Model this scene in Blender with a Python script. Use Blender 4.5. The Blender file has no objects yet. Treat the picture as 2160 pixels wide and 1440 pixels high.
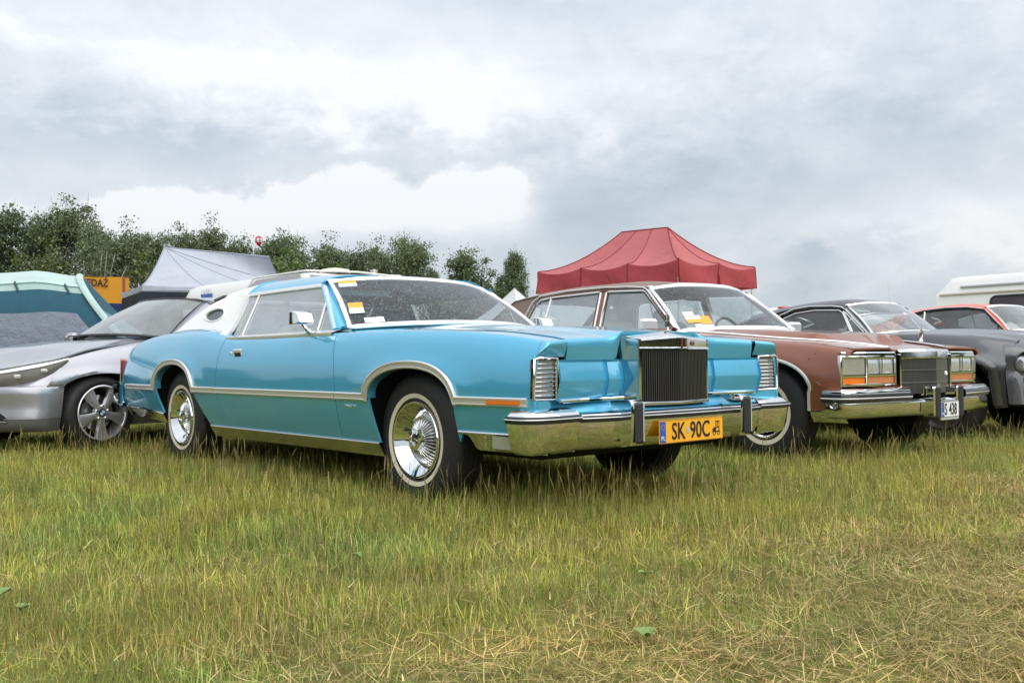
import bpy, math, random
import numpy as np
from mathutils import Vector, Matrix

rng = np.random.default_rng(7)
random.seed(7)
S = bpy.context.scene
COL = S.collection
R_ = math.radians

# ------------------------------------------------------------------ camera
CAM_H, PITCH, ROLL, FPX = 0.7714, 0.0165, -0.0099, 2080.1
cam_d = bpy.data.cameras.new('camera')
cam = bpy.data.objects.new('camera', cam_d)
COL.objects.link(cam)
cam_d.sensor_width = 36.0
cam_d.lens = 36.0 * FPX / 2160.0
cam_d.clip_start, cam_d.clip_end = 0.05, 3000.0
_f = Vector((0, math.cos(PITCH), math.sin(PITCH)))
_u = Vector((0, -math.sin(PITCH), math.cos(PITCH)))
_r = Vector((1, 0, 0))
_cr, _sr = math.cos(ROLL), math.sin(ROLL)
_right, _up = _r * _cr + _u * _sr, _u * _cr - _r * _sr
cam.matrix_world = Matrix(((_right.x, _up.x, -_f.x, 0), (_right.y, _up.y, -_f.y, 0),
                           (_right.z, _up.z, -_f.z, CAM_H), (0, 0, 0, 1)))
S.camera = cam

# ------------------------------------------------------------------ light
SUN_EL, SUN_AZ = R_(52), R_(145)          # azimuth from +Y towards +X
S.view_settings.view_transform = 'Standard'
S.view_settings.look = 'None'
S.view_settings.exposure = 1.05
S.view_settings.gamma = 1.0
S.view_settings.use_curve_mapping = False
sun_d = bpy.data.lights.new('sun', 'SUN')
sun_d.energy, sun_d.angle, sun_d.color = 1.5, R_(100), (1.0, 0.965, 0.92)
sun = bpy.data.objects.new('sun', sun_d)
COL.objects.link(sun)
_sd = Vector((math.sin(SUN_AZ) * math.cos(SUN_EL), math.cos(SUN_AZ) * math.cos(SUN_EL), math.sin(SUN_EL)))
sun.rotation_euler = _sd.to_track_quat('Z', 'Y').to_euler()


class NT:
    """small helper to write node trees"""
    def __init__(s, tree):
        s.t = tree; s.n = tree.nodes; s.l = tree.links
    def new(s, kind, **kw):
        nd = s.n.new(kind)
        for k, v in kw.items(): setattr(nd, k, v)
        return nd
    def put(s, sock, val):
        if hasattr(val, 'is_output') or isinstance(val, bpy.types.NodeSocket): s.l.new(val, sock)
        else: sock.default_value = val
    def math(s, op, a, b=0.0, c=None, clamp=False):
        nd = s.new('ShaderNodeMath', operation=op, use_clamp=clamp)
        s.put(nd.inputs[0], a); s.put(nd.inputs[1], b)
        if c is not None: s.put(nd.inputs[2], c)
        return nd.outputs[0]
    def mix(s, fac, a, b, blend='MIX'):
        nd = s.new('ShaderNodeMix', data_type='RGBA', blend_type=blend)
        s.put(nd.inputs[0], fac); s.put(nd.inputs[6], a); s.put(nd.inputs[7], b)
        return nd.outputs[2]
    def ramp(s, fac, stops, interp='LINEAR'):
        nd = s.new('ShaderNodeValToRGB'); nd.color_ramp.interpolation = interp
        el = nd.color_ramp.elements
        while len(el) < len(stops): el.new(0.5)
        for e, (p, c) in zip(el, stops):
            e.position = p; e.color = (*c, 1) if len(c) == 3 else c
        s.put(nd.inputs[0], fac)
        return nd.outputs[0]
    def noise(s, vec, scale, detail=4, rough=0.55, dist=0.0):
        nd = s.new('ShaderNodeTexNoise')
        if vec is not None: s.put(nd.inputs['Vector'], vec)
        nd.inputs['Scale'].default_value = scale; nd.inputs['Detail'].default_value = detail
        nd.inputs['Roughness'].default_value = rough; nd.inputs['Distortion'].default_value = dist
        return nd.outputs[0]
    def vmul(s, vec, v):
        nd = s.new('ShaderNodeVectorMath', operation='MULTIPLY')
        s.put(nd.inputs[0], vec); s.put(nd.inputs[1], v)
        return nd.outputs[0]


def make_world():
    w = bpy.data.worlds.new('World'); S.world = w; w.use_nodes = True
    N = NT(w.node_tree); N.n.clear()
    out = N.new('ShaderNodeOutputWorld')
    sky = N.new('ShaderNodeTexSky', sky_type='NISHITA')
    sky.sun_disc = False; sky.sun_elevation = SUN_EL; sky.sun_rotation = SUN_AZ
    bg1 = N.new('ShaderNodeBackground'); N.l.new(sky.outputs[0], bg1.inputs[0]); bg1.inputs[1].default_value = 0.1
    tc = N.new('ShaderNodeTexCoord'); D = tc.outputs['Generated']
    sep = N.new('ShaderNodeSeparateXYZ'); N.l.new(D, sep.inputs[0])
    az = N.math('ARCTAN2', sep.outputs[0], sep.outputs[1])
    el = N.math('ARCSINE', sep.outputs[2])
    Dn = N.vmul(D, (1, 1, 2.0))
    big = N.noise(Dn, 3.0, 9, 0.60, 0.35)
    med = N.noise(Dn, 8.0, 9, 0.64, 0.35)
    fine = N.noise(N.vmul(D, (1, 1, 1.5)), 22.0, 6, 0.62, 0.2)
    wob = N.math('MULTIPLY', N.math('SUBTRACT', med, 0.5), 0.10)
    wob2 = N.math('MULTIPLY', N.math('SUBTRACT', fine, 0.5), 0.075)
    azw = N.math('ADD', az, wob)
    elw = N.math('ADD', N.math('ADD', el, N.math('MULTIPLY', wob, 0.5)), wob2)
    lum = N.math('MULTIPLY_ADD', N.math('SUBTRACT', big, 0.5), 0.78, 0.755)
    lum = N.math('MULTIPLY_ADD', N.math('SUBTRACT', med, 0.5), 0.55, lum)
    lum = N.math('MULTIPLY_ADD', N.math('SUBTRACT', fine, 0.5), 0.26, lum)
    # cloud masses: azimuth, elevation, half-widths, brightness
    for a, e, ra, re, amp in CLOUDS:
        u = N.math('DIVIDE', N.math('SUBTRACT', azw, a), ra)
        v = N.math('DIVIDE', N.math('SUBTRACT', elw, e), re)
        d2 = N.math('ADD', N.math('MULTIPLY', u, u), N.math('MULTIPLY', v, v))
        g = N.math('POWER', 2.71828, N.math('MULTIPLY', d2, -1.0))
        lum = N.math('MULTIPLY_ADD', g, amp, lum)
    # cumulus bank: crisp, billowing upper edge
    topline = N.math('MULTIPLY_ADD', az, 0.10, 0.199)
    bil = N.noise(N.vmul(D, (1, 1, 1.2)), 17.0, 5, 0.55, 0.1)
    edge = N.math('ADD', N.math('SUBTRACT', topline, el), N.math('MULTIPLY', N.math('SUBTRACT', bil, 0.5), 0.085))
    up = N.math('MULTIPLY', edge, 60.0, clamp=True)
    lowr = N.new('ShaderNodeMapRange', interpolation_type='SMOOTHSTEP'); N.put(lowr.inputs[0], el)
    lowr.inputs[1].default_value, lowr.inputs[2].default_value = 0.105, 0.145
    hor = N.new('ShaderNodeMapRange', interpolation_type='SMOOTHSTEP'); N.put(hor.inputs[0], azw)
    hor.inputs[1].default_value, hor.inputs[2].default_value = 0.000, 0.050
    hor.inputs[3].default_value, hor.inputs[4].default_value = 1.0, 0.0
    hol = N.new('ShaderNodeMapRange', interpolation_type='SMOOTHSTEP'); N.put(hol.inputs[0], az)
    hol.inputs[1].default_value, hol.inputs[2].default_value = -0.52, -0.36
    bank = N.math('MULTIPLY', N.math('MULTIPLY', up, lowr.outputs[0]), N.math('MULTIPLY', hor.outputs[0], hol.outputs[0]))
    lum = N.math('MULTIPLY_ADD', bank, 0.42, lum)
    colr = N.ramp(lum, [(0.28, (0.37, 0.44, 0.51)), (0.50, (0.49, 0.555, 0.62)), (0.68, (0.60, 0.655, 0.71)),
                        (0.86, (0.72, 0.755, 0.795)), (1.0, (0.86, 0.88, 0.90))])
    # overcast skies brighten steadily from the horizon to the zenith
    zen = N.math('MULTIPLY_ADD', N.math('MAXIMUM', sep.outputs[2], 0.0), 0.85, 0.85)
    colr = N.mix(1.0, colr, zen, 'MULTIPLY')
    bg2 = N.new('ShaderNodeBackground'); N.l.new(colr, bg2.inputs[0]); bg2.inputs[1].default_value = 0.53
    mx = N.new('ShaderNodeMixShader'); mx.inputs[0].default_value = 0.95
    N.l.new(bg1.outputs[0], mx.inputs[1]); N.l.new(bg2.outputs[0], mx.inputs[2])
    N.l.new(mx.outputs[0], out.inputs[0])


CLOUDS = [(-0.20, 0.27, 0.24, 0.075, 0.19), (-0.02, 0.235, 0.12, 0.035, 0.12), (0.17, 0.175, 0.22, 0.055, -0.16), (0.33, 0.25, 0.22, 0.08, -0.03),
          (-0.47, 0.205, 0.17, 0.040, -0.09), (-0.25, 0.208, 0.22, 0.020, -0.17), (0.10, 0.165, 0.10, 0.045, -0.14), (0.02, 0.36, 0.22, 0.04, -0.10), (0.42, 0.115, 0.18, 0.040, 0.18),
          (0.16, 0.105, 0.10, 0.03, -0.04), (0.43, 0.20, 0.16, 0.05, -0.04), (-0.44, 0.33, 0.16, 0.06, 0.04),
          (0.295, 0.092, 0.035, 0.014, -0.18), (0.365, 0.106, 0.030, 0.012, -0.18), (0.255, 0.060, 0.05, 0.016, -0.08),
          (0.22, 0.31, 0.10, 0.05, 0.10)]
make_world()


# ------------------------------------------------------------------ geometry helpers
def curve(xs, ys):
    """smooth monotone-ish interpolation through knots"""
    xs = np.asarray(xs, float); ys = np.asarray(ys, float)
    o = np.argsort(xs); xs, ys = xs[o], ys[o]
    h = np.diff(xs); dl = np.diff(ys) / h
    m = np.zeros_like(xs)
    m[1:-1] = np.where(dl[:-1] * dl[1:] > 0, 2 * dl[:-1] * dl[1:] / (dl[:-1] + dl[1:] + 1e-12), 0)
    m[0], m[-1] = dl[0], dl[-1]
    def f(x):
        x = np.clip(np.asarray(x, float), xs[0], xs[-1])
        i = np.clip(np.searchsorted(xs, x) - 1, 0, len(xs) - 2)
        t = (x - xs[i]) / h[i]
        t2, t3 = t * t, t * t * t
        return ((2 * t3 - 3 * t2 + 1) * ys[i] + (t3 - 2 * t2 + t) * h[i] * m[i]
                + (-2 * t3 + 3 * t2) * ys[i + 1] + (t3 - t2) * h[i] * m[i + 1])
    return f


def sstep(x, a, b):
    t = np.clip((np.asarray(x, float) - a) / (b - a), 0, 1)
    return t * t * (3 - 2 * t)


def rs(pts, n, smooth=True):
    """resample a polyline of 3-D points to n points"""
    P = np.array(pts, float)
    s = np.concatenate([[0], np.cumsum(np.linalg.norm(np.diff(P, axis=0), axis=1))])
    t = np.linspace(0, s[-1], n)
    if smooth and len(P) > 2:
        return np.stack([curve(s, P[:, k])(t) for k in range(P.shape[1])], 1)
    return np.stack([np.interp(t, s, P[:, k]) for k in range(P.shape[1])], 1)


class MB:
    """collects faces, builds ONE mesh object"""
    def __init__(s): s.v = []; s.f = []
    def add(s, vs, fs):
        b = len(s.v); s.v.extend([tuple(map(float, p)) for p in vs]); s.f.extend([tuple(i + b for i in q) for q in fs]); return s
    def grid(s, P, flip=False, cu=False, cv=False):
        P = np.asarray(P, float); nu, nv = P.shape[:2]; fs = []
        for i in range(nu if cu else nu - 1):
            for j in range(nv if cv else nv - 1):
                a, b, c, d = i * nv + j, ((i + 1) % nu) * nv + j, ((i + 1) % nu) * nv + (j + 1) % nv, i * nv + (j + 1) % nv
                fs.append((a, d, c, b) if flip else (a, b, c, d))
        return s.add(P.reshape(-1, 3), fs)
    def panel(s, P, flip=False, edge=0.012, sides='lrbt'):
        """grid with its border turned inwards, like pressed sheet metal"""
        P = np.asarray(P, float); s.grid(P, flip)
        du = np.gradient(P, axis=0); dv = np.gradient(P, axis=1)
        n = np.cross(du, dv); n /= (np.linalg.norm(n, axis=2, keepdims=True) + 1e-12)
        if flip: n = -n
        for k, (E, Nn) in dict(b=(P[:, 0], n[:, 0]), t=(P[::-1, -1], n[::-1, -1]), l=(P[0, ::-1], n[0, ::-1]), r=(P[-1], n[-1])).items():
            if k in sides:
                s.grid(np.stack([E, E - Nn * edge], 1), not flip)
        return s
    def box(s, c, d, bev=0.0, rot=None):
        x, y, z = [q / 2 for q in d]
        if bev <= 0:
            vs = [(i * x, j * y, k * z) for i in (-1, 1) for j in (-1, 1) for k in (-1, 1)]
            fs = [(0, 1, 3, 2), (4, 6, 7, 5), (0, 4, 5, 1), (2, 3, 7, 6), (0, 2, 6, 4), (1, 5, 7, 3)]
        else:
            b = min(bev, x * .98, y * .98, z * .98); vs = []; 
            for i in (-1, 1):
                for j in (-1, 1):
                    for k in (-1, 1):
                        vs += [(i * x, j * (y - b), k * (z - b)), (i * (x - b), j * y, k * (z - b)), (i * (x - b), j * (y - b), k * z)]
            I = lambda i, j, k: 3 * ((i > 0) * 4 + (j > 0) * 2 + (k > 0))
            fs = []
            for sg in (-1, 1):
                q = [I(sg, -1, -1), I(sg, 1, -1), I(sg, 1, 1), I(sg, -1, 1)]; fs.append(tuple(q if sg > 0 else q[::-1]))
                q = [I(-1, sg, -1) + 1, I(-1, sg, 1) + 1, I(1, sg, 1) + 1, I(1, sg, -1) + 1]; fs.append(tuple(q if sg > 0 else q[::-1]))
                q = [I(-1, -1, sg) + 2, I(1, -1, sg) + 2, I(1, 1, sg) + 2, I(-1, 1, sg) + 2]; fs.append(tuple(q if sg > 0 else q[::-1]))
            for a in (-1, 1):
                for c2 in (-1, 1):
                    q = [I(a, c2, -1), I(a, c2, 1), I(a, c2, 1) + 1, I(a, c2, -1) + 1]; fs.append(tuple(q if a * c2 < 0 else q[::-1]))
                    q = [I(a, -1, c2), I(a, 1, c2), I(a, 1, c2) + 2, I(a, -1, c2) + 2]; fs.append(tuple(q if a * c2 > 0 else q[::-1]))
                    q = [I(-1, a, c2) + 1, I(1, a, c2) + 1, I(1, a, c2) + 2, I(-1, a, c2) + 2]; fs.append(tuple(q if a * c2 < 0 else q[::-1]))
                    for e in (-1, 1):
                        t = I(a, c2, e); q = (t, t + 1, t + 2); fs.append(q if a * c2 * e > 0 else q[::-1])
        V = np.array(vs, float)
        if rot is not None: V = V @ np.array(rot).T
        return s.add(V + np.array(c, float), fs)
    def tube(s, pts, r, n=8, cap=True, closed=False):
        P = np.array(pts, float); m = len(P)
        T = np.gradient(P, axis=0) if not closed else np.roll(P, -1, 0) - np.roll(P, 1, 0)
        T /= np.linalg.norm(T, axis=1, keepdims=True) + 1e-12
        rr = np.broadcast_to(np.asarray(r, float), (m,))
        up = np.array([0, 0, 1.0]) if abs(T[0][2]) < .9 else np.array([1.0, 0, 0])
        G = []
        for p, t, q in zip(P, T, rr):
            a = np.cross(up, t); 
            if np.linalg.norm(a) < 1e-4: a = np.cross(np.array([0, 1.0, 0]), t)
            a /= np.linalg.norm(a); b = np.cross(t, a); up = b if abs(t @ np.array([0, 0, 1.0])) > .9 else up
            th = np.linspace(0, 2 * np.pi, n, endpoint=False)
            G.append(p + q * (np.cos(th)[:, None] * a + np.sin(th)[:, None] * b))
        b0 = len(s.v); s.grid(np.array(G), cu=closed, cv=True)
        if cap and not closed:
            s.f.append(tuple(b0 + i for i in range(n))[::-1]); s.f.append(tuple(b0 + (m - 1) * n + i for i in range(n)))
        return s
    def sweep(s, pts, prof, nrm, closed=False, cap=True):
        """profile (a along nrm, b along tangent x nrm) along a path; nrm: (3,) or (m,3)"""
        P = np.array(pts, float); m = len(P)
        T = np.gradient(P, axis=0) if not closed else np.roll(P, -1, 0) - np.roll(P, 1, 0)
        T /= np.linalg.norm(T, axis=1, keepdims=True) + 1e-12
        Nn = np.broadcast_to(np.asarray(nrm, float), (m, 3)).copy()
        Nn -= (Nn * T).sum(1, keepdims=True) * T; Nn /= np.linalg.norm(Nn, axis=1, keepdims=True) + 1e-12
        B = np.cross(T, Nn); pr = np.array(prof, float); k = len(pr)
        # keep the width through corners
        if m > 2:
            d1 = P[1:] - P[:-1]; d1 /= np.linalg.norm(d1, axis=1, keepdims=True) + 1e-12
            sc = np.ones(m)
            sc[1:-1] = 1 / np.clip(np.sqrt((1 + (d1[:-1] * d1[1:]).sum(1)) / 2), .5, 1)
            B = B * sc[:, None]
        G = P[:, None] + pr[None, :, 0, None] * Nn[:, None] + pr[None, :, 1, None] * B[:, None]
        b0 = len(s.v); s.grid(G, cu=closed, cv=True)
        if cap and not closed:
            s.f.append(tuple(b0 + i for i in range(k))[::-1]); s.f.append(tuple(b0 + (m - 1) * k + i for i in range(k)))
        return s
    def lathe(s, prof, n=48, axis='y', c=(0, 0, 0), sg=1):
        """profile of (radius, offset along axis)"""
        th = np.linspace(0, 2 * np.pi, n, endpoint=False); G = []
        for r, o in prof:
            a, b = r * np.cos(th), r * np.sin(th); oo = np.full(n, o * sg)
            G.append(np.stack({'y': (a, oo, b), 'z': (a, b, oo), 'x': (oo, a, b)}[axis], 1))
        return s.grid(np.array(G) + np.array(c, float), cv=True, flip=(sg < 0))
    def poly(s, pts, d=None, flip=False):
        """flat polygon, extruded by vector d when given"""
        P = [np.array(p, float) for p in pts]; n = len(P); b = len(s.v)
        s.v += [tuple(p) for p in P]; s.f.append(tuple(range(b, b + n))[::-1 if flip else 1])
        if d is not None:
            d = np.array(d, float); s.v += [tuple(p + d) for p in P]
            s.f.append(tuple(range(b + n, b + 2 * n))[::1 if flip else -1])
            for i in range(n):
                j = (i + 1) % n; q = (b + i, b + n + i, b + n + j, b + j); s.f.append(q if not flip else q[::-1])
        return s
    def mirror(s):
        o = MB(); o.v = [(x, -y, z) for x, y, z in s.v]; o.f = [tuple(q[::-1]) for q in s.f]; return o
    def build(s, name, mat, parent=None, smooth=35, label=None, loc=None, rot=None):
        me = bpy.data.meshes.new(name); me.from_pydata(s.v, [], s.f)
        me.validate(clean_customdata=False)
        for p in me.polygons: p.use_smooth = smooth > 0
        if 0 < smooth < 180: me.set_sharp_from_angle(angle=R_(smooth))
        return link(name, me, mat, parent, label, loc, rot)


def link(name, data, mat=None, parent=None, label=None, loc=None, rot=None):
    o = bpy.data.objects.new(name, data); COL.objects.link(o)
    if mat is not None and data is not None and not data.materials: data.materials.append(mat)
    if parent is not None: o.parent = parent
    if label: o['label'] = label
    if loc is not None: o.location = loc
    if rot is not None: o.rotation_euler = rot
    return o


def thing(name, label, cat, loc=(0, 0, 0), rz=0.0, group=None, obj=None):
    o = obj or link(name, None)
    if obj is None: o.location = loc; o.rotation_euler = (0, 0, rz); o.empty_display_size = .2
    o['label'] = label; o['category'] = cat
    if group: o['group'] = group
    return o


def text(name, body, size, mat, parent, M, extrude=0.001, shear=0.0, align='CENTER', sx=1.0, bold=0.0):
    """lettering placed by a 4x4 matrix (local x = reading direction, z = out of the face)"""
    c = bpy.data.curves.new(name, 'FONT'); c.body = body; c.size = size; c.extrude = extrude; c.shear = shear
    c.align_x = align; c.align_y = 'CENTER'; c.resolution_u = 3
    c.offset = bold
    tmp = bpy.data.objects.new(name, c); COL.objects.link(tmp)
    me = bpy.data.meshes.new_from_object(tmp.evaluated_get(bpy.context.evaluated_depsgraph_get()))
    bpy.data.objects.remove(tmp); bpy.data.curves.remove(c); me.name = name
    o = link(name, me, None, parent); me.materials.clear(); me.materials.append(mat)
    o.matrix_local = M @ Matrix.Diagonal((sx, 1, 1, 1))
    return o


def frame(origin, xdir, ydir):
    x = Vector(xdir).normalized(); y = Vector(ydir); z = x.cross(y).normalized(); y = z.cross(x)
    o = Vector(origin)
    return Matrix(((x.x, y.x, z.x, o.x), (x.y, y.y, z.y, o.y), (x.z, y.z, z.z, o.z), (0, 0, 0, 1)))


def both(name, mb, mat, parent, **kw):
    """the shape built for the left side, and its mirror image on the right"""
    return mb.build(name, mat, parent, **kw), mb.mirror().build(name, mat, parent, **kw)


def raw_mesh(name, V, tri=None, quad=None, col=None):
    """fast mesh from numpy arrays"""
    me = bpy.data.meshes.new(name); V = np.asarray(V, np.float32)
    me.vertices.add(len(V)); me.vertices.foreach_set('co', V.ravel())
    parts = []; starts = []; tot = 0
    for A, k in ((quad, 4), (tri, 3)):
        if A is not None and len(A):
            A = np.asarray(A, np.int32); parts.append(A.ravel()); starts.append(tot + k * np.arange(len(A))); tot += A.size
    me.loops.add(tot); me.loops.foreach_set('vertex_index', np.concatenate(parts))
    st = np.concatenate(starts).astype(np.int32)
    me.polygons.add(len(st)); me.polygons.foreach_set('loop_start', st)
    me.update(calc_edges=True)
    if col is not None:
        at = me.color_attributes.new('tint', 'FLOAT_COLOR', 'POINT')
        c4 = np.ones((len(V), 4), np.float32); c4[:, :3] = col
        at.data.foreach_set('color', c4.ravel())
    return me


# ------------------------------------------------------------------ materials
def mat(name, col, rough=0.5, metal=0.0, coat=0.0, coat_rough=0.03, spec=0.5, var=0.0, vscale=6.0, bump=0.0, bscale=40.0,
        bdist=0.002, wet=0.0, dirt=None, trans=0.0, ior=1.45, sub=0.0, rvar=0.0, alpha=1.0, flake=0.0, coat_ior=1.5):
    m = bpy.data.materials.new(name); m.use_nodes = True
    N = NT(m.node_tree); b = N.n['Principled BSDF']
    tc = N.new('ShaderNodeTexCoord'); ob = tc.outputs['Object']
    base = (*col, 1)
    if var:
        nz = N.noise(ob, vscale, 5, .6)
        base = N.mix(nz, tuple(c * (1 - var) for c in col) + (1,), tuple(min(1, c * (1 + var)) for c in col) + (1,))
    if dirt:
        dcol, dz, ds = dirt            # road film that thins out with height
        geo = N.new('ShaderNodeSeparateXYZ'); N.l.new(ob, geo.inputs[0])
        mr = N.new('ShaderNodeMapRange'); N.put(mr.inputs[0], geo.outputs[2])
        mr.inputs[1].default_value, mr.inputs[2].default_value, mr.inputs[3].default_value, mr.inputs[4].default_value = dz, 0.15, 0, ds
        base = N.mix(N.math('MULTIPLY', mr.outputs[0], N.noise(ob, 14, 5, .7)), base, (*dcol, 1))
    N.put(b.inputs['Base Color'], base)
    b.inputs['Roughness'].default_value = rough; b.inputs['Metallic'].default_value = metal
    b.inputs['Coat Weight'].default_value = coat; b.inputs['Coat IOR'].default_value = coat_ior; b.inputs['Coat Roughness'].default_value = coat_rough
    b.inputs['Specular IOR Level'].default_value = spec; b.inputs['IOR'].default_value = ior
    if trans: b.inputs['Transmission Weight'].default_value = trans
    if alpha < 1: b.inputs['Alpha'].default_value = alpha
    if rvar:
        N.put(b.inputs['Roughness'], N.math('MULTIPLY_ADD', N.noise(ob, 9, 5, .65), rvar, max(0.0, rough - rvar / 2)))
    if flake:
        vo = N.new('ShaderNodeTexVoronoi'); N.l.new(ob, vo.inputs['Vector']); vo.inputs['Scale'].default_value = 900
        bp = N.new('ShaderNodeBump'); bp.inputs['Strength'].default_value = flake; bp.inputs['Distance'].default_value = .0004
        N.l.new(vo.outputs['Distance'], bp.inputs['Height']); N.l.new(bp.outputs[0], b.inputs['Normal'])
    if bump:
        bp = N.new('ShaderNodeBump'); bp.inputs['Strength'].default_value = bump; bp.inputs['Distance'].default_value = bdist
        N.put(bp.inputs['Height'], N.noise(ob, bscale, 4, .6)); N.l.new(bp.outputs[0], b.inputs['Normal'])
    if wet:
        # rain beads standing on faces that look upwards
        ge = N.new('ShaderNodeNewGeometry'); sp = N.new('ShaderNodeSeparateXYZ'); N.l.new(ge.outputs['Normal'], sp.inputs[0])
        mr = N.new('ShaderNodeMapRange', interpolation_type='SMOOTHSTEP'); N.put(mr.inputs[0], sp.outputs[2])
        mr.inputs[1].default_value, mr.inputs[2].default_value, mr.inputs[3].default_value, mr.inputs[4].default_value = .05, .8, .0, 1
        vo = N.new('ShaderNodeTexVoronoi'); N.l.new(ob, vo.inputs['Vector']); vo.inputs['Scale'].default_value = 130
        dr = N.new('ShaderNodeMapRange', interpolation_type='SMOOTHSTEP'); N.put(dr.inputs[0], vo.outputs['Distance'])
        dr.inputs[1].default_value, dr.inputs[2].default_value, dr.inputs[3].default_value, dr.inputs[4].default_value = .42, .12, 0, 1
        patch = N.math('GREATER_THAN', N.noise(ob, 60, 3, .6), .47)
        h = N.math('MULTIPLY', N.math('MULTIPLY', dr.outputs[0], mr.outputs[0]), patch)
        bp = N.new('ShaderNodeBump'); bp.inputs['Strength'].default_value = wet; bp.inputs['Distance'].default_value = .0016
        N.put(bp.inputs['Height'], h); N.l.new(bp.outputs[0], b.inputs['Coat Normal'])
        N.l.new(bp.outputs[0], b.inputs['Normal'])
    return m


def glass(name, tint, film=0.1, filmcol=(.75, .8, .82), beads=0.0, refl=1.0, pw=4.0, lowrefl=.075):
    """thin window pane: tinted see-through, mirror reflection, a film of drizzle"""
    m = bpy.data.materials.new(name); m.use_nodes = True
    N = NT(m.node_tree); N.n.clear()
    out = N.new('ShaderNodeOutputMaterial'); tc = N.new('ShaderNodeTexCoord'); ob = tc.outputs['Object']
    tr = N.new('ShaderNodeBsdfTransparent'); tr.inputs[0].default_value = (*tint, 1)
    gl = N.new('ShaderNodeBsdfGlossy'); gl.inputs['Roughness'].default_value = .015; gl.inputs[0].default_value = (1, 1, 1, 1)
    fr = N.new('ShaderNodeLayerWeight'); fr.inputs[0].default_value = .5
    f = N.math('MULTIPLY', N.math('MULTIPLY_ADD', N.math('POWER', fr.outputs['Facing'], pw), .90, lowrefl), refl, clamp=True)
    m1 = N.new('ShaderNodeMixShader'); N.put(m1.inputs[0], f); N.l.new(tr.outputs[0], m1.inputs[1]); N.l.new(gl.outputs[0], m1.inputs[2])
    df = N.new('ShaderNodeBsdfDiffuse'); df.inputs[0].default_value = (*filmcol, 1)
    k = N.math('MULTIPLY', N.math('MULTIPLY_ADD', N.noise(ob, 3.5, 5, .6), 1.2, .4), film)
    if beads:
        vo = N.new('ShaderNodeTexVoronoi'); N.l.new(ob, vo.inputs['Vector']); vo.inputs['Scale'].default_value = 85
        vo.inputs['Randomness'].default_value = 1
        sz = N.math('MULTIPLY_ADD', N.noise(ob, 90, 2, .5), .55, -.08)
        dot = N.math('LESS_THAN', vo.outputs['Distance'], sz)
        k = N.math('ADD', k, N.math('MULTIPLY', dot, beads), clamp=True)
    m2 = N.new('ShaderNodeMixShader'); N.put(m2.inputs[0], k); N.l.new(m1.outputs[0], m2.inputs[1]); N.l.new(df.outputs[0], m2.inputs[2])
    N.l.new(m2.outputs[0], out.inputs[0])
    return m


CHROME = mat('chrome', (.80, .81, .82), .045, 1.0, rvar=.05)
CHROME_WET = mat('chrome_wet', (.78, .79, .80), .06, 1.0, wet=.5)
STEEL = mat('brushed_steel', (.62, .62, .60), .30, 1.0, rvar=.15)
BRIGHT = mat('bright_trim', (.82, .82, .81), .26, .55, coat=.6)
DARKCHROME = mat('dark_chrome', (.16, .155, .15), .30, .9, rvar=.1)
BLUE = mat('turquoise_metallic_paint', (.085, .44, .67), .32, .52, coat=1.0, coat_rough=.06, coat_ior=1.58, var=.04, wet=.12)
BROWN = mat('copper_brown_paint', (.225, .075, .037), .38, .2, coat=.9, coat_ior=1.45, wet=.4, var=.05, dirt=((.08, .05, .03), .5, .4))
BROWNVINYL = mat('brown_vinyl', (.20, .135, .11), .6, 0, bump=.4, bscale=300, var=.1)
DARKGREY = mat('dark_grey_paint', (.080, .080, .086), .32, .6, coat=.8, wet=.25)
BLACKTOP = mat('black_roof_paint', (.022, .020, .022), .30, .0, coat=.35)
ORANGE = mat('orange_paint', (.75, .085, .022), .35, 0.0, coat=.5, wet=.3)
SILVER = mat('silver_paint', (.36, .36, .39), .34, .6, coat=.9, coat_ior=1.45, wet=.25, dirt=((.14, .13, .11), .55, .5))
WHITEVINYL = mat('white_vinyl', (.80, .80, .79), .45, 0, bump=.25, bscale=400, var=.03)
WHITEPAINT = mat('white_paint', (.78, .78, .77), .35, 0, coat=.3, var=.03)
OFFWHITE = mat('offwhite_panel', (.70, .70, .68), .45, var=.06)
RUBBER = mat('black_rubber', (.022, .022, .024), .5, var=.2)
TYRE = mat('tyre_rubber', (.019, .018, .0185), .6, var=.25, vscale=12, bump=.25, bscale=60)
WHITEWALL = mat('whitewall_rubber', (.66, .60, .47), .6, var=.08, vscale=10)
BLACK = mat('black_trim', (.012, .012, .013), .45)
UNDER = mat('underbody', (.010, .010, .010), .8, var=.3)
LENS = mat('clear_lens', (.22, .225, .225), .18, 0.0, coat=.2, spec=.5, bump=.5, bscale=160)
LENSDULL = mat('cornering_lens', (.36, .36, .30), .2, 0.2, coat=1, var=.25, vscale=12)
AMBER = mat('amber_lens', (.75, .17, .015), .2, 0, coat=1, var=.12, vscale=20)
REDLENS = mat('red_lens', (.42, .02, .02), .2, 0, coat=1)
ORANGEPLATE = mat('plate_yellow', (.86, .42, .02), .4, coat=.3)
WHITEPLATE = mat('plate_white', (.78, .79, .78), .4, coat=.3)
EUBLUE = mat('plate_blue', (.02, .09, .42), .4, coat=.3)
INK = mat('ink_black', (.015, .015, .015), .5)
INKRED = mat('ink_red', (.5, .03, .04), .4)
PAPERW = mat('paper_white', (.82, .82, .80), .6)
PAPERO = mat('paper_orange', (.85, .36, .05), .6)
TEALSEAT = mat('teal_leather', (.13, .26, .30), .45, var=.15)
CREAMSEAT = mat('cream_cloth', (.50, .53, .48), .7, var=.1)
DARKSEAT = mat('dark_cloth', (.03, .032, .035), .7, var=.2)
DASH = mat('dash_teal', (.025, .06, .075), .5)
DASHDK = mat('dash_black', (.02, .02, .022), .6)
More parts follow.
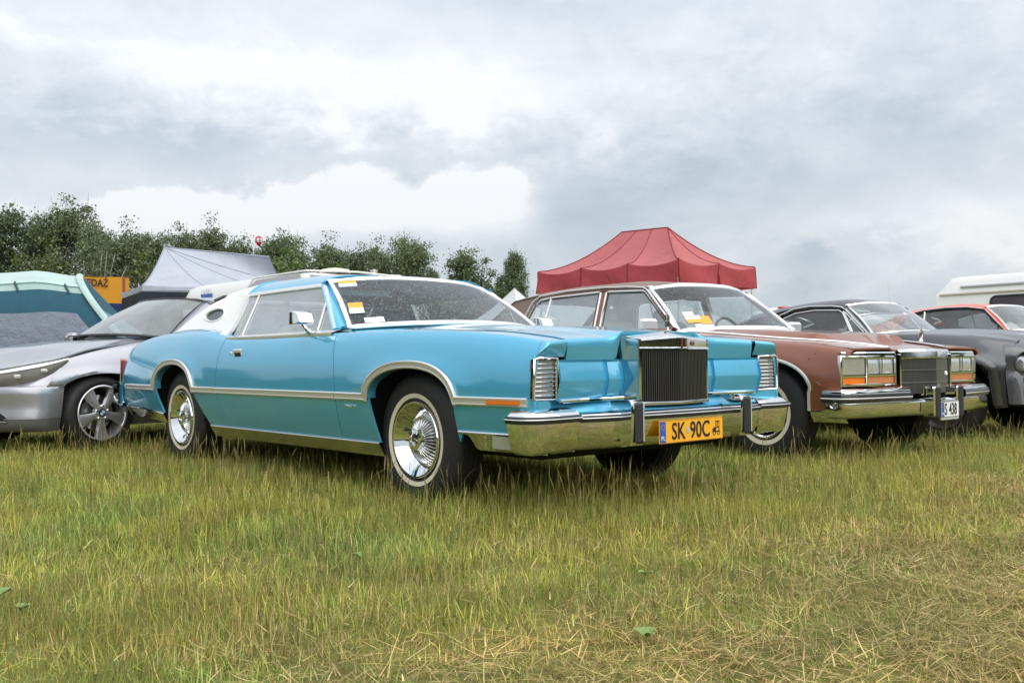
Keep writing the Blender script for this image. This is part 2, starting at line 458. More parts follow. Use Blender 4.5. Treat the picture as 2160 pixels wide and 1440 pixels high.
GLASS = glass('side_glass', (.84, .89, .89), .20, filmcol=(.85, .9, .92), beads=.14, pw=3.0, lowrefl=.14)
WSGLASS = glass('windscreen_glass', (.70, .79, .80), .018, beads=.42, refl=.6)
GLASSDK = glass('tinted_glass', (.45, .50, .52), .10, beads=.09, refl=.6)
GLASSCL = glass('clear_glass', (.72, .78, .78), .10, beads=.3)

# ------------------------------------------------------------------ car construction kit
class Body:
    """right/left symmetrical car flanks described by plan width, crest height and lower edge"""
    def __init__(s, W, zt, yc, zm, zlow, tuck=.06, p=2.2, q=1.7, arches=(), yin=None, rise=.004, flare=.0):
        s.W, s.zt, s.yc, s.zm, s.zlow, s.tuck, s.p, s.q = W, zt, yc, zm, zlow, tuck, p, q
        s.arches, s.yin, s.rise, s.flare = arches, yin, rise, flare
    def Y(s, x, z):
        x = np.asarray(x, float); z = np.asarray(z, float)
        w = s.W(x); yc = s.yc(x); zt = s.zt(x)
        t = np.clip((z - s.zm) / (zt - s.zm), 0, 1)
        y = np.where(z >= s.zm, yc + (w - yc) * np.clip(1 - t ** s.p, 0, 1) ** (1 / s.q),
                     w - s.tuck * (np.clip(s.zm - z, 0, 1) / .27) ** 1.4)
        for xc, hw, ztop, el, er, n in s.arches:
            d = np.sqrt(((x - xc) / hw) ** 2 + (np.clip(z - s.zm, 0, 9) / (ztop - s.zm)) ** 2)
            y = y + s.flare * np.exp(-((d - 1.12) / .28) ** 2) * sstep(z, s.zm - .03, s.zm + .06)
        return y
    def arch(s, x):
        z = np.full_like(np.asarray(x, float), s.zm)
        for xc, hw, ztop, el, er, n in s.arches:
            k = np.abs((x - xc) / hw)
            z = np.maximum(z, s.zm + (ztop - s.zm) * np.clip(1 - k ** n, 0, 1) ** (1 / n))
        return z
    def panel(s, xa, xb, nu=26, nr=14, top=True, gap=.0028, ztop=None, lower=True, drop_last=False, dense=False):
        fa = xa if callable(xa) else (lambda z, c=xa: np.full_like(np.asarray(z, float), c))
        fb = xb if callable(xb) else (lambda z, c=xb: np.full_like(np.asarray(z, float), c))
        a = lambda z: fa(z) + gap
        b = lambda z: fb(z) - gap
        mb = MB(); zm = s.zm
        A, B = float(a(zm)), float(b(zm))
        u = list(np.linspace(0, 1, nu)) + (list(1 - np.geomspace(.0008, .05, 16)) if dense else [])
        for xc, hw, *_ in s.arches:
            u += [(xc + hw * c - A) / (B - A) for c in np.cos(np.linspace(0, np.pi, 33))]
        u = np.unique(np.round([k for k in u if 0 <= k <= 1], 5))
        xm = A + (B - A) * u
        zb = s.arch(xm); zt = s.zt(xm)
        if ztop is not None: zt = np.minimum(zt, ztop(xm))
        t = 1 - (1 - np.linspace(0, 1, nr)) ** 1.9
        Z = zb[:, None] + (zt - zb)[:, None] * t[None]
        X = a(Z) * (1 - u[:, None]) + b(Z) * u[:, None]
        Yv = s.Y(X, Z)
        if top and s.yin is not None:
            k = np.linspace(0, 1, 6)[1:]; yi = s.yin(X[:, -1])
            X = np.concatenate([X, np.repeat(X[:, -1:], 5, 1)], 1)
            Yv = np.concatenate([Yv, Yv[:, -1:] + (yi[:, None] - Yv[:, -1:]) * k], 1)
            Z = np.concatenate([Z, Z[:, -1:] + s.rise * np.sin(k * np.pi / 2)], 1)
        mb.panel(np.stack([X, Yv, Z], 2), flip=True, edge=.014)
        if lower:
            iv = []; cur = (A, a)
            for xc, hw, ztop_, el, er, n in sorted(s.arches, key=lambda q: q[0]):
                if xc - hw > B or xc + hw < A: continue
                if el(zm) > A: iv.append((cur[1], el))
                cur = (er(zm), er)
            iv.append((cur[1], b))
            for fa_, fb_ in (iv[:-1] if drop_last else iv):
                if float(fb_(zm)) - float(fa_(zm)) < .02: continue
                uu = np.linspace(0, 1, 14); xx = float(fa_(zm)) + (float(fb_(zm)) - float(fa_(zm))) * uu
                zl = s.zlow(xx); Zl = zl[:, None] + (zm - zl)[:, None] * np.linspace(0, 1, 8)[None]
                Xl = fa_(Zl) * (1 - uu[:, None]) + fb_(Zl) * uu[:, None]
                mb.panel(np.stack([Xl, s.Y(Xl, Zl), Zl], 2), flip=True, edge=.014, sides='lrb')
        return mb
    def path(s, xz, off=0.0):
        P = np.array(xz, float)
        return np.stack([P[:, 0], s.Y(P[:, 0], P[:, 1]) + off, P[:, 1]], 1)
    def arch_path(s, k, n=30, grow=0.0):
        xc, hw, ztop, el, er, e = s.arches[k]
        x = xc + hw * np.cos(np.linspace(np.pi, 0, n))
        return np.stack([x + (x - xc) / hw * grow, s.arch(x) + grow * np.clip(1 - np.abs((x - xc) / hw) ** 4, 0, 1)], 1)


def wells(body, root, x, zc, R, yin=.45):
    """dark inner wheel houses behind an arch"""
    mb = MB(); th = np.linspace(-.08, np.pi + .08, 26); P = []
    for y in (float(body.W(x)) - .075, yin):
        P.append([(x + R * math.cos(t), y, zc + R * math.sin(t)) for t in th])
    mb.grid(np.array(P)); mb.poly([(x + R * math.cos(t), yin, zc + R * math.sin(t)) for t in th])
    both('wheel_well', mb, UNDER, root)


def ruled(c1, c2, n, m, smooth=True):
    A, B = rs(c1, n, smooth), rs(c2, n, smooth); t = np.linspace(0, 1, m)[None, :, None]
    return A[:, None] * (1 - t) + B[:, None] * t


def holed(fn, cu, cv, ru, rv, mb, n=48, k=5):
    """surface fn(u,v) over the unit square with an elliptical hole"""
    th = np.linspace(0, 2 * np.pi, n, endpoint=False)
    th = np.unique(np.concatenate([th] + [[math.atan2(b - cv, a - cu) % (2 * np.pi)] for a in (0, 1) for b in (0, 1)]))
    G = []
    for t in th:
        c, s_ = math.cos(t), math.sin(t)
        tt = min((((1 - cu) / c) if c > 1e-9 else 9), ((-cu / c) if c < -1e-9 else 9), (((1 - cv) / s_) if s_ > 1e-9 else 9), ((-cv / s_) if s_ < -1e-9 else 9))
        e = 1 / math.sqrt((c / ru) ** 2 + (s_ / rv) ** 2)
        G.append([fn(cu + c * (e + (tt - e) * q), cv + s_ * (e + (tt - e) * q)) for q in np.linspace(0, 1, k)])
    mb.grid(np.array(G), cu=True)
    return np.array([g[0] for g in G])


def xprof(w, h): return [(0, -w / 2), (h * .75, -w / 2), (h, -w / 2 * .6), (h, w / 2 * .6), (h * .75, w / 2), (0, w / 2)]


def wheel(root, x, sg, yo, zc, R, rim, style, name='wheel', steer=0.0):
    c = (0, 0, 0)
    t = MB()
    prof = [(rim - .012, -.03), (rim + .004, -.004), (rim + .02, .001), (rim + (R - rim) * .45, .010), (R - (R - rim) * .32, .004), (R - .022, -.010), (R - .007, -.022), (R, -.036)]
    for k in range(4):
        o = -.045 - k * .032; prof += [(R + .001, o), (R - .007, o - .004), (R - .007, o - .009), (R + .001, o - .013)]
    prof += [(R - .002, -.172), (R - .03, -.195), (rim, -.19)]
    t.lathe(prof, 72, 'y', c, sg)
    w = t.build(name, TYRE, root, smooth=40, loc=(x, sg * yo, zc), rot=(0, 0, steer))
    def sub(nm, mb, m, sm=40): return mb.build(nm, m, w, smooth=sm)
    MB().lathe([(rim, -.16), (.02, -.15)], 32, 'y', c, sg).build('brake_backing', UNDER, w)
    if style in ('turbine', 'wire'):
        e0, e1 = (.221, .2443) if style == 'turbine' else (.205, .238)
        f = lambda r: float(np.interp(r, [rim - .012, rim + .004, rim + .02, rim + (R - rim) * .45, R - (R - rim) * .32], [-.03, -.004, .001, .010, .004]))
        sub('whitewall', MB().lathe([(e1 + .001, f(e1) - .003)] + [(e1 - (e1 - e0) * q, f(e1 - (e1 - e0) * q) + .0022) for q in np.linspace(0, 1, 6)] + [(e0 - .001, f(e0) - .003)], 72, 'y', c, sg), WHITEWALL)
    if style == 'turbine':
        sub('hubcap', MB().lathe([(rim + .004, -.014), (rim + .0025, .004), (rim - .003, .011), (rim - .010, .010), (rim - .018, .001), (.168, -.016), (.148, -.038), (.130, -.056), (.1215, -.063), (.119, -.056), (.115, -.056), (.113, -.066)], 96, 'y', c, sg), CHROME)
        sub('hubcap_cone', MB().lathe([(.116, -.070), (.060, -.028), (.055, -.020)], 48, 'y', c, sg), DARKCHROME)
        fn = MB()
        for k in range(36):
            a = 2 * math.pi * k / 36; ca, sa = math.cos(a), math.sin(a)
            pts = [(r * ca, sg * o, r * sa) for r, o in ((.054, -.018), (.075, -.020), (.098, -.032), (.117, -.050), (.120, -.060))]
            fn.sweep(pts, [(-.004, -.0026), (.009, -.0016), (.011, 0), (.009, .0016), (-.004, .0026)], (0, sg, 0))
        sub('hubcap_fins', fn, CHROME)
        hb = MB(); o8 = lambda r, o: [(r * math.cos(2 * math.pi * (k + .5) / 8), sg * o, r * math.sin(2 * math.pi * (k + .5) / 8)) for k in range(8)]
        G = [o8(r, o) for r, o in ((.060, -.045), (.062, -.006), (.057, .008), (.036, .012), (.034, .006), (.0325, -.006))]
        hb.grid(np.array(G), cv=True, flip=(sg < 0)); sub('hub_nut', hb, CHROME, 25)
        sub('hub_emblem', MB().lathe([(.0335, -.008), (.033, -.003), (.02, -.001), (.0001, 0)], 24, 'y', c, sg), mat_once('emblem_dark', (.02, .04, .06), .15, coat=1))
        sub('emblem_mark', MB().box((0, sg * .001, 0), (.032, .003, .006), .001, rot=Matrix.Rotation(.35, 3, 'Y')), CHROME)
        sub('valve', MB().lathe([(.007, -.02), (.007, .012), (.004, .016), (.0001, .016)], 10, 'y', (-.135, -sg * .035, .045), sg), BLACK)
    elif style == 'wire':
        sub('hubcap', MB().lathe([(rim + .004, -.014), (rim, .008), (rim - .012, .008), (rim - .02, -.004), (.13, -.028), (.05, -.03)], 64, 'y', c, sg), CHROME)
        sp = MB()
        for k in range(40):
            a = 2 * math.pi * k / 40; b = a + (.35 if k % 2 else -.35)
            sp.tube([(.05 * math.cos(b), sg * .012, .05 * math.sin(b)), (.178 * math.cos(a), sg * .0, .178 * math.sin(a))], .0035, 5)
        sub('hubcap_spokes', sp, CHROME)
        sub('hub_cap', MB().lathe([(.058, -.02), (.056, .02), (.045, .03), (.0001, .034)], 24, 'y', c, sg), CHROME)
    elif style == 'five':
        sub('rim', MB().lathe([(rim - .004, -.16), (rim - .006, -.03), (rim + .003, .004), (rim + .008, .008), (rim + .001, .012), (rim - .008, .008), (rim - .014, -.02), (rim - .016, -.15)], 72, 'y', c, sg), mat_once('alloy_silver', (.66, .66, .68), .32, .75, coat=.5))
        for k in range(5):
            a = 2 * math.pi * k / 5 + .94
            ca, sa = math.cos(a), math.sin(a); G = []
            for r, wd, o in ((.035, .036, -.004), (.075, .026, -.006), (.13, .036, -.008), (.18, .050, -.008), (rim - .005, .064, -.004)):
                G.append([(r * ca - q * wd * sa, sg * (o + h), r * sa + q * wd * ca) for q, h in ((-1, -.03), (-1, -.004), (-.8, 0), (0, .004), (.8, 0), (1, -.004), (1, -.03))])
            s_ = MB(); s_.grid(np.array(G), flip=(sg > 0)); sub('spoke', s_, mat_once('alloy_silver', (.66, .66, .68), .32, .75, coat=.5))
        hb = MB().lathe([(.075, -.04), (.07, -.012), (.045, -.004), (.036, -.004), (.035, -.010)], 40, 'y', c, sg); sub('hub', hb, mat_once('alloy_silver', (.66, .66, .68), .32, .75))
        for k in range(5):
            a = 2 * math.pi * (k + .5) / 5 + .94
            sub('wheel_bolt', MB().lathe([(.013, -.02), (.012, .002), (.008, .006), (.0001, .006)], 12, 'y', (.058 * math.cos(a), 0, .058 * math.sin(a)), sg), CHROME)
        sub('hub_badge', MB().lathe([(.034, -.008), (.033, .001), (.025, .003)], 32, 'y', c, sg), BLACK)
        for k in range(4):
            th = np.linspace(k * math.pi / 2, (k + 1) * math.pi / 2, 7)
            sub('badge_quarter', MB().poly([(0, sg * .0035, 0)] + [(.024 * math.cos(t), sg * .0035, .024 * math.sin(t)) for t in th], (0, -sg * .004, 0)), PAPERW if k % 2 else mat_once('badge_blue', (.03, .2, .6), .3, coat=1), 0)
        sub('brake_disc', MB().lathe([(.155, -.10), (.155, -.085), (.05, -.08)], 40, 'y', c, sg), STEEL)
    elif style == 'plain':
        sub('rim', MB().lathe([(rim + .003, -.01), (rim, .008), (rim - .012, .004), (rim - .03, -.04), (.08, -.03), (.06, .0), (.0001, .004)], 48, 'y', c, sg), DARKCHROME)
    return w


_once = {}
def mat_once(name, *a, **k):
    if name not in _once: _once[name] = mat(name, *a, **k)
    return _once[name]


def plate(root, o, xd, yd, w, h, bg, txt, size, car=False, tx=.5, sx=1.0, euw=.042):
    """number plate: pressed panel, rim, blue band, characters"""
    M = frame(o, xd, yd); R3 = np.array(M.to_3x3()); O = np.array(o, float)
    L = lambda x, y, z: O + R3 @ np.array([x, y, z])
    p = MB().box(O + R3 @ np.array([0, 0, .0015]), (w, h, .003), .001, rot=R3).build('licence_plate', bg, root, smooth=0)
    def rect(nm, x0, x1, y0, y1, z, m): return MB().poly([L(x0, y0, z), L(x1, y0, z), L(x1, y1, z), L(x0, y1, z)], R3 @ np.array([0, 0, -.0015])).build(nm, m, p, smooth=0)
    rm = MB(); P = [L(a * (w / 2 - .003), b * (h / 2 - .003), .003) for a, b in ((-1, -1), (1, -1), (1, 1), (-1, 1))]
    for i in range(4): rm.sweep([P[i], P[(i + 1) % 4]], [(0, -.0018), (.0012, 0), (0, .0018)], R3 @ np.array([0, 0, 1]))
    rm.build('plate_rim', INK if bg is WHITEPLATE else mat_once('rim_dark_yellow', (.35, .13, .01), .5), p)
    rect('country_band', -w / 2 + .006, -w / 2 + .006 + euw, -h / 2 + .006, h / 2 - .006, .0046, EUBLUE)
    text('country_code', 'PL', .030, PAPERW, p, M @ Matrix.Translation((-w / 2 + .006 + euw / 2, -h / 2 + .026, .0052)), .0004)
    for k in range(12):
        a = 2 * math.pi * k / 12
        cx, cy = -w / 2 + .006 + euw / 2 + .0125 * math.cos(a), h / 2 - .032 + .0125 * math.sin(a)
        MB().poly([L(cx + .0022 * math.cos(b) * (1 if j % 2 == 0 else .45), cy + .0022 * math.sin(b) * (1 if j % 2 == 0 else .45), .0052) for j, b in enumerate(np.linspace(math.pi / 2, math.pi * 2.5, 10, endpoint=False))], R3 @ np.array([0, 0, -.0006])).build('star', ORANGEPLATE, p, smooth=0)
    for s_, xo in txt: text('plate_characters', s_, size, INK, p, M @ Matrix.Translation((xo, -.003, .0046)), .0010, sx=sx, bold=.0012)
    return p, L, R3, M


def sticker(root, M, w, h, rows, name='windscreen_sticker'):
    """paper sticker with bands of colour: rows of (height share, material)"""
    p = None; y = h / 2
    for sh, m in rows:
        R3 = np.array(M.to_3x3()); O = np.array(M.translation)
        c = O + R3 @ np.array([0, y - sh * h / 2, 0]); y -= sh * h
        b = MB().box(c, (w, sh * h, .0012), 0, rot=R3).build(name if p is None else 'print_band', m, p or root, smooth=0)
        p = p or b
    return p


def seat(root, x, y, w, zs, zb, m, d=.50, lean=.22, name='seat', bench=False):
    c = MB().box((x, y, zs - .08), (d, w, .18), .05)
    t = MB(); h = zb - zs
    t.box((x - d / 2 - .02 - lean * h / 2 / 1.0, y, zs + h / 2), (.16, w, h + .06), .05, rot=Matrix.Rotation(-lean, 3, 'Y'))
    s_ = c.build(name, m, root, smooth=50); t.build('seat_back', m, s_, smooth=50)
    return s_

# ------------------------------------------------------------------ the turquoise coupe
def turquoise_coupe():
    root = thing('vintage_coupe', 'large turquoise vintage coupe with chrome grille, white vinyl rear roof and yellow licence plate', 'car',
                 (0.1699, 5.812, 0), -0.8539, obj=None)
    c_ = lambda v: (lambda z: np.full_like(np.asarray(z, float), v))
    zm = .560
    AF = (.062, .372, .722, lambda z: np.interp(z, [.30, .56], [-.285, -.310]), lambda z: np.interp(z, [.30, .56], [.430, .434]), 2.15)
    AR = (-3.000, .365, .745, lambda z: np.interp(z, [.33, .56], [-3.27, -3.365]), lambda z: np.interp(z, [.30, .56], [-2.44, -2.635]), 2.15)
    B = Body(W=curve([-4.36, -4.07, -3.4, -2.6, -1.2, 0, .6, .95, 1.03], [.905, .955, .99, 1.004, 1.004, 1.0, .985, .955, .942]),
             zt=curve([-4.36, -4.30, -4.2, -4.0, -3.7, -3.3, -2.9, -2.6, -2.35, -2.1, -1.5, -.75, -.2, .3, .6, .85, 1.03], [.80, .865, .910, .942, .972, .992, .997, .985, .950, .930, .925, .926, .925, .911, .893, .866, .838]),
             yc=curve([-4.36, -3.9, -3.3, -2.7, -2.3, -.75, 0, .55, 1.03], [.80, .835, .845, .875, .905, .915, .905, .888, .868]),
             zm=zm, zlow=curve([-4.36, -3.6, -3.27, -2.45, -.7, -.1, .42, .46, 1.03], [.42, .39, .365, .312, .312, .312, .335, .414, .420]),
             tuck=.070, p=2.3, q=1.65, arches=(AF, AR), yin=lambda x: np.where(x > -.9, np.interp(x, [-.9, 1.03], [.86, .735]), np.interp(x, [-4.36, -2.3, -.9], [.74, .84, .845])), rise=.006, flare=.012)
    seamF = lambda z: np.interp(z, [.30, .40, .56, .75, .95], [-.675, -.660, -.648, -.685, -.755])
    seamR = lambda z: np.interp(z, [.30, .36, .44, .56, .75, .95], [-2.10, -2.15, -2.20, -2.245, -2.245, -2.225])
    nose = lambda z: np.interp(z, [.40, .555, .575, .768, .778, .846], [.988, .986, .978, .980, .968, .966])
    both('front_fender', B.panel(seamF, nose, 40, dense=True), BLUE, root)
    dl, dr = both('door', B.panel(seamR, seamF, 30), BLUE, root)
    both('rear_quarter_panel', B.panel(-4.34, seamR, 40), BLUE, root)
    for x in (0, -3.04): wells(B, root, x, .36, .43)
    u = MB(); u.box((-1.75, 0, .35), (5.0, 1.40, .16), .03); u.box((-1.52, 0, .40), (1.7, 1.76, .2), .03); u.box((.66, 0, .58), (.36, 1.5, .36), .05); u.box((-1.5, 0, .62), (1.5, 1.74, .42), .04)
    u.box((-3.9, 0, .60), (.6, 1.6, .36), .05); u.build('underbody', UNDER, root)
    # ---- hood
    yh = .728
    zc = curve([-.75, -.6, -.26, .35, .66, .86, 1.0], [.985, .984, .972, .944, .918, .902, .893])
    def hood(x, y):
        t = sstep(x, -.55, .95); y1, y2 = .05 + .225 * t, .72 - .33 * t
        p = B.zt(x) + .007 + .018 * (1 - (y / yh) ** 2) * (1 - .55 * t)
        m = 1 - sstep(np.abs(y), y1, y2); return p + (zc(x) - p) * m
    ys = np.linspace(-1, 1, 61); ys = np.sign(ys) * np.abs(ys) ** .9 * (yh - .003); us = np.linspace(0, 1, 40)
    xr = -.848 + .245 * (1 - (ys / yh) ** 2) ** .75; xf = .908 + np.interp(np.abs(ys), [.0, .3, .42, .73], [.012, .0, .0, .036])
    X = xr[None] * (1 - us[:, None]) + xf[None] * us[:, None]; Yh = np.repeat(ys[None], 40, 0); Z = hood(X, Yh)
    lip = sstep(np.abs(ys), .29, .36)
    ex = [(.012, -.003), (.020, -.009), (.024, -.020), (.022, -.048), (.013, -.074)]
    X2 = np.stack([xf + a * lip for a, b in ex]); Z2 = np.stack([Z[-1] + b * (.25 + .75 * lip) for a, b in ex])
    Z2[-1] = np.minimum(Z2[-1], .758 * lip + (1 - lip) * Z2[-1])
    h = MB(); h.panel(np.stack([np.concatenate([X, X2]), np.concatenate([Yh, Yh[:5]]), np.concatenate([Z, Z2])], 2), edge=.012)
    h.build('hood', BLUE, root, smooth=45)
    # cowl strip ahead of the windscreen
    cw = MB(); cy = np.linspace(-.80, .80, 33)
    cwr = np.stack([np.stack([-.88 + .255 * (1 - (cy / .80) ** 2) ** .75 - o, cy, np.interp(np.abs(cy), [0, .8], [.990, .945]) - d], 1) for o, d in ((-.04, .012), (.0, .002), (.03, 0.0), (.08, .004))])
    cw.grid(cwr, flip=True); cw.build('cowl', BLUE, root)
    # ---- nose: header panels, headlight doors, valance
    for nm, ya, yb, xa, xb in (('headlight_door', .424, .786, .0, .045), ('header_panel', .300, .419, -.012, .0)):
        yv = np.linspace(ya, yb, 8); G = []
        for z, x0 in ((.752, .910), (.746, .915), (.662, .930), (.656, .930), (.570, .907)):
            G.append([(x0 + np.interp(y, [ya, yb], [xa, xb]), y, z) for y in yv])
        both(nm, MB().panel(np.array(G), flip=True, edge=.012), BLUE, root, smooth=20)
    bk = MB(); bk.box((.855, 0, .66), (.04, 1.60, .22), .0); bk.build('nose_liner', UNDER, root)
    text('script_badge', 'Continental', .026, CHROME, root, frame((.949, .680, .705), (.09, 1, 0), (.15, 0, 1)), .003, shear=.45)
    yv = np.linspace(-.80, .80, 25)
    bxf = lambda y: np.interp(np.abs(y), [0, .2, .38, .46, .64, .72, .80], [1.092, 1.086, 1.070, 1.066, 1.035, 1.012, 1.0])
    vl = MB(); vl.grid(np.array([[(.912 * (1 - k) + (float(bxf(y)) - .07) * k, y, z) for y in yv] for k, z in ((0, .566), (.03, .553), (.5, .533), (1.0, .513), (1.02, .50), (.9, .42), (0, .38))]), flip=True)
    vl.build('front_valance', BLUE, root)
    cn = MB(); cn.grid(np.array([[(x, y, z) for x, y in ((.915, .775), (.975, .86), (.985, .925), (.955, .955), (.90, .966))] for z in (.574, .50, .42)]), flip=True)
    both('lamp_base', cn, BLUE, root, smooth=50)
    st = MB(); st.sweep([(.922, .30, .565), (.928, .55, .5645), (.950, .765, .564)], [(0, -.009), (.008, -.009), (.013, -.002), (.011, .006), (0, .009)], (1, 0, .2)); both('nose_strip', st, CHROME, root)
    xe = .966; zt_ = float(B.zt(xe)); tt = 1 - (1 - np.linspace(0, 1, 14)) ** 1.9; za = .777 + (zt_ - .777) * tt
    A_ = [(xe, float(B.Y(xe, z)), z) for z in za] + [(xe, float(B.yc(xe)) + (float(B.yin(xe)) - float(B.yc(xe))) * k, zt_ + B.rise * math.sin(k * math.pi / 2)) for k in np.linspace(0, 1, 11)[1:]]
    A_ = np.array(A_); n_ = len(A_); vv = np.concatenate([np.linspace(0, .5, 14), np.linspace(.5, 1, 11)[1:]])
    E_ = np.stack([np.interp(vv, [0, .5, 1], [.981, .972, .957]), np.interp(vv, [0, .12, .5, 1], [A_[0][1], .938, .862, A_[-1][1]]), np.interp(vv, [0, 1], [.7765, .774])], 1)
    C_ = np.stack([np.interp(vv, [0, .12, .35, .6, 1], [.985, 1.012, 1.052, 1.040, 1.000]), A_[:, 1] * .85 + E_[:, 1] * .15, np.maximum(A_[:, 2], .777) + np.interp(vv, [0, .3, 1], [0, .004, .002])], 1)
    kk = np.linspace(0, 1, 13)[:, None, None]; G = (1 - kk) ** 2 * A_[None] + 2 * kk * (1 - kk) * C_[None] + kk ** 2 * E_[None]
    fn_ = MB(); G = G.transpose(1, 0, 2)[::-1]
    fn_.grid(np.array(G), flip=True); both('fender_nose', fn_, BLUE, root, smooth=75)
    # ---- corner lamps
    lens = MB(); q = [(.958, .798), (.968, .86), (.979, .915), (.972, .936), (.955, .944)]
    lens.grid(np.array([[(x - .010 + k * .002, y * (1 + .006 * (1 - k)), z) for x, y in q] for k, z in ((0, .588), (.5, .68), (1, .758))]), flip=True)
    for o, sgn in zip(both('corner_lamp', lens, LENS, root, smooth=60), (1, -1)):
        fr = MB(); Pf = np.array([(.962, sgn * .790, .766), (.982, sgn * .920, .768), (.978, sgn * .945, .762), (.976, sgn * .953, .585), (.972, sgn * .938, .577), (.954, sgn * .790, .576)])
        fr.sweep(Pf, [(-.012, -.007), (.004, -.007), (.007, 0), (.004, .007), (-.012, .007)], (1, 0, 0), closed=True)
        fr.build('lamp_bezel', CHROME, o)
        for k in range(8):
            z = .598 + k * .0205; zz = 1 if sgn > 0 else -1
            MB().tube([(x + .004 - .010 + .002 * (z - .588) / .17, y * (1 + .006 * (1 - (z - .588) / .17)) * sgn, z) for x, y in q[:4]], .0026, 6).build('lamp_rib', CHROME, o)
    # ---- grille
    gx = lambda y: 1.050 - .040 * np.abs(y) / .26
    sh = MB(); yv = np.array([-.272, -.268, -.18, -.09, 0, .09, .18, .268, .272])
    top = lambda y, x: .872 - .017 * abs(y) / .27 + (gx(y) - x) * .22
    G = []
    for fx, fz in ((0, .803), (.006, .806), (.006, .812), (0, .818)): G.append([(gx(y) + fx, y, fz) for y in yv])
    for k in (0, .25): G.append([(gx(y) + .0005 - .04 * k, y, top(y, gx(y)) - .006 * (1 - 4 * k)) for y in yv])
    for k in (.5, 1): G.append([(gx(y) * (1 - k) + k * (.925), y * (1 + .10 * k), top(y, gx(y) * (1 - k) + k * .925)) for y in yv])
    sh.grid(np.array(G), flip=True)
    for s_ in (-1, 1):
        w_ = [[(x, s_ * y, z) for z in (.532, .60, .70, .80, .857)] for x, y in ((.90, .303), (.93, .290), (.98, .276), (1.004, .271), (1.010, .268), (1.010, .258), (.985, .252))]
        for row in w_:
            row[-1] = (row[-1][0], row[-1][1], .857 + (1.01 - row[-1][0]) * .2)
        sh.grid(np.array(w_), flip=(s_ > 0))
    sh.sweep([(1.010, -.268, .537), (1.050, 0, .535), (1.010, .268, .537)], [(-.02, -.008), (.004, -.008), (.006, 0), (.004, .007), (-.02, .007)], (1, 0, 0))
    gr = sh.build('grille', CHROME_WET, root, smooth=30)
    gb = MB(); gb.grid(np.array([[(gx(y) - .045, y, z) for y in (-.26, 0, .26)] for z in (.53, .82)]), flip=True); gb.build('grille_backing', BLACK, gr)
    bm = None
    for k in range(-18, 19):
        y = k * .0141
        if bm is None:
            b = MB(); b.box((0, 0, 0), (.030, .0062, .262), .0018); o = b.build('grille_bar', mat_once('grille_bar_grey', (.12, .117, .115), .28, .85), gr, smooth=30); bm = o.data
        else: o = link('grille_bar', bm, None, gr)
        o.location = (gx(y) - .022, y, .672)
    em = MB().box((1.052, 0, .838), (.012, .020, .058), .002).build('grille_emblem', CHROME, gr)
    MB().box((1.059, 0, .838), (.003, .011, .040), .0005).build('emblem_inlay', mat_once('emblem_red', (.20, .02, .02), .3, coat=1), gr)
    sh_ = MB().lathe([(.014, -.002), (.010, .003), (.0001, .004)], 14, 'x', (1.040, .11, .838), 1).build('shield_badge', mat_once('shield_bronze', (.30, .12, .08), .3, .6), gr)
    orn = MB(); orn.box((.965, 0, .900), (.045, .022, .010), .003); orn.tube([(.965, 0, .90), (.963, 0, .922)], .006, 8)
    orn.sweep([(.963, -.011, .922), (.963, .011, .922), (.963, .011, .985), (.963, -.011, .985)], [(-.003, -.003), (.003, -.003), (.003, .003), (-.003, .003)], (1, 0, 0), closed=True)
    orn.box((.963, 0, .958), (.004, .004, .095), .001); orn.box((.963, 0, .954), (.004, .034, .004), .001); orn.build('hood_ornament', CHROME, root)
    # ---- front bumper
    def barpath(mb, pts, prof, nm=None):
        P = np.array(pts, float); T = np.gradient(P, axis=0); n = np.stack([T[:, 1], -T[:, 0], T[:, 2] * 0], 1)
        n /= np.linalg.norm(n, axis=1, keepdims=True)
        mb.grid(np.array([[p + a * q + np.array([0, 0, z]) for a, z in prof] for p, q in zip(P, n)])); return mb
    ctr = [(1.012, -.72, 0), (1.035, -.64, 0), (1.066, -.46, 0), (1.070, -.38, 0), (1.086, -.2, 0), (1.092, 0, 0), (1.086, .2, 0), (1.070, .38, 0), (1.066, .46, 0), (1.035, .64, 0), (1.012, .72, 0)]
    bp = MB(); barpath(bp, ctr, [(-.075, .500), (-.01, .507), (.004, .502), (.008, .494), (.008, .470), (.010, .455), (-.006, .385), (-.016, .358), (-.04, .338), (-.09, .330)])
    bumper = bp.build('front_bumper', CHROME, root, smooth=45)
    rb = MB(); barpath(rb, [p for p in ctr], [(.006, .499), (.016, .497), (.021, .485), (.016, .470), (.006, .467)]); rb.build('bumper_rubber_strip', RUBBER, bumper)
    rl = MB(); barpath(rl, ctr, [(.0185, .4895), (.0225, .486), (.0185, .4825)]); rl.build('strip_bright_line', BRIGHT, bumper)
    tp = MB(); barpath(tp, ctr, [(-.10, .503), (-.012, .511)]); tp.build('bumper_top_pad', mat_once('wet_rubber', (.03, .032, .04), .25, coat=.6, wet=1.2), bumper)
    for s_ in (-1, 1):
        e = [(1.022, .705), (1.034, .80), (1.038, .89), (1.030, .96), (1.010, 1.002), (.975, 1.024), (.93, 1.028), (.88, 1.024)]
        if s_ < 0: e = [(x, -y) for x, y in e][::-1]
        E3 = [(x, y, 0) for x, y in e]
        eb = MB(); barpath(eb, E3, [(-.13, .540), (-.06, .535), (-.02, .524), (.0, .508), (.004, .492), (.006, .465), (-.008, .40), (-.018, .352), (-.045, .330), (-.12, .322)])
        i0 = 0 if s_ > 0 else -1
        eb.poly([(1.022 + a - .004, s_ * .703, z) for a, z in ((-.13, .540), (-.02, .524), (.004, .492), (.006, .47), (.004, .40), (-.035, .330), (-.12, .322))])
        o = eb.build('bumper_end', CHROME, bumper, smooth=45)
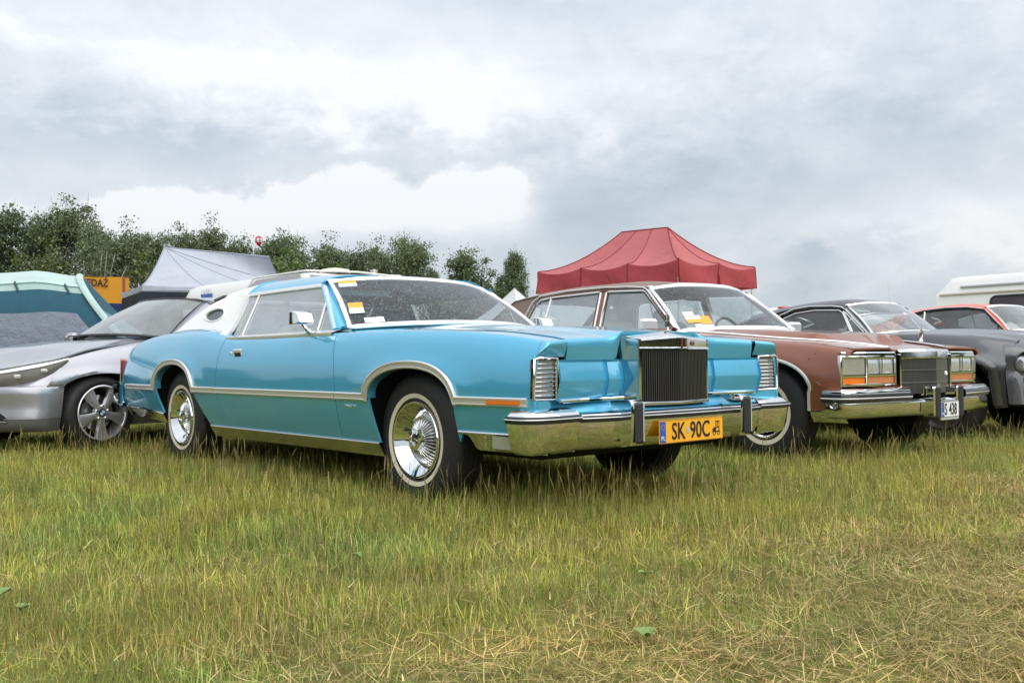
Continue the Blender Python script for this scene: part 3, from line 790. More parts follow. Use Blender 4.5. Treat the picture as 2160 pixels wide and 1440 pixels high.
        r2 = MB(); barpath(r2, E3, [(.003, .506), (.015, .503), (.020, .491), (.015, .475), (.003, .471)]); r2.build('bumper_rubber_strip', RUBBER, bumper)
        r3 = MB(); barpath(r3, E3, [(.0175, .4955), (.0215, .492), (.0175, .4885)]); r3.build('strip_bright_line', BRIGHT, bumper)
        g = MB(); G = []
        for wd, xs in ((-.046, 0), (-.040, .006), (.040, .006), (.046, 0)):
            G.append([(1.00, s_ * .428 + wd, .560), (1.06, s_ * .428 + wd, .566), (1.115 + xs, s_ * .428 + wd, .566), (1.132 + xs, s_ * .428 + wd, .556), (1.136 + xs, s_ * .428 + wd, .540), (1.132 + xs, s_ * .428 + wd, .38), (1.12 + xs, s_ * .428 + wd, .350), (1.07, s_ * .428 + wd, .342)])
        g.grid(np.array(G)); [g.poly([*G[k]], flip=(k == 0)) for k in (0, 3)]
        go = g.build('bumper_guard', CHROME, bumper, smooth=40)
        MB().box((1.143, s_ * .428, .457), (.024, .058, .196), .010).build('guard_rubber', RUBBER, bumper)
        MB().box((1.1555, s_ * .428 + .018, .457), (.003, .006, .172), .001).build('guard_bright_line', BRIGHT, bumper)
        cl = MB(); cl.grid(np.array([[(x, s_ * y, z) for x in (.70, .80, .90, .985)] for y, z in ((.964, .405), (.962, .345), (.94, .330))]), flip=(s_ < 0)); cl.build('cornering_lamp', LENSDULL, root)
    P_, L_, R3_, M_ = plate(root, (1.112, 0, .400), (0, 1, 0), (0, 0, 1), .505, .114, ORANGEPLATE, (('SK', -.108), ('90C', .062)), .118, sx=.80)
    MB().poly([L_(x, y, .0055) for x, y in ((-.046, -.012), (-.022, -.012), (-.022, .016), (-.046, .016))], R3_ @ np.array([0, 0, -.001])).build('plate_seal', mat_once('seal_grey', (.55, .55, .50), .4, .3), P_, smooth=0)
    carp = MB()
    for bx in [(.186, .224, -.016, -.008), (.190, .214, -.012, .010), (.205, .226, .004, .032), (.203, .229, .032, .036), (.180, .192, -.010, .006)]:
        pass
    for x0, x1, y0, y1 in ((.176, .232, -.020, -.015), (.178, .200, -.015, .004), (.198, .230, .001, .005), (.198, .201, .005, .034), (.213, .216, .005, .034), (.227, .230, .005, .034), (.195, .233, .033, .037), (.228, .231, -.015, .004), (.170, .174, -.022, -.002)):
        carp.poly([L_(a * .9 + .012, b, .0056) for a, b in ((x0, y0), (x1, y0), (x1, y1), (x0, y1))], R3_ @ np.array([0, 0, -.001]))
    for cx in (.184, .224):
        th = np.linspace(0, 2 * np.pi, 20, endpoint=False)
        carp.sweep([L_(cx * .9 + .012 + .0105 * math.cos(t), -.024 + .0105 * math.sin(t), .005) for t in th], [(0, -.0018), (.0008, 0), (0, .0018)], R3_ @ np.array([0, 0, 1]), closed=True)
    carp.build('plate_vintage_car_symbol', INK, P_, smooth=0)
    # chrome valance below the nose sides and rocker mouldings
    for xs, zs, nm in (((.445, .60, .80, 1.0), (.414, .4145, .415, .415), 'valance_moulding'), ((-2.44, -1.6, -.7, -.285), (.312, .312, .312, .312), 'rocker_moulding'), ((-4.2, -3.8, -3.5, -3.28), (.400, .392, .380, .366), 'quarter_lower_moulding')):
        n = 24; x = np.linspace(xs[0], xs[-1], n); z = np.interp(x, xs, zs); y = B.Y(x, z)
        dz = -.075 if nm != 'valance_moulding' else -.088
        G = np.stack([np.stack([x, y + a, z + b], 1) for a, b in ((0, .006), (.009, .004), (.011, -.002), (.007, -.008), (-.004, -.03), (-.03, dz), (-.10, dz - .01))], 1)
        if nm == 'valance_moulding':   # rounds up towards the wheel opening
            k = sstep(x, .445, .56)[:, None]; G[:, 3:, 2] = z[:, None] - .008 + (G[:, 3:, 2] - z[:, None] + .008) * k
        both(nm, MB().grid(G, flip=True), CHROME if nm != 'rocker_moulding' else mat_once('rocker_bright', (.55, .55, .52), .16, 1.0), root, smooth=35)
    # ---- side mouldings following the arches
    zmo = zm + .006
    def arcpts(k, lo, hi):
        a = B.arch_path(k, 34, .020); return [(x, max(z, zmo)) for x, z in a]
    seg = {'rear': [(-4.07, zmo), (-3.9, zmo), (-3.6, zmo), (-3.42, zmo)] + arcpts(1, 0, 0) + [(-2.58, zmo), (-2.4, zmo), (-2.247, zmo)],
           'door': [(x, zmo) for x in np.linspace(-2.243, -.652, 14)],
           'front': [(x, zmo) for x in np.linspace(-.647, -.36, 5)] + arcpts(0, 0, 0) + [(x, zmo) for x in np.linspace(.49, .945, 8)]}
    for k, xz in seg.items():
        P = B.path(xz, .0005); mo = MB()
        mo.sweep(P, [(0, -.021), (.010, -.020), (.013, -.013), (.011, -.010), (.011, .008), (.015, .012), (.012, .021), (0, .022)], (0, 1, 0))
        for ob in both('side_moulding', mo, mat_once('moulding_satin', (.66, .64, .58), .26, .6), root, smooth=25):
            s_ = 1 if ob.data.vertices[len(ob.data.vertices) // 2].co.y > 0 else -1
            bl = MB(); pa = P.copy(); pa[:, 1] += .0115; T = np.gradient(pa, axis=0); T /= np.linalg.norm(T, axis=1, keepdims=True)
            up = np.cross(np.array([0, 1.0, 0]), T) * -1
            pb = pa + up * .0165
            bl.tube(pb if s_ > 0 else pb * np.array([1, -1, 1]), .0048, 6); bl.build('moulding_bead', mat_once('bead_white', (.86, .86, .85), .25, .6), ob)
            if k == 'front':
                am = MB(); xa = np.linspace(.69, .905, 6); pp = B.path([(x, zmo - .001) for x in xa], .011)
                am.sweep(pp, [(0, -.010), (.005, -.009), (.005, .008), (0, .009)], (0, 1, 0)); (am if s_ > 0 else am.mirror()).build('side_marker', AMBER, ob)
    # arch inner lips
    for k in (0, 1):
        xz = B.arch_path(k, 34); P = B.path(xz, -.002); G = np.stack([P, P - np.array([0, .05, 0])], 1)
        both('arch_lip', MB().grid(G), BLUE, root)
    text('fender_badge', 'MARK IV', .030, CHROME, root, frame((-.50, -float(B.Y(-.50, .508)) - .001, .508), (1, 0, 0), (0, 0, 1)), .003)
    # ---- wheels
    for sg in (-1, 1):
        wheel(root, 0, sg, .905, .344, .358, .2017, 'turbine'); wheel(root, -3.058, sg, .905, .344, .358, .2017, 'turbine')
    # ---- greenhouse
    yg = lambda z: .83 - (z - .95) * .472
    wb = [(-.86, .775, .966), (-.74, .52, .985), (-.645, .25, .995), (-.62, 0, .998)]; wt = [(-1.325, .634, 1.276), (-1.255, .42, 1.300), (-1.225, .2, 1.310), (-1.220, 0, 1.313)]
    mir = lambda L: L + [(x, -y, z) for x, y, z in L[::-1]][1:]
    WB, WT = rs(mir(wb), 41), rs(mir(wt), 41)
    v = np.linspace(0, 1, 13)[None, :, None]; WS = WB[:, None] * (1 - v) + WT[:, None] * v + np.array([.012, 0, .016]) * np.sin(v * np.pi) * 1.0
    MB().grid(WS).build('windscreen', WSGLASS, root, smooth=180)
    wf = MB(); loop = np.concatenate([WS[:, 0], WS[-1, 1:], WS[::-1, -1][1:], WS[0, ::-1][1:-1]])
    wf.sweep(loop, [(-.004, -.016), (.006, -.015), (.010, 0), (.006, .015), (-.004, .016)], (.75, 0, .66), closed=True)
    wfo = wf.build('windscreen_frame', BRIGHT, root, smooth=50)
    ge = MB(); ins = WS * .94 + WS.mean((0, 1)) * .06; lp2 = np.concatenate([ins[:, 0], ins[-1, 1:], ins[::-1, -1][1:], ins[0, ::-1][1:-1]])
    ge.grid(np.stack([loop + np.array([-.004, 0, -.004]), lp2 + np.array([-.006, 0, -.006])], 1), cu=True); ge.build('windscreen_gasket', BLACK, root)
    # pillars, roof
    dF, dT0, dT1, dR = (-.925, .83, .950), (-1.290, .690, 1.247), (-2.335, .690, 1.240), (-2.345, .83, .945)
    ap = MB(); c1 = [(-.868, .792, .955), (-1.10, .722, 1.115), (-1.335, .650, 1.268)]; c2 = [(-.925, .838, .945), (-1.115, .765, 1.10), (-1.292, .696, 1.245)]
    G = ruled(c1, c2, 16, 5); G[:, 1:4] += np.array([.006, .008, .003]); ap.panel(G, edge=.02); both('windscreen_pillar', ap, BLUE, root)
    # roof skin
    ye, zcR = .700, curve([-3.0, -2.9, -2.6, -2.2, -1.7, -1.45, -1.2], [1.278, 1.296, 1.332, 1.352, 1.352, 1.343, 1.320])
    zeR = curve([-3.0, -2.8, -2.33, -1.3], [1.235, 1.248, 1.246, 1.252]); yE = curve([-3.0, -2.8, -2.33, -1.3, -1.2], [.665, .672, .698, .698, .690])
    yn = np.linspace(-1, 1, 45); yn = np.sign(yn) * (1 - (1 - np.abs(yn)) ** 1.7)
    def roofz(x, n): return zcR(x) - (zcR(x) - zeR(x)) * np.abs(n) ** 8
    def roofgrid(xf, xr, n):
        t = np.linspace(0, 1, n)[:, None]; X = xf(yn)[None] * (1 - t) + xr(yn)[None] * t; N2 = np.repeat(yn[None], n, 0)
        return np.stack([X, N2 * yE(X), roofz(X, N2)], 2)
    xfr = lambda n: np.interp(np.abs(n) * .70, [0, .2, .42, .634, .70], [-1.228, -1.233, -1.263, -1.333, -1.36])
    rg = roofgrid(xfr, lambda n: np.full_like(n, -2.33), 22)
    MB().panel(rg, flip=True, edge=.012).build('roof', BLUE, root, smooth=50)
    rv = roofgrid(lambda n: np.full_like(n, -2.335), lambda n: -2.90 + .10 * np.abs(n) ** 2, 14)
    rv[..., 2] += .006 * np.sin(np.linspace(0, 1, 14))[:, None].clip(0, .1) * 10 * (1 - np.abs(yn)[None] ** 6) 
    vt = MB().panel(rv, flip=True, edge=.006).build('vinyl_roof', WHITEVINYL, root, smooth=50)
    band = MB(); bpth = np.stack([np.full(45, -2.332), yn * yE(-2.33), roofz(np.full(45, -2.33), yn)], 1)
    band.sweep(bpth, xprof(.028, .010), np.stack([0 * yn, yn ** 7, 1 - np.abs(yn) ** 7 * .5], 1)); band.build('roof_band', BLUE, root)
    # C pillars with oval opera windows
    cf = rs([(-2.340, .700, 1.246), (-2.350, .768, 1.10), (-2.375, .832, .985), (-2.47, .872, .934)], 24)
    cr = rs([(-2.80, .674, 1.246), (-2.93, .712, 1.205), (-3.10, .762, 1.13), (-3.33, .842, .998)], 24)
    def cfn(u_, v_):
        i = v_ * 23; a = np.array([np.interp(i, range(24), cf[:, k]) for k in range(3)]); b = np.array([np.interp(i, range(24), cr[:, k]) for k in range(3)])
        return a * (1 - u_) + b * u_ + np.array([0, .012, 0]) * math.sin(u_ * math.pi) * math.sin(v_ * math.pi)
    cp = MB(); ring = holed(cfn, .57, .47, .22, .15, cp); both('vinyl_pillar', cp, WHITEVINYL, root, smooth=60)
    both('opera_window', MB().poly([p - np.array([0, .016, 0]) for p in ring], flip=True), GLASSDK, root)
    fo = MB(); fo.sweep(ring, [(-.014, -.006), (.004, -.006), (.006, 0), (.004, .006), (-.014, .006)], (0, 1, 0), closed=True); both('opera_window_rim', fo, WHITEVINYL, root)
    ob = MB(); ob.grid(np.array([ring - np.array([0, .003, 0]), ring - np.array([0, .05, 0])]), cv=True); both('opera_window_reveal', ob, BLACK, root)
    wl = MB(); wl.sweep([(-2.45, .874, .975), (-2.75, .868, 1.006), (-3.05, .857, 1.008), (-3.34, .843, .996)], xprof(.012, .006), (0, .8, .6)); both('vinyl_edge_trim', wl, BRIGHT, root)
    sh2 = MB(); sh2.grid(ruled([(-2.35, .905, .95), (-2.6, .885, .985), (-2.9, .87, .997), (-3.34, .85, .99)], [(-2.36, .84, .96), (-2.6, .85, 1.0), (-2.9, .85, 1.012), (-3.34, .83, 1.0)], 14, 3)); both('quarter_shoulder', sh2, BLUE, root)
    # rear window and deck
    RL = np.concatenate([rs([(-2.80, .672, 1.244), (-2.88, .45, 1.28), (-2.905, .2, 1.29), (-2.91, 0, 1.291)], 12), rs([(-2.91, 0, 1.291), (-2.905, -.2, 1.29), (-2.88, -.45, 1.28), (-2.80, -.672, 1.244)], 12)[1:]])
    RBt = np.concatenate([rs([(-3.33, .84, .998), (-3.44, .5, 1.0), (-3.48, 0, 1.0)], 12), rs([(-3.48, 0, 1.0), (-3.44, -.5, 1.0), (-3.33, -.84, .998)], 12)[1:]])
    t = np.linspace(0, 1, 8)[None, :, None]; RW = RL[:, None] * (1 - t) + RBt[:, None] * t
    MB().grid(RW[4:-4, 1:-1]).build('rear_window', GLASSDK, root, smooth=180)
    rwf = MB(); rwf.grid(RW[:5] + .001); rwf.grid(RW[-5:] + .001); rwf.grid(RW[4:-4, :2]); rwf.grid(RW[4:-4, -2:]); rwf.build('rear_window_surround', WHITEVINYL, root, smooth=60)
    dx = np.linspace(-4.345, -3.36, 14); dy = np.linspace(-1, 1, 25)
    D = np.array([[(x, n * (float(B.yin(x)) + .0), float(B.zt(x)) + .004 + .012 * (1 - n * n) + .03 * np.exp(-(n * .8 / .38) ** 4) * sstep(-x, 3.6, 4.2)) for n in dy] for x in dx])
    MB().panel(D, flip=False, edge=.012).build('boot_lid', BLUE, root, smooth=45)
    tl = MB(); tl.grid(np.array([[(-4.345 - .03 * math.sin(k * math.pi) - (.06 if abs(y) < .36 and .5 < zz < .85 else 0), y, zz) for y in np.linspace(-.83, .83, 31)] for k, zz in zip(np.linspace(0, 1, 10), np.linspace(.815, .42, 10))])); tl.build('tail_panel', BLUE, root, smooth=50)
    for s_ in (-1, 1):
        tq = MB(); tq.box((-4.345, s_ * .865, .685), (.05, .085, .22), .015); to = tq.build('tail_lamp', REDLENS, root)
        MB().sweep([(-4.33, s_ * .912, .80), (-4.335, s_ * .914, .575)], xprof(.05, .008), (-.3, s_, 0)).build('tail_lamp_bezel', CHROME, to)
    rbm = MB(); e = [(-4.34, .93), (-4.46, .925), (-4.555, .89), (-4.60, .80), (-4.62, .4), (-4.62, 0)]; e = e + [(x, -y) for x, y in e[::-1]][1:]
    barpath(rbm, [(x, y, 0) for x, y in e], [(-.09, .600), (-.02, .595), (0, .575), (.006, .55), (.002, .42), (-.03, .385), (-.10, .38)][::1])
    rbo = rbm.build('rear_bumper', CHROME, root, smooth=45)
    r4 = MB(); barpath(r4, [(x, y, 0) for x, y in e], [(.003, .578), (.014, .574), (.016, .56), (.012, .545), (.004, .54)]); r4.build('bumper_rubber_strip', RUBBER, rbo)
    bs = MB(); bs.grid(np.array([[(x, y, z) for x, y in ((-4.25, .925), (-4.36, .918), (-4.45, .90), (-4.50, .86))] for z in (.60, .50, .40)])); both('bumper_filler', bs, BLUE, root)
    # ---- side glass and mouldings
    gpl = [(-.945, .955), (-1.296, 1.24), (-2.325, 1.232), (-2.335, .948)]
    q3 = lambda x, z, o=0.0: (x, yg(z) + o, z)
    both('door_glass', MB().grid(ruled([q3(-1.135, .952), q3(-1.172, 1.135), q3(-1.30, 1.238)], [q3(-2.160, .948), q3(-2.163, 1.09), q3(-2.168, 1.233)], 10, 8)), GLASS, root)
    both('vent_glass', MB().poly([q3(-.945, .954), q3(-1.13, .952), q3(-1.168, 1.136)]), GLASS, root)
    both('quarter_glass', MB().poly([q3(-2.162, .948), q3(-2.332, .947), q3(-2.325, 1.232), q3(-2.168, 1.232)]), GLASS, root)
    both('vent_bar', MB().sweep([q3(-1.132, .95, .003), q3(-1.150, 1.05, .003), q3(-1.172, 1.14, .003)], xprof(.016, .010), (0, 1, .47)), BRIGHT, root)
    both('quarter_bar', MB().sweep([q3(-2.163, .945, .003), q3(-2.167, 1.236, .003)], xprof(.014, .010), (0, 1, .47)), BRIGHT, root)
    fp = [q3(-.930, .953, .010), q3(-1.11, 1.105, .010), q3(-1.275, 1.236, .010), q3(-1.298, 1.246, .010), q3(-1.35, 1.249, .010), q3(-1.8, 1.248, .010), q3(-2.30, 1.242, .010), q3(-2.343, 1.236, .010)]
    both('window_frame', MB().sweep(fp, [(-.012, -.013), (.004, -.012), (.007, 0), (.004, .012), (-.012, .013)], (0, 1, .47)), BRIGHT, root)
    both('window_shade_gap', MB().grid(ruled([q3(-1.288, 1.246, -.004), q3(-2.335, 1.238, -.004)], [q3(-1.270, 1.216, -.022), q3(-2.335, 1.205, -.022)], 8, 3, False)), BLACK, root)
    both('window_rear_gap', MB().grid(ruled([q3(-2.340, .945, .0), q3(-2.335, 1.24, .0)], [q3(-2.318, .945, -.016), q3(-2.300, 1.24, -.016)], 6, 3, False)), BLACK, root)
    sl = MB(); sp_ = [(-.80, .93, .926), (-.95, .928, .928), (-1.5, .928, .926), (-2.2, .922, .928), (-2.34, .905, .936)]
    so = [(-.86, .822, .952), (-.95, .828, .953), (-1.5, .828, .951), (-2.2, .828, .948), (-2.34, .832, .950)]
    A_, B_ = rs(sp_, 24), rs(so, 24)
    sl.grid(np.stack([A_ + np.array([0, .002, -.018]), A_ + np.array([0, .008, -.012]), A_ + np.array([0, .007, .004]), A_ * .6 + B_ * .4 + np.array([0, 0, .006]), B_], 1), flip=False)
    both('window_sill_moulding', sl, BRIGHT, root, smooth=50)
    bt = MB(); bo = rs([(-2.345, .70, 1.244), (-2.360, .775, 1.09), (-2.395, .845, .985), (-2.432, .882, .950), (-2.436, .904, .930), (-2.425, .914, .920), (-2.40, .919, .915)], 30); bi = rs([(-2.315, .706, 1.240), (-2.322, .776, 1.09), (-2.332, .838, .975), (-2.343, .852, .958), (-2.340, .859, .954), (-2.335, .864, .952), (-2.328, .868, .951)], 30)
    bt.grid(np.stack([bo - np.array([0, .004, 0]), bo + np.array([0, .014, .003]), (bo + bi) / 2 + np.array([0, .024, .005]), bi + np.array([0, .018, .002]), bi - np.array([0, .012, 0])], 1)); both('window_surround', bt, mat_once('trim_white', (.80, .81, .82), .3, .2, coat=.5), root, smooth=60)
    # ---- handle, lock, mirror
    for s_ in (-1, 1):
        yy = float(B.Y(-1.945, .815)); o = MB().box((-1.945, s_ * (yy + .001), .818), (.115, .012, .060), .005, rot=Matrix.Rotation(-s_ * .18, 3, 'X')).build('door_handle', BRIGHT, root)
        MB().box((-1.938, s_ * (yy + .0055), .811), (.085, .008, .028), .002, rot=Matrix.Rotation(-s_ * .18, 3, 'X')).build('handle_recess', BLACK, o)
        MB().box((-2.055, s_ * (float(B.Y(-2.05, .818)) + .002), .820), (.026, .010, .024), .004).build('door_lock', BRIGHT, root)
        m = MB(); G = []
        for x, k in ((-.078, .90), (-.074, 1.0), (-.055, 1.0), (.0, .90), (.024, .72)):
            G.append([(-1.02 + x * .85 - (.30 * b if x > -.01 else 0), s_ * (.995 + .76 * k * a), 1.024 + .86 * k * b * (1 if x < .02 else .9)) for a, b in ((-.080, -.048), (-.086, -.042), (-.086, .042), (-.080, .048), (0, .050), (.080, .048), (.086, .042), (.086, -.042), (.080, -.048), (0, -.050))])
        G = np.array(G); m.grid(G, cv=True, flip=(s_ < 0)); n0 = len(G[-1])
        tipx = -1.02 + .038
        m.poly([tuple(p) for p in G[-1][[0, 1, 2, 3, 4, 9]]], flip=(s_ < 0)); m.poly([tuple(p) for p in G[-1][[4, 5, 6, 7, 8, 9]]], flip=(s_ < 0))
        mo = m.build('door_mirror', CHROME, root, smooth=30)
        MB().box((-1.087, s_ * .995, 1.024), (.003, .115, .072), .001).build('mirror_glass', mat_once('mirror_face', (.8, .8, .8), .02, 1.0), mo)
        MB().tube([(-1.06, s_ * .925, .934), (-1.05, s_ * .945, .945), (-1.035, s_ * .985, .975), (-1.03, s_ * 1.0, .99)], [.020, .018, .013, .011], 10).build('mirror_stalk', CHROME, mo)
        MB().box((-1.06, s_ * .918, .934), (.13, .03, .014), .006).build('mirror_foot', CHROME, mo)
    # ---- cabin
    for s_ in (-1, 1):
        seat(root, -1.62, s_ * .36, .60, .62, 1.00, TEALSEAT, name='front_seat')
        MB().box((-2.05, s_ * .36, 1.065), (.09, .27, .13), .04).build('head_rest', TEALSEAT, root)
    seat(root, -2.55, 0, 1.35, .62, .97, TEALSEAT, name='rear_seat')
    ds = MB(); ds.grid(np.array([[(x + .16 * (1 - (y / .8) ** 2), y, z) for y in np.linspace(-.80, .80, 17)] for x, z in ((-.88, .955), (-1.0, .962), (-1.10, .945), (-1.14, .90), (-1.12, .70))])); ds.build('dashboard', DASH, root)
    th = np.linspace(0, 2 * np.pi, 28, endpoint=False)
    MB().tube([(-1.28 - .07 * math.sin(t), .37 + .19 * math.cos(t), .925 + .175 * math.sin(t)) for t in th], .012, 8, closed=True).tube([(-1.28, .19, .925), (-1.25, .37, .90), (-1.28, .55, .925)], .012, 6).tube([(-1.25, .37, .90), (-1.1, .37, .86)], .03, 8).build('steering_wheel', DASHDK, root)
    MB().box((-1.30, 0, 1.235), (.03, .26, .055), .015).tube([(-1.29, 0, 1.25), (-1.25, 0, 1.30)], .008, 6).build('rear_view_mirror', DASHDK, root)
    MB().box((-1.365, -.36, 1.215), (.05, .42, .012), .004, rot=Matrix.Rotation(.9, 3, 'Y')).build('sun_visor', TEALSEAT, root)
    MB().tube([(-1.86, .66, 1.18), (-1.84, .60, .95), (-1.80, .54, .70)], .018, 6).tube([(-1.86, -.66, 1.18), (-1.84, -.60, .95), (-1.80, -.54, .70)], .018, 6).build('seat_belt', DASHDK, root)
    hl = roofgrid(lambda n: xfr(n) - .03, lambda n: np.full_like(n, -2.85), 10); hl[..., 2] -= .03; MB().grid(hl).build('headliner', TEALSEAT, root)
    ip = MB(); ip.box((-1.55, .80, .78), (1.5, .03, .34), .01); ip.box((-1.55, -.80, .78), (1.5, .03, .34), .01); ip.box((-3.05, 0, .90), (.65, 1.5, .05), .01); ip.build('door_card', TEALSEAT, root)
    # ---- stickers behind the glass: placed on the windscreen surface
    def onws(i, v_, du=0, w=.1, h=.06, rows=()):
        p = WB[i] * (1 - v_) + WT[i] * v_ + np.array([.012, 0, .016]) * math.sin(v_ * math.pi)
        xd = WB[i - 1] - WB[i] if WB[i - 1][1] > WB[i][1] else WB[i + 1] - WB[i]
        ydir = WT[i] - WB[i]
        M = frame(p, xd, ydir); n = M.to_3x3() @ Vector((0, 0, 1)); M.translation += n * .002
        return sticker(root, M, w, h, rows)
    iR = lambda k: k if WB[0][1] < 0 else 40 - k
    a = onws(iR(3), .90, w=.115, h=.085, rows=((.5, PAPERO), (.5, PAPERW)))
    b = onws(iR(2), .33, w=.09, h=.13, rows=((.5, PAPERO), (.5, PAPERW)))
    onws(iR(4), .09, w=.12, h=.06, rows=((1, PAPERW),))
    return root, B


COUPE, CB = turquoise_coupe()

# ------------------------------------------------------------------ the field
def ground():
    m = bpy.data.materials.new('field_soil'); m.use_nodes = True
    N = NT(m.node_tree); b = N.n['Principled BSDF']; ge = N.new('ShaderNodeNewGeometry'); p = ge.outputs['Position']
    a = N.noise(p, .35, 6, .65); f = N.noise(p, 6, 6, .7); g2 = N.noise(p, 45, 4, .7)
    k = N.math('ADD', N.math('MULTIPLY', a, .5), N.math('ADD', N.math('MULTIPLY', f, .3), N.math('MULTIPLY', g2, .3)))
    c = N.ramp(k, [(.36, (.075, .082, .022)), (.50, (.150, .155, .042)), (.62, (.21, .195, .062)), (.74, (.27, .225, .095))])
    N.put(b.inputs['Base Color'], c); b.inputs['Roughness'].default_value = 1; b.inputs['Specular IOR Level'].default_value = .1
    bp = N.new('ShaderNodeBump'); bp.inputs['Strength'].default_value = .8; bp.inputs['Distance'].default_value = .03
    N.put(bp.inputs['Height'], N.noise(p, 30, 5, .7)); N.l.new(bp.outputs[0], b.inputs['Normal'])
    x = np.concatenate([[-900, -300, -100, -40], np.linspace(-20, 20, 41), [40, 100, 300, 900]])
    y = np.concatenate([[-900, -300, -100, -40, -12], np.linspace(-4, 30, 35), [45, 80, 150, 400, 1200]])
    g = MB(); g.grid(np.array([[(a_, b_, 0.0) for b_ in y] for a_ in x]))
    o = g.build('ground', m); o['kind'] = 'structure'


_ng = np.random.default_rng(91).random((6, 64, 64))
def vnoise(x, y, f, k=0):
    """smooth value noise, 0..1"""
    u, v = np.asarray(x) * f + 17.3, np.asarray(y) * f + 5.1; i, j = np.floor(u).astype(int), np.floor(v).astype(int)
    a, b = u - i, v - j; a = a * a * (3 - 2 * a); b = b * b * (3 - 2 * b); g = _ng[k]
    q = lambda m, n: g[m % 64, n % 64]
    return q(i, j) * (1 - a) * (1 - b) + q(i + 1, j) * a * (1 - b) + q(i, j + 1) * (1 - a) * b + q(i + 1, j + 1) * a * b


def dryness(x, y):
    """0 lush .. 1 mown, straw-covered"""
    n = 2 * (vnoise(x, y, 1.3, 0) + .6 * vnoise(x, y, 3.1, 1) - .8)
    return np.clip(sstep(.62 * x - .50 * (y - 2.95) + .34 * n, -.45, 1.1), 0, 1)


def blades(n, xy, hgt, wid, lean, curl, cols, lay=0.0, segs=3):
    """n curved grass blades -> vertices, tris, quads, tint (all numpy)"""
    th = rng.uniform(0, 2 * np.pi, n); lx, ly = np.cos(th), np.sin(th)
    fx, fy = -ly, lx
    ph = rng.uniform(0, 2 * np.pi, n) * .35 + th
    L = segs + 1; V = np.zeros((n, 2 * segs + 1, 3)); z0 = np.where(rng.random(n) < lay, rng.uniform(.0, .035, n), 0)
    ang0 = lean                                   # angle from vertical at the root
    px = xy[:, 0].copy(); py = xy[:, 1].copy(); pz = z0 - .004
    step = hgt / segs
    for k in range(L):
        t = k / segs; w = wid * (1 - t ** 1.6) * .5
        if k < segs:
            V[:, 2 * k] = np.stack([px - fx * w, py - fy * w, pz], 1); V[:, 2 * k + 1] = np.stack([px + fx * w, py + fy * w, pz], 1)
        else: V[:, 2 * k] = np.stack([px, py, pz], 1)
        a = ang0 + curl * t
        px += np.sin(a) * lx * step; py += np.sin(a) * ly * step; pz = np.maximum(pz + np.cos(a) * step, .004)
    base = (np.arange(n) * (2 * segs + 1))[:, None]
    q = np.concatenate([base + np.array([[2 * k, 2 * k + 1, 2 * k + 3, 2 * k + 2]]) for k in range(segs - 1)])
    t = base + np.array([[2 * segs - 2, 2 * segs - 1, 2 * segs]])
    C = np.repeat(cols[:, None], 2 * segs + 1, 1)
    return V.reshape(-1, 3), t, q, C.reshape(-1, 3)


def seeds(n, xy, hgt, lean, cols):
    """stalks with a slim seed head"""
    th = rng.uniform(0, 2 * np.pi, n); d = np.stack([np.cos(th), np.sin(th)], 1); s_ = np.stack([-d[:, 1], d[:, 0]], 1)
    s_ = np.where(rng.random((n, 1)) < .75, np.array([[1.0, 0.0]]) + .3 * s_, s_)
    prof = [(0, .0011), (.4, .0010), (.72, .0008), (.76, .0018), (.88, .0020), (1.0, .0003)]
    V = np.zeros((n, 12, 3))
    for k, (t, w) in enumerate(prof):
        off = np.sin(lean)[:, None] * d * (t ** 1.7 * hgt)[:, None] if np.ndim(t) else np.sin(lean)[:, None] * d * (hgt * t ** 1.7)[:, None]
        z = hgt * t * np.cos(lean * t)
        ww = w * (1 + .25 * rng.standard_normal(n))
        for j, sg in enumerate((-1, 1)):
            V[:, 2 * k + j, :2] = xy + off + sg * s_ * ww[:, None]; V[:, 2 * k + j, 2] = z
    base = (np.arange(n) * 12)[:, None]
    q = np.concatenate([base + np.array([[2 * k, 2 * k + 1, 2 * k + 3, 2 * k + 2]]) for k in range(5)])
    return V.reshape(-1, 3), np.zeros((0, 3), int), q, np.repeat(cols[:, None], 12, 1).reshape(-1, 3)


SPREAD = 1.0


def scatter(n, y0, y1, spread=SPREAD):
    """points in the strip of field that lies before the cars, denser nearby"""
    y = np.sqrt(rng.uniform(y0 ** 2, y1 ** 2, n)); x = rng.uniform(-1, 1, n) * (y * spread + .5)
    return np.stack([x, y], 1)


GREENS = np.array([(.150, .175, .028), (.105, .140, .024), (.19, .200, .040), (.24, .225, .052), (.085, .122, .026), (.165, .185, .058)])
STRAWS = np.array([(.36, .26, .115), (.44, .33, .16), (.30, .20, .08), (.22, .135, .06), (.40, .31, .13), (.34, .27, .095)])
def tint(n, dry, straw_p, xy=None):
    g = 2.0 * GREENS[rng.integers(0, len(GREENS), n)]; s_ = STRAWS[rng.integers(0, len(STRAWS), n)]
    k = (rng.random(n) < straw_p)[:, None]
    c = np.where(k, s_ * 1.3, g * (1 - .15 * dry[:, None]) + np.array([.05, .03, 0]) * dry[:, None] * .6)
    c = c * rng.uniform(.42, 1.6, (n, 1)); sk = np.where(k, .35, 1.0)
    if xy is not None:       # tufts differ: some blue green, some yellow, some brown at the base
        a, b = vnoise(xy[:, 0], xy[:, 1], 5.5, 2)[:, None], vnoise(xy[:, 0], xy[:, 1], 2.2, 3)[:, None]
        c = c * (1 + (.76 * a - .38) * (.5 + .5 * sk)) * (1 + sk * (b - .5) * np.array([.45, .12, -.1]))
    return c


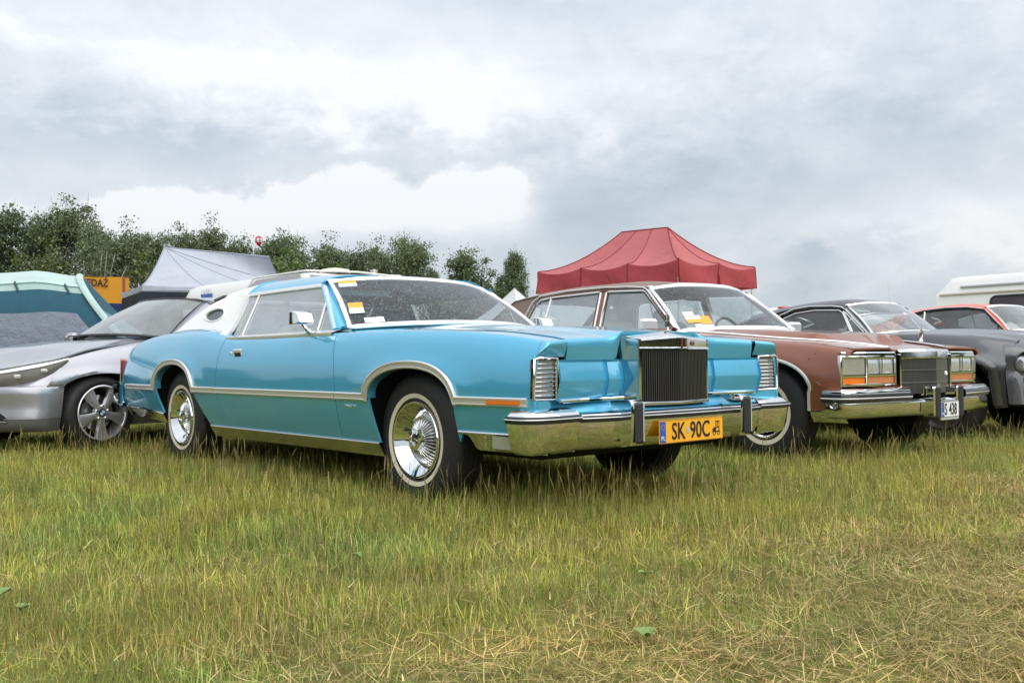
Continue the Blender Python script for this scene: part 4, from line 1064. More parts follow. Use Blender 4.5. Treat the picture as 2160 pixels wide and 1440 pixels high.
def grass():
    m = bpy.data.materials.new('grass_blade'); m.use_nodes = True
    N = NT(m.node_tree); N.n.clear(); out = N.new('ShaderNodeOutputMaterial')
    at = N.new('ShaderNodeVertexColor', layer_name='tint')
    ge = N.new('ShaderNodeNewGeometry')
    nz = N.noise(ge.outputs['Position'], 1.1, 4, .6)
    col = N.mix(N.math('MULTIPLY', N.math('SUBTRACT', nz, .35), 1.2, clamp=True), at.outputs[0], (.44, .38, .09, 1))
    col = N.mix(.55, at.outputs[0], col)
    df = N.new('ShaderNodeBsdfPrincipled'); N.put(df.inputs['Base Color'], col); df.inputs['Roughness'].default_value = .55; df.inputs['Specular IOR Level'].default_value = .35
    tl = N.new('ShaderNodeBsdfTranslucent'); N.put(tl.inputs[0], col)
    mx = N.new('ShaderNodeMixShader'); mx.inputs[0].default_value = .34; N.l.new(df.outputs[0], mx.inputs[1]); N.l.new(tl.outputs[0], mx.inputs[2]); N.l.new(mx.outputs[0], out.inputs[0])
    parts = []
    def U(a, b, n): return rng.uniform(a, b, n)
    for y0, y1, dens, wscale, segs in ((1.7, 3.4, 5200, 1.0, 3), (3.4, 5.2, 3700, 1.25, 3), (5.2, 8.0, 2300, 1.6, 2), (8.0, 14.0, 800, 2.2, 2), (14.0, 30.0, 80, 3.5, 2)):
        area = SPREAD * (y1 ** 2 - y0 ** 2) + (y1 - y0)
        n = int(area * dens * 1.2); xy = scatter(n, y0, y1); d = dryness(xy[:, 0], xy[:, 1])
        patch = vnoise(xy[:, 0], xy[:, 1], 4.2, 4) * .6 + vnoise(xy[:, 0], xy[:, 1], 1.6, 5) * .4
        hs = (.054 + .020 * sstep(xy[:, 1], 3.2, 5.0) - .016 * sstep(xy[:, 1], 7, 12)) * (1 - .45 * d) * (.45 + 1.1 * patch)
        h = hs * np.exp(rng.normal(0, .35, n)); lean = np.abs(rng.normal(.30, .28, n)) + .75 * d * rng.random(n); curl = np.abs(rng.normal(.5, .6, n))
        parts.append(blades(n, xy, h, U(.0018, .0042, n) * wscale, lean, curl, tint(n, d, np.clip(.05 + .5 * d + .5 * (vnoise(xy[:, 0], xy[:, 1], 3.0, 1) - .38), .03, .9), xy), 0, segs))
        # straw lying on the stubble
        if y1 < 9:
            k = int(n * .50); xy2 = scatter(k, y0, y1); d2 = dryness(xy2[:, 0], xy2[:, 1]); keep = rng.random(k) < (.05 + .95 * d2 ** 1.2); xy2, d2 = xy2[keep], d2[keep]; k = len(xy2)
            parts.append(blades(k, xy2, U(.03, .14, k), U(.0018, .0048, k) * wscale, U(1.25, 1.62, k), rng.normal(.05, .35, k), tint(k, d2, 1.0 - .35 * (1 - d2), xy2) * 1.1, 1.0, segs))
        k = int(area * (34 if y1 < 9 else 10)); xy3 = scatter(k, y0, y1); d3 = dryness(xy3[:, 0], xy3[:, 1]); keep = rng.random(k) < (1.0 - .8 * d3) * (.35 + .65 * sstep(xy3[:, 1], 3.0, 5.0)); xy3 = xy3[keep]; k = len(xy3)
        parts.append(seeds(k, xy3, U(.12, .30, k), np.abs(rng.normal(.15, .22, k)), (STRAWS[rng.integers(0, 6, k)] * .6 + GREENS[rng.integers(0, 6, k)] * .45) * U(.8, 1.25, k)[:, None]))
    # long tufts that the mower left round the wheels and under the bumpers
    for cx, cy, rad, n in TUFTS:
        xy = np.array([cx, cy]) + rng.normal(0, 1, (n, 2)) * np.array(rad); z = np.zeros(n)
        parts.append(blades(n, xy, U(.07, .17, n), U(.0014, .0026, n), np.abs(rng.normal(.2, .22, n)), np.abs(rng.normal(.4, .45, n)), tint(n, z, .06), 0, 3))
        k = n // 14; xy = np.array([cx, cy]) + rng.normal(0, 1, (k, 2)) * np.array(rad)
        parts.append(seeds(k, xy, U(.16, .30, k), np.abs(rng.normal(.15, .2, k)), STRAWS[rng.integers(0, 6, k)] * .7 + GREENS[rng.integers(0, 6, k)] * .3))
    V = []; T = []; Q = []; C = []; b = 0
    for v, t, q, c in parts:
        V.append(v); T.append(t + b); Q.append(q + b); C.append(c); b += len(v)
    me = raw_mesh('grass', np.concatenate(V), np.concatenate(T), np.concatenate(Q), np.concatenate(C))
    me.materials.append(m); o = link('grass', me); o['kind'] = 'stuff'; o['label'] = 'meadow grass, green and straw yellow, partly mown'


TUFTS = [(-.45, 5.05, (.22, .10), 500), (.35, 4.75, (.35, .16), 900), (.9, 4.45, (.30, .14), 800), (1.5, 5.0, (.35, .2), 700), (-1.5, 6.2, (.5, .18), 700),
         (-2.75, 7.2, (.25, .15), 500), (-3.7, 8.6, (.7, .2), 900), (2.3, 6.2, (.5, .3), 800), (3.1, 6.6, (.5, .25), 900), (3.9, 7.4, (.5, .25), 800), (-1.9, 6.7, (.4, .2), 500), (4.6, 8.0, (.5, .3), 600)]


def weeds():
    lf = mat('weed_leaf', (.16, .24, .06), .5, var=.2)
    for i, (x, y, s_) in enumerate([(-1.65, 3.15, .055), (-.58, 3.75, .035), (-2.0, 3.05, .035), (.35, 2.65, .04), (.45, 3.4, .03), (-1.5, 3.0, .035)]):
        mb = MB()
        for k in range(4):
            a = random.uniform(0, 6.28); t = np.linspace(0, 1, 6); w = .32 * s_ * np.sin(t * np.pi) ** .7 + .001
            cx = x + np.cos(a) * s_ * t; cy = y + np.sin(a) * s_ * t; z = .02 + s_ * (1.0 * t - .55 * t * t)
            mb.grid(np.stack([np.stack([cx - np.sin(a) * w, cy + np.cos(a) * w, z + w * .4], 1), np.stack([cx, cy, z], 1), np.stack([cx + np.sin(a) * w, cy - np.cos(a) * w, z + w * .4], 1)], 1))
        o = mb.build('broadleaf_weed', lf, smooth=60)
        thing(None, ['broad green weed leaves in the grass before the silver wagon', 'pale weed rosette in the mid grass below the coupe door', 'low dark weed near the left edge of the field', 'small weed leaf lying among the straw', 'flat leafy weed in the cut grass below the coupe front wheel', 'narrow weed sprig beside the broad weed leaves'][i], 'weed', obj=o, group='broadleaf weeds in the meadow')


# ------------------------------------------------------------------ trees
def leaf_material():
    m = bpy.data.materials.new('foliage'); m.use_nodes = True
    N = NT(m.node_tree); N.n.clear(); out = N.new('ShaderNodeOutputMaterial')
    at = N.new('ShaderNodeVertexColor', layer_name='tint')
    df = N.new('ShaderNodeBsdfPrincipled'); N.put(df.inputs['Base Color'], at.outputs[0]); df.inputs['Roughness'].default_value = .5; df.inputs['Specular IOR Level'].default_value = .4
    tl = N.new('ShaderNodeBsdfTranslucent'); N.put(tl.inputs[0], at.outputs[0])
    mx = N.new('ShaderNodeMixShader'); mx.inputs[0].default_value = .25; N.l.new(df.outputs[0], mx.inputs[1]); N.l.new(tl.outputs[0], mx.inputs[2]); N.l.new(mx.outputs[0], out.inputs[0])
    return m


def crown_mesh(name, H, Wd, nclump, nleaf, ls, base, seed, lo=.15, narrow=.0):
    """leaf clumps on an uneven crown: H height, Wd width"""
    r = np.random.default_rng(seed)
    lob = []
    for i in range(9):
        t = r.uniform(lo, .92); w = Wd * .5 * (np.sin(np.clip((t - lo + .08) / (1.02 - lo + .08), 0, 1) * np.pi) ** .6) * (1 - narrow * t)
        a = r.uniform(0, 6.28); lob.append((np.cos(a) * w * r.uniform(.25, .7), np.sin(a) * w * r.uniform(.25, .7), t * H, r.uniform(.22, .42) * Wd * (1 - narrow * t * .6)))
    lob.append((r.normal(0, .05) * Wd, 0, H * .86, Wd * .22)); lob.append((0, 0, H * .55, Wd * .34))
    P = []
    for i in range(nclump):
        x, y, z, q = lob[r.integers(len(lob))]; d = r.normal(0, 1, 3); d /= np.linalg.norm(d); rad = q * (r.uniform(.25, .8) if r.random() < .45 else r.uniform(.7, 1.03))
        P.append((x + d[0] * rad, y + d[1] * rad, max(z + d[2] * rad * 1.05, H * lo * .7)))
    P = np.array(P); n = nclump * nleaf
    cs = r.uniform(.5, 1.3, nclump) * Wd * .058
    c = np.repeat(P, nleaf, 0) + r.normal(0, 1, (n, 3)) * np.repeat(cs, nleaf)[:, None] * np.array([1, 1, .8])
    u = r.normal(0, 1, (n, 3)); u /= np.linalg.norm(u, axis=1, keepdims=True)
    w = r.normal(0, 1, (n, 3)); w -= (w * u).sum(1, keepdims=True) * u; w /= np.linalg.norm(w, axis=1, keepdims=True)
    s_ = ls * r.uniform(.6, 1.3, (n, 1))
    V = np.stack([c - u * s_ * .5, c + w * s_ * .32, c + u * s_ * .5, c - w * s_ * .32], 1)
    ct = r.uniform(.7, 1.25, nclump) ; col = np.array(base)[None] * np.repeat(ct, nleaf)[:, None] * r.uniform(.7, 1.3, (n, 1))
    pale = r.random(n) < .08; col[pale] = col[pale] * .5 + np.array([.20, .22, .16])
    q = np.arange(4 * n).reshape(n, 4)
    return raw_mesh(name, V.reshape(-1, 3), None, q, np.repeat(col[:, None], 4, 1).reshape(-1, 3)), P


def trunk_mesh(H, Wd, P, seed, r0=.16, lo=.15):
    r = np.random.default_rng(seed); mb = MB()
    top = np.array([r.normal(0, .1), r.normal(0, .1), H * .9]); ax = rs([(0, 0, -.1), (r.normal(0, .12), r.normal(0, .12), H * .4), top], 9)
    mb.tube(ax, np.linspace(r0, r0 * .15, 9), 7)
    for p in P[r.choice(len(P), 12, False)]:
        k = np.clip((p[2] / H - .12) * 8, 1, 7); b = ax[int(k)]
        mb.tube(rs([b, (b + p) / 2 + np.array([0, 0, -.05 * H * r.random()]), p], 5), np.linspace(r0 * .38, r0 * .06, 5), 5)
    for i in range(5):    # bare twigs above the crown
        p = P[np.argsort(P[:, 2])[-1 - r.integers(12)]]; mb.tube([p, p + np.array([r.normal(0, .15), r.normal(0, .15), H * r.uniform(.05, .11)])], [.018, .006], 4)
    return mb


def px(u, v, Y):
    """world point at depth Y seen at photo pixel u, v"""
    X = (u - 1080) / FPX; up = (720 - v) / FPX
    a, b_ = X * _cr - up * _sr, X * _sr + up * _cr
    d = math.cos(PITCH) - b_ * math.sin(PITCH); z = math.sin(PITCH) + b_ * math.cos(PITCH)
    return Vector((a / d * Y, Y, CAM_H + z / d * Y))


def trees():
    LM = leaf_material(); BK = mat('tree_bark', (.12, .10, .08), .9, var=.3, bump=.6, bscale=30); BIRCH = mat('pale_bark', (.42, .40, .37), .8, var=.2)
    protos = []
    for i, (base, narrow, lo) in enumerate([((.105, .14, .062), .1, .12), ((.115, .15, .068), .25, .15), ((.13, .165, .08), .0, .15), ((.092, .13, .062), .3, .2), ((.14, .18, .078), .15, .1), ((.105, .15, .064), .5, .25)]):
        cm, P = crown_mesh('crown', 10.0, 5.2, 300, 76, .175, base, 40 + i, lo, narrow)
        cm.materials.append(LM); tb = trunk_mesh(10.0, 5.2, P, 80 + i); protos.append((cm, tb))
    tm = []
    for cm, tb in protos:
        me = bpy.data.meshes.new('trunk'); me.from_pydata(tb.v, [], tb.f); [setattr(p, 'use_smooth', True) for p in me.polygons]; me.materials.append(BK); tm.append(me)
    def tree(u, vtop, Y, w_px, kind, label, name='broadleaf_tree', group='trees along the edge of the field'):
        top = px(u, vtop, Y); H = top.z * .885; Wd = w_px / FPX * Y
        t = thing(name, label, 'tree', (top.x, Y, 0), rng.uniform(0, 6.28), group)
        Wd *= 1.28 if kind != 5 else 1.0; s_ = Vector((Wd / 5.2, Wd / 5.2, H / 10.0))
        o = link('trunk', tm[kind], None, t); o.scale = s_; c = link('crown', protos[kind][0], None, t); c.scale = s_
        return t
    for a in TREES: tree(*a)
    # birch with pale bare stems in front of the wood
    b = px(195, 470, 46); H = b.z
    t = thing('birch_tree', 'young birch with pale thin stems behind the blue tent', 'tree', (b.x, 46, 0))
    cm, P = crown_mesh('crown', H, 3.6, 150, 26, .13, (.085, .115, .05), 301, .2, .35); cm.materials.append(LM); link('crown', cm, None, t)
    r = np.random.default_rng(5)
    for k in range(7):
        a = r.uniform(-1.3, 1.3); q = np.array([a * 1.2, r.normal(0, .5), H * r.uniform(.65, .95)])
        MB().tube(rs([(a * .15, 0, 0), (a * .45, 0, H * .4), q], 7), np.linspace(.05, .012, 7), 5).build('stem', BIRCH, t)
    for (u, v, Y, w, h, base, lab) in [(70, 545, 44, 150, 1, (.10, .125, .04), 'yellow green bush in front of the dark trees behind the blue tent'), (300, 520, 44, 120, 1, (.095, .135, .035), 'bright green bush beside the grey gazebo peak'),
                                       (600, 540, 48, 150, 1, (.10, .155, .04), 'fresh green bush at the right end of the grey gazebo'), (470, 540, 50, 120, 1, (.06, .10, .03), 'dark bush behind the long ridge of the grey gazebo'), (730, 560, 50, 160, 1, (.075, .12, .035), 'leafy bush above the coupe roof, left of the twin crowned tree'), (1060, 590, 58, 90, 1, (.06, .10, .03), 'low bush at the foot of the slim lone tree')]:
        p = px(u, v, Y); Wd = w / FPX * Y; cm, P = crown_mesh('bush', p.z, Wd, 80, 40, .17, base, int(u) + 3, .02); cm.materials.append(LM)
        o = link('bush', cm); o.location = (p.x, Y, 0); thing(None, lab, 'bush', obj=o, group='bushes along the wood')


TREES = [(-70, 418, 62, 190, 0, 'dark tree cut by the left edge of the picture, behind the blue tent'), (22, 396, 62, 140, 3, 'tall dark tree with bare twigs on top, above the blue tent roof'), (78, 418, 64, 110, 0, 'dark tree squeezed between two taller ones over the blue tent'),
         (132, 392, 62, 130, 1, 'tallest dark tree with a square shouldered crown left of the gap in the wood'), (190, 432, 60, 95, 4, 'ragged lighter tree at the left of the gap in the wood'), (262, 452, 58, 120, 2, 'airy tree with sky showing through, above the yellow stall'),
         (335, 458, 62, 110, 4, 'round tree directly above the grey gazebo peak'), (392, 456, 64, 100, 1, 'bushy tree right of the grey gazebo peak'), (445, 446, 62, 105, 2, 'tree with the highest top above the long gazebo ridge'), (505, 470, 63, 95, 0, 'dull tree just left of the red and white balloon'),
         (572, 470, 62, 95, 1, 'feathery tree just right of the red and white balloon'), (620, 468, 66, 100, 4, 'tree behind the right end of the gazebo'), (695, 484, 66, 120, 2, 'broad pale tree above the left part of the coupe roof'), (745, 500, 68, 90, 1, 'half hidden tree left of the twin crowned tree'),
         (800, 490, 66, 85, 2, 'left crown of the open twin crowned tree above the coupe roof'), (852, 466, 64, 105, 4, 'open twin crowned tree standing at the end of the wood'), (912, 535, 66, 60, 5, 'small pointed tree in the gap above the coupe windscreen'), (982, 498, 64, 125, 0, 'full round tree above the coupe windscreen'),
         (1086, 494, 62, 78, 5, 'slim lone tree left of the red gazebo'), (1052, 590, 70, 60, 1, 'low tree between the round tree and the slim lone tree')]


def far_wood():
    """dark wood behind the photographer; it shows only as a reflection in paint and chrome"""
    r = np.random.default_rng(77); n = 120000
    a = r.uniform(-2.55, 1.9, n); top = 6.6 + 2.0 * np.sin(a * 7) + 1.4 * np.sin(a * 17 + 1) + .9 * np.sin(a * 41) + .6 * np.sin(a * 93); k = 7 * np.floor(a * 14 + 3)
    R0 = 60 + 2.5 * np.sin(a * 88) + r.normal(0, 1.6, n)
    z = r.random(n) ** .8 * top; c = np.stack([np.sin(a) * R0, -np.cos(a) * R0, z], 1)
    u = r.normal(0, 1, (n, 3)); u /= np.linalg.norm(u, axis=1, keepdims=True); w = np.cross(u, r.normal(0, 1, (n, 3))); w /= np.linalg.norm(w, axis=1, keepdims=True)
    V = np.stack([c - u * .34, c + w * .22, c + u * .34, c - w * .22], 1); col = np.array([.085, .12, .052]) * r.uniform(.6, 1.4, (n, 1)) * (1 + .3 * np.sin(a * 60))[:, None]
    me = raw_mesh('wood', V.reshape(-1, 3), None, np.arange(4 * n).reshape(n, 4), np.repeat(col[:, None], 4, 1).reshape(-1, 3)); me.materials.append(leaf_material())
    o = link('far_wood', me); o['kind'] = 'stuff'; o['label'] = 'dark wood on the far side of the field'


ground()
grass()
weeds()
trees()
far_wood()

# ------------------------------------------------------------------ cabins shared by the neighbouring cars
WSGREY = glass('wagon_windscreen', (.66, .74, .73), .17, filmcol=(.8, .85, .85), beads=.10, refl=.95)
MIR = lambda L: L + [(x, -y, z) for x, y, z in L[::-1]][1:]


class Cabin:
    """roof, pillars and glass over a car body, from a handful of measured points (left side, y > 0)"""
    def __init__(s, root, paint, roofmat, trim, wb, wt, yg, rail, zc, rear_top, rear_base, glass_m=GLASSCL, ws_m=GLASSCL, exp=7, ws_w=.022, bow=.012):
        s.root, s.yg, s.rail, s.trim, s.paint = root, yg, rail, trim, paint
        WB, WT = rs(MIR(wb), 33), rs(MIR(wt), 33); v = np.linspace(0, 1, 11)[None, :, None]
        WS = WB[:, None] * (1 - v) + WT[:, None] * v + np.array([bow, 0, bow * 1.3]) * np.sin(v * np.pi)
        s.WB, s.WT = WB, WT
        MB().grid(WS).build('windscreen', ws_m, root, smooth=180)
        loop = np.concatenate([WS[:, 0], WS[-1, 1:], WS[::-1, -1][1:], WS[0, ::-1][1:-1]])
        MB().sweep(loop, [(-.004, -ws_w * .7), (.006, -ws_w * .6), (.009, 0), (.006, ws_w * .6), (-.004, ws_w * .7)], (.75, 0, .66), closed=True).build('windscreen_frame', trim, root, smooth=50)
        ins = WS * .95 + WS.mean((0, 1)) * .05; lp2 = np.concatenate([ins[:, 0], ins[-1, 1:], ins[::-1, -1][1:], ins[0, ::-1][1:-1]])
        MB().grid(np.stack([loop - .004, lp2 - .006], 1), cu=True).build('windscreen_gasket', BLACK, root)
        # pillar between windscreen and side glass
        c1 = [np.array(wb[0]) + (-.004, .014, -.01), (np.array(wb[0]) + np.array(wt[0])) / 2 + (0, .012, 0), np.array(wt[0]) + (-.006, .012, -.004)]
        c2 = [s.g(x, z, .010) for x, z in (rail[0], ((rail[0][0] + rail[1][0]) / 2, (rail[0][1] + rail[1][1]) / 2), rail[1])]
        G = ruled(c1, c2, 12, 5); G[:, 1:4] += np.array([.005, .007, .003]); both('windscreen_pillar', MB().panel(G, edge=.02), paint, root)
        # roof skin from windscreen header to rear window, down to the drip rail
        rx = np.array([p[0] for p in rail[1:]]); rz = np.array([p[1] for p in rail[1:]])
        yn = np.linspace(-1, 1, 39); yn = np.sign(yn) * (1 - (1 - np.abs(yn)) ** 1.7)
        wty = np.array([abs(p[1]) for p in wt])[::-1]; wtx = np.array([p[0] for p in wt])[::-1]; rty = np.array([abs(p[1]) for p in rear_top])[::-1]; rtx = np.array([p[0] for p in rear_top])[::-1]
        zr = curve(rx, rz); t = np.linspace(0, 1, 24)[:, None]; ye0 = wt[0][1] + .05
        X = np.interp(np.abs(yn) * ye0, wty, wtx)[None] * (1 - t) + np.interp(np.abs(yn) * rear_top[0][1], rty, rtx)[None] * t
        ze = zr(np.clip(X, rx.min(), rx.max())); ye = s.yg(ze) + .012; k = np.abs(yn)[None]
        Z = zc(X) - (zc(X) - ze) * k ** exp
        R = np.stack([X, yn[None] * ye, Z], 2); s.R = R
        MB().panel(R, flip=True, edge=.012).build('roof', roofmat, root, smooth=50)
        L = R[2:-1].copy(); L[..., 2] -= .028; L[..., 1] *= .97; MB().grid(L).build('headliner', DASHDK, root)
        # rear window
        RT, RB = rs(MIR(rear_top), 21), rs(MIR(rear_base), 21); q = np.linspace(0, 1, 7)[None, :, None]; W = RT[:, None] * (1 - q) + RB[:, None] * q
        MB().grid(W[2:-2, 1:]).build('rear_window', glass_m, root, smooth=180)
        f = MB(); f.grid(W[:3]); f.grid(W[-3:]); f.grid(W[:, :2] + .001); f.build('rear_window_surround', roofmat, root, smooth=60)
    def g(s, x, z, o=0.0): return (x, float(s.yg(z)) + o, z)
    def pane(s, name, bottom, top, m, o=-.006):
        both(name, MB().grid(ruled([s.g(*p, o) for p in bottom], [s.g(*p, o) for p in top], 10, 6)), m, s.root, smooth=180)
    def bar(s, name, pts, w, h, m, o=.002, smooth=False, n=None):
        P = [s.g(*p, o) for p in pts]; P = rs(P, n, True) if n else P
        return both(name, MB().sweep(P, [(-.010, -w / 2), (h * .6, -w / 2), (h, -w * .25), (h, w * .25), (h * .6, w / 2), (-.010, w / 2)], (0, 1, .45)), m, s.root)
    def patch(s, name, c1, c2, m, o=.006, n=10):
        both(name, MB().panel(ruled([s.g(*p, o) for p in c1], [s.g(*p, o) for p in c2], n, 4), flip=False, edge=.012), m, s.root)


def cabin_fittings(root, xf, xr, ys, zs, zt, mseat, dash_x, dash_z, dash_w, dash_m, wheel_y=.36, rests=True):
    for s_ in (-1, 1):
        seat(root, xf, s_ * ys, .52, zs, zt, mseat, name='front_seat')
        if rests: MB().box((xf - .42, s_ * ys, zt + .07), (.09, .25, .15), .04).tube([(xf - .42, s_ * ys, zt - .05), (xf - .42, s_ * ys, zt + .03)], .012, 6).build('head_rest', mseat, root)
    seat(root, xr, 0, 1.2, zs, zt - .04, mseat, name='rear_seat')
    MB().grid(np.array([[(x + .12 * (1 - (y / dash_w) ** 2), y, z) for y in np.linspace(-dash_w, dash_w, 13)] for x, z in ((dash_x, dash_z), (dash_x - .14, dash_z + .012), (dash_x - .24, dash_z - .01), (dash_x - .28, dash_z - .08), (dash_x - .26, dash_z - .28))])).build('dashboard', dash_m, root)
    th = np.linspace(0, 2 * np.pi, 24, endpoint=False); cx, cz = dash_x - .40, dash_z - .035
    MB().tube([(cx - .06 * math.sin(t), wheel_y + .185 * math.cos(t), cz + .17 * math.sin(t)) for t in th], .012, 7, closed=True).tube([(cx, wheel_y - .18, cz), (cx + .03, wheel_y, cz - .02), (cx, wheel_y + .18, cz)], .012, 6).tube([(cx + .03, wheel_y, cz - .02), (cx + .2, wheel_y, cz - .07)], .03, 8).build('steering_wheel', DASHDK, root)


def lid(B, root, name, m, x0, x1, zc, w, n=22, nose=None, dome=.0, edge_drop=0.0, rear_bow=.0, front_bow=.0, inner=.30):
    """bonnet or boot lid: x0 rear, x1 front, crown height zc(x), half width w(x)"""
    k = np.linspace(-1, 1, 35); t = np.linspace(0, 1, n)[:, None]
    X = (x0 + rear_bow * (1 - k ** 2))[None] * (1 - t) + (x1 + front_bow * (1 - np.abs(k)))[None] * t
    Y = k[None] * w(X); e = B.zt(X) + .006
    m_ = 1 - sstep(np.abs(Y), inner * .4, w(X)); Z = e + (zc(X) - e) * m_
    P = np.stack([X, Y, Z], 2)
    if nose:
        P = np.concatenate([P] + [(P[n - 1] + np.array([a, 0, b]))[None] for a, b in nose])
    return MB().panel(P, edge=.012).build(name, m, root, smooth=45), P


def closing(B, root, m, xr, xf, zlo, width, name='tail_panel'):
    MB().grid(np.array([[(xr, y, z) for y in np.linspace(-width, width, 9)] for z in np.linspace(float(B.zt(xr)) + .01, zlo, 5)])).build(name, m, root)


# ------------------------------------------------------------------ copper brown sedan
def brown_sedan():
    root = thing('vintage_sedan', 'copper brown four door vintage sedan with chrome grille and white licence plate', 'car', (2.548, 7.853, 0), -.897)
    zm = .545
    AF = (.03, .412, .742, lambda z: np.interp(z, [.34, .55], [-.38, -.385]), lambda z: np.interp(z, [.34, .55], [.425, .440]), 2.0)
    AR = (-3.086, .40, .66, lambda z: np.interp(z, [.34, .55], [-3.48, -3.486]), lambda z: np.interp(z, [.34, .55], [-2.68, -2.686]), 2.2)
    B = Body(W=curve([-4.55, -4.2, -3.4, -2, -.8, .2, .55, .70, .75], [.90, .935, .955, .965, .965, .962, .950, .936, .93]),
             zt=curve([-4.55, -4.2, -3.5, -2.8, -1.6, -.8, 0, .35, .62, .76], [.93, .965, .985, .99, .985, .955, .884, .855, .822, .798]),
             yc=curve([-4.55, -3.5, -1.6, -.8, .75], [.82, .85, .865, .865, .86]), zm=zm, zlow=curve([-4.55, .75], [.36, .375]), tuck=.04, p=2.6, q=2.1, arches=(AF, AR),
             yin=lambda x: np.where(x > -.85, np.interp(x, [-.9, -.1, .74], [.755, .640, .395]), .80), rise=.006, flare=.018)
    sA = lambda z: np.interp(z, [.35, 1.0], [-.80, -.83]); sB = lambda z: np.interp(z, [.35, 1.0], [-1.86, -1.86]); sC = lambda z: np.interp(z, [.35, .6, 1.0], [-2.62, -2.66, -2.92])
    both('front_fender', B.panel(sA, lambda z: np.full_like(np.asarray(z, float), .685) + .05 * sstep(z, .755, .77), 32), BROWN, root)
    both('front_door', B.panel(sB, sA, 20), BROWN, root); both('rear_door', B.panel(sC, sB, 20), BROWN, root); both('rear_quarter_panel', B.panel(-4.53, sC, 30), BROWN, root)
    for x in (.02, -3.09): wells(B, root, x, .37, .40)
    MB().box((-1.7, 0, .42), (4.9, 1.5, .2), .03).box((-1.6, 0, .52), (2.3, 1.84, .3), .03).box((.45, 0, .58), (.4, 1.5, .35), .04).build('underbody', UNDER, root)
    zc = curve([-.9, -.52, 0, .4, .75, .87], [.995, .985, .952, .905, .866, .862])
    lid(B, root, 'hood', BROWN, -.93, .735, zc, lambda x: np.interp(x, [-.9, -.1, .74], [.75, .632, .388]), rear_bow=.30, front_bow=.115, inner=1.3, nose=[(.008, -.003), (.011, -.010), (.008, -.022)])
    wbp = [(-.905, .79, .975), (-.78, .55, .992), (-.66, .25, 1.002), (-.635, 0, 1.004)]; wtp = [(-1.365, .635, 1.360), (-1.30, .42, 1.388), (-1.265, .2, 1.398), (-1.26, 0, 1.400)]
    yg = lambda z: .80 - (np.asarray(z, float) - 1.0) * .345
    cw = MB(); cy = np.linspace(-.86, .86, 25); cw.grid(np.array([[(-.90 + .27 * (1 - (y / .86) ** 2) + o, y, np.interp(abs(y), [0, .86], [1.0, .955]) - d) for y in cy] for o, d in ((-.06, -.0), (.03, .012), (.14, .03))])); cw.build('cowl', BROWN, root)
    rail = [(-.94, 1.0), (-1.375, 1.345), (-1.6, 1.372), (-1.95, 1.386), (-2.4, 1.384), (-2.8, 1.362), (-3.2, 1.30)]
    zcr = curve([-3.5, -3.2, -2.8, -2.3, -1.7, -1.26], [1.36, 1.40, 1.435, 1.455, 1.455, 1.405])
    K = Cabin(root, BROWN, BROWNVINYL, BRIGHT, wbp, wtp, yg, rail, zcr, [(-3.15, .66, 1.34), (-3.28, .3, 1.385), (-3.30, 0, 1.388)], [(-3.62, .74, 1.02), (-3.78, .4, 1.02), (-3.80, 0, 1.02)], ws_m=WSGLASS, exp=5, ws_w=.034)
    # doors: glass, chrome frames
    K.pane('front_door_glass', [(-.99, 1.005), (-1.80, 1.010)], [(-1.385, 1.318), (-1.835, 1.335)], GLASS); K.pane('rear_door_glass', [(-1.93, 1.010), (-2.62, 1.012)], [(-1.965, 1.338), (-2.60, 1.320)], GLASS); K.pane('quarter_glass', [(-2.64, 1.012), (-2.90, 1.012)], [(-2.62, 1.318), (-2.76, 1.306)], GLASS)
    K.bar('door_frame', [(-.955, 1.0), (-1.365, 1.328), (-1.40, 1.340), (-1.83, 1.354), (-1.855, 1.345), (-1.835, 1.005)], .018, .010, BRIGHT); K.bar('door_frame', [(-1.905, 1.005), (-1.93, 1.350), (-1.95, 1.357), (-2.6, 1.342), (-2.76, 1.326), (-2.83, 1.27), (-2.945, 1.005)], .018, .010, BRIGHT)
    K.bar('drip_rail', [(-.925, 1.0), (-1.335, 1.338), (-1.39, 1.366), (-1.6, 1.384), (-1.95, 1.396), (-2.4, 1.392), (-2.76, 1.366), (-2.86, 1.31), (-3.0, 1.02)], .014, .014, BRIGHT, .012)
    K.bar('quarter_bar', [(-2.63, 1.01), (-2.61, 1.33)], .016, .010, BRIGHT); K.bar('door_frame', [(-.975, 1.0), (-1.385, 1.33)], .02, .004, BLACK, -.002)
    K.patch('door_pillar', [(-1.835, 1.0), (-1.835, 1.36)], [(-1.925, 1.0), (-1.945, 1.36)], BROWN, .002); K.patch('roof_pillar', [(-2.93, 1.0), (-2.80, 1.30), (-2.76, 1.37)], [(-3.64, 1.0), (-3.35, 1.22), (-3.14, 1.335)], BROWNVINYL, .010)
    K.patch('window_header', [(-1.37, 1.335), (-1.85, 1.352), (-2.8, 1.322)], [(-1.37, 1.36), (-1.85, 1.392), (-2.8, 1.37)], BROWN, .003)
    ws = MB(); ws.grid(np.array([[(x, y, z) for x in np.linspace(-.92, -3.6, 16)] for y, z in ((.868, .985), (.85, .998), (.80, 1.004))])); both('window_sill', ws, BROWN, root)
    both('sill_moulding', MB().sweep([(-.93, .872, .968), (-1.6, .874, .992), (-2.9, .872, .994)], xprof(.018, .008), (0, 1, .4)), BRIGHT, root)
    # bright lines
    both('fender_moulding', MB().sweep([(x, float(np.interp(x, [-.9, -.1, .74], [.752, .636, .391])), float(B.zt(x)) + .012) for x in np.linspace(-.85, .72, 20)], xprof(.020, .010), (0, .5, .86)), BRIGHT, root)
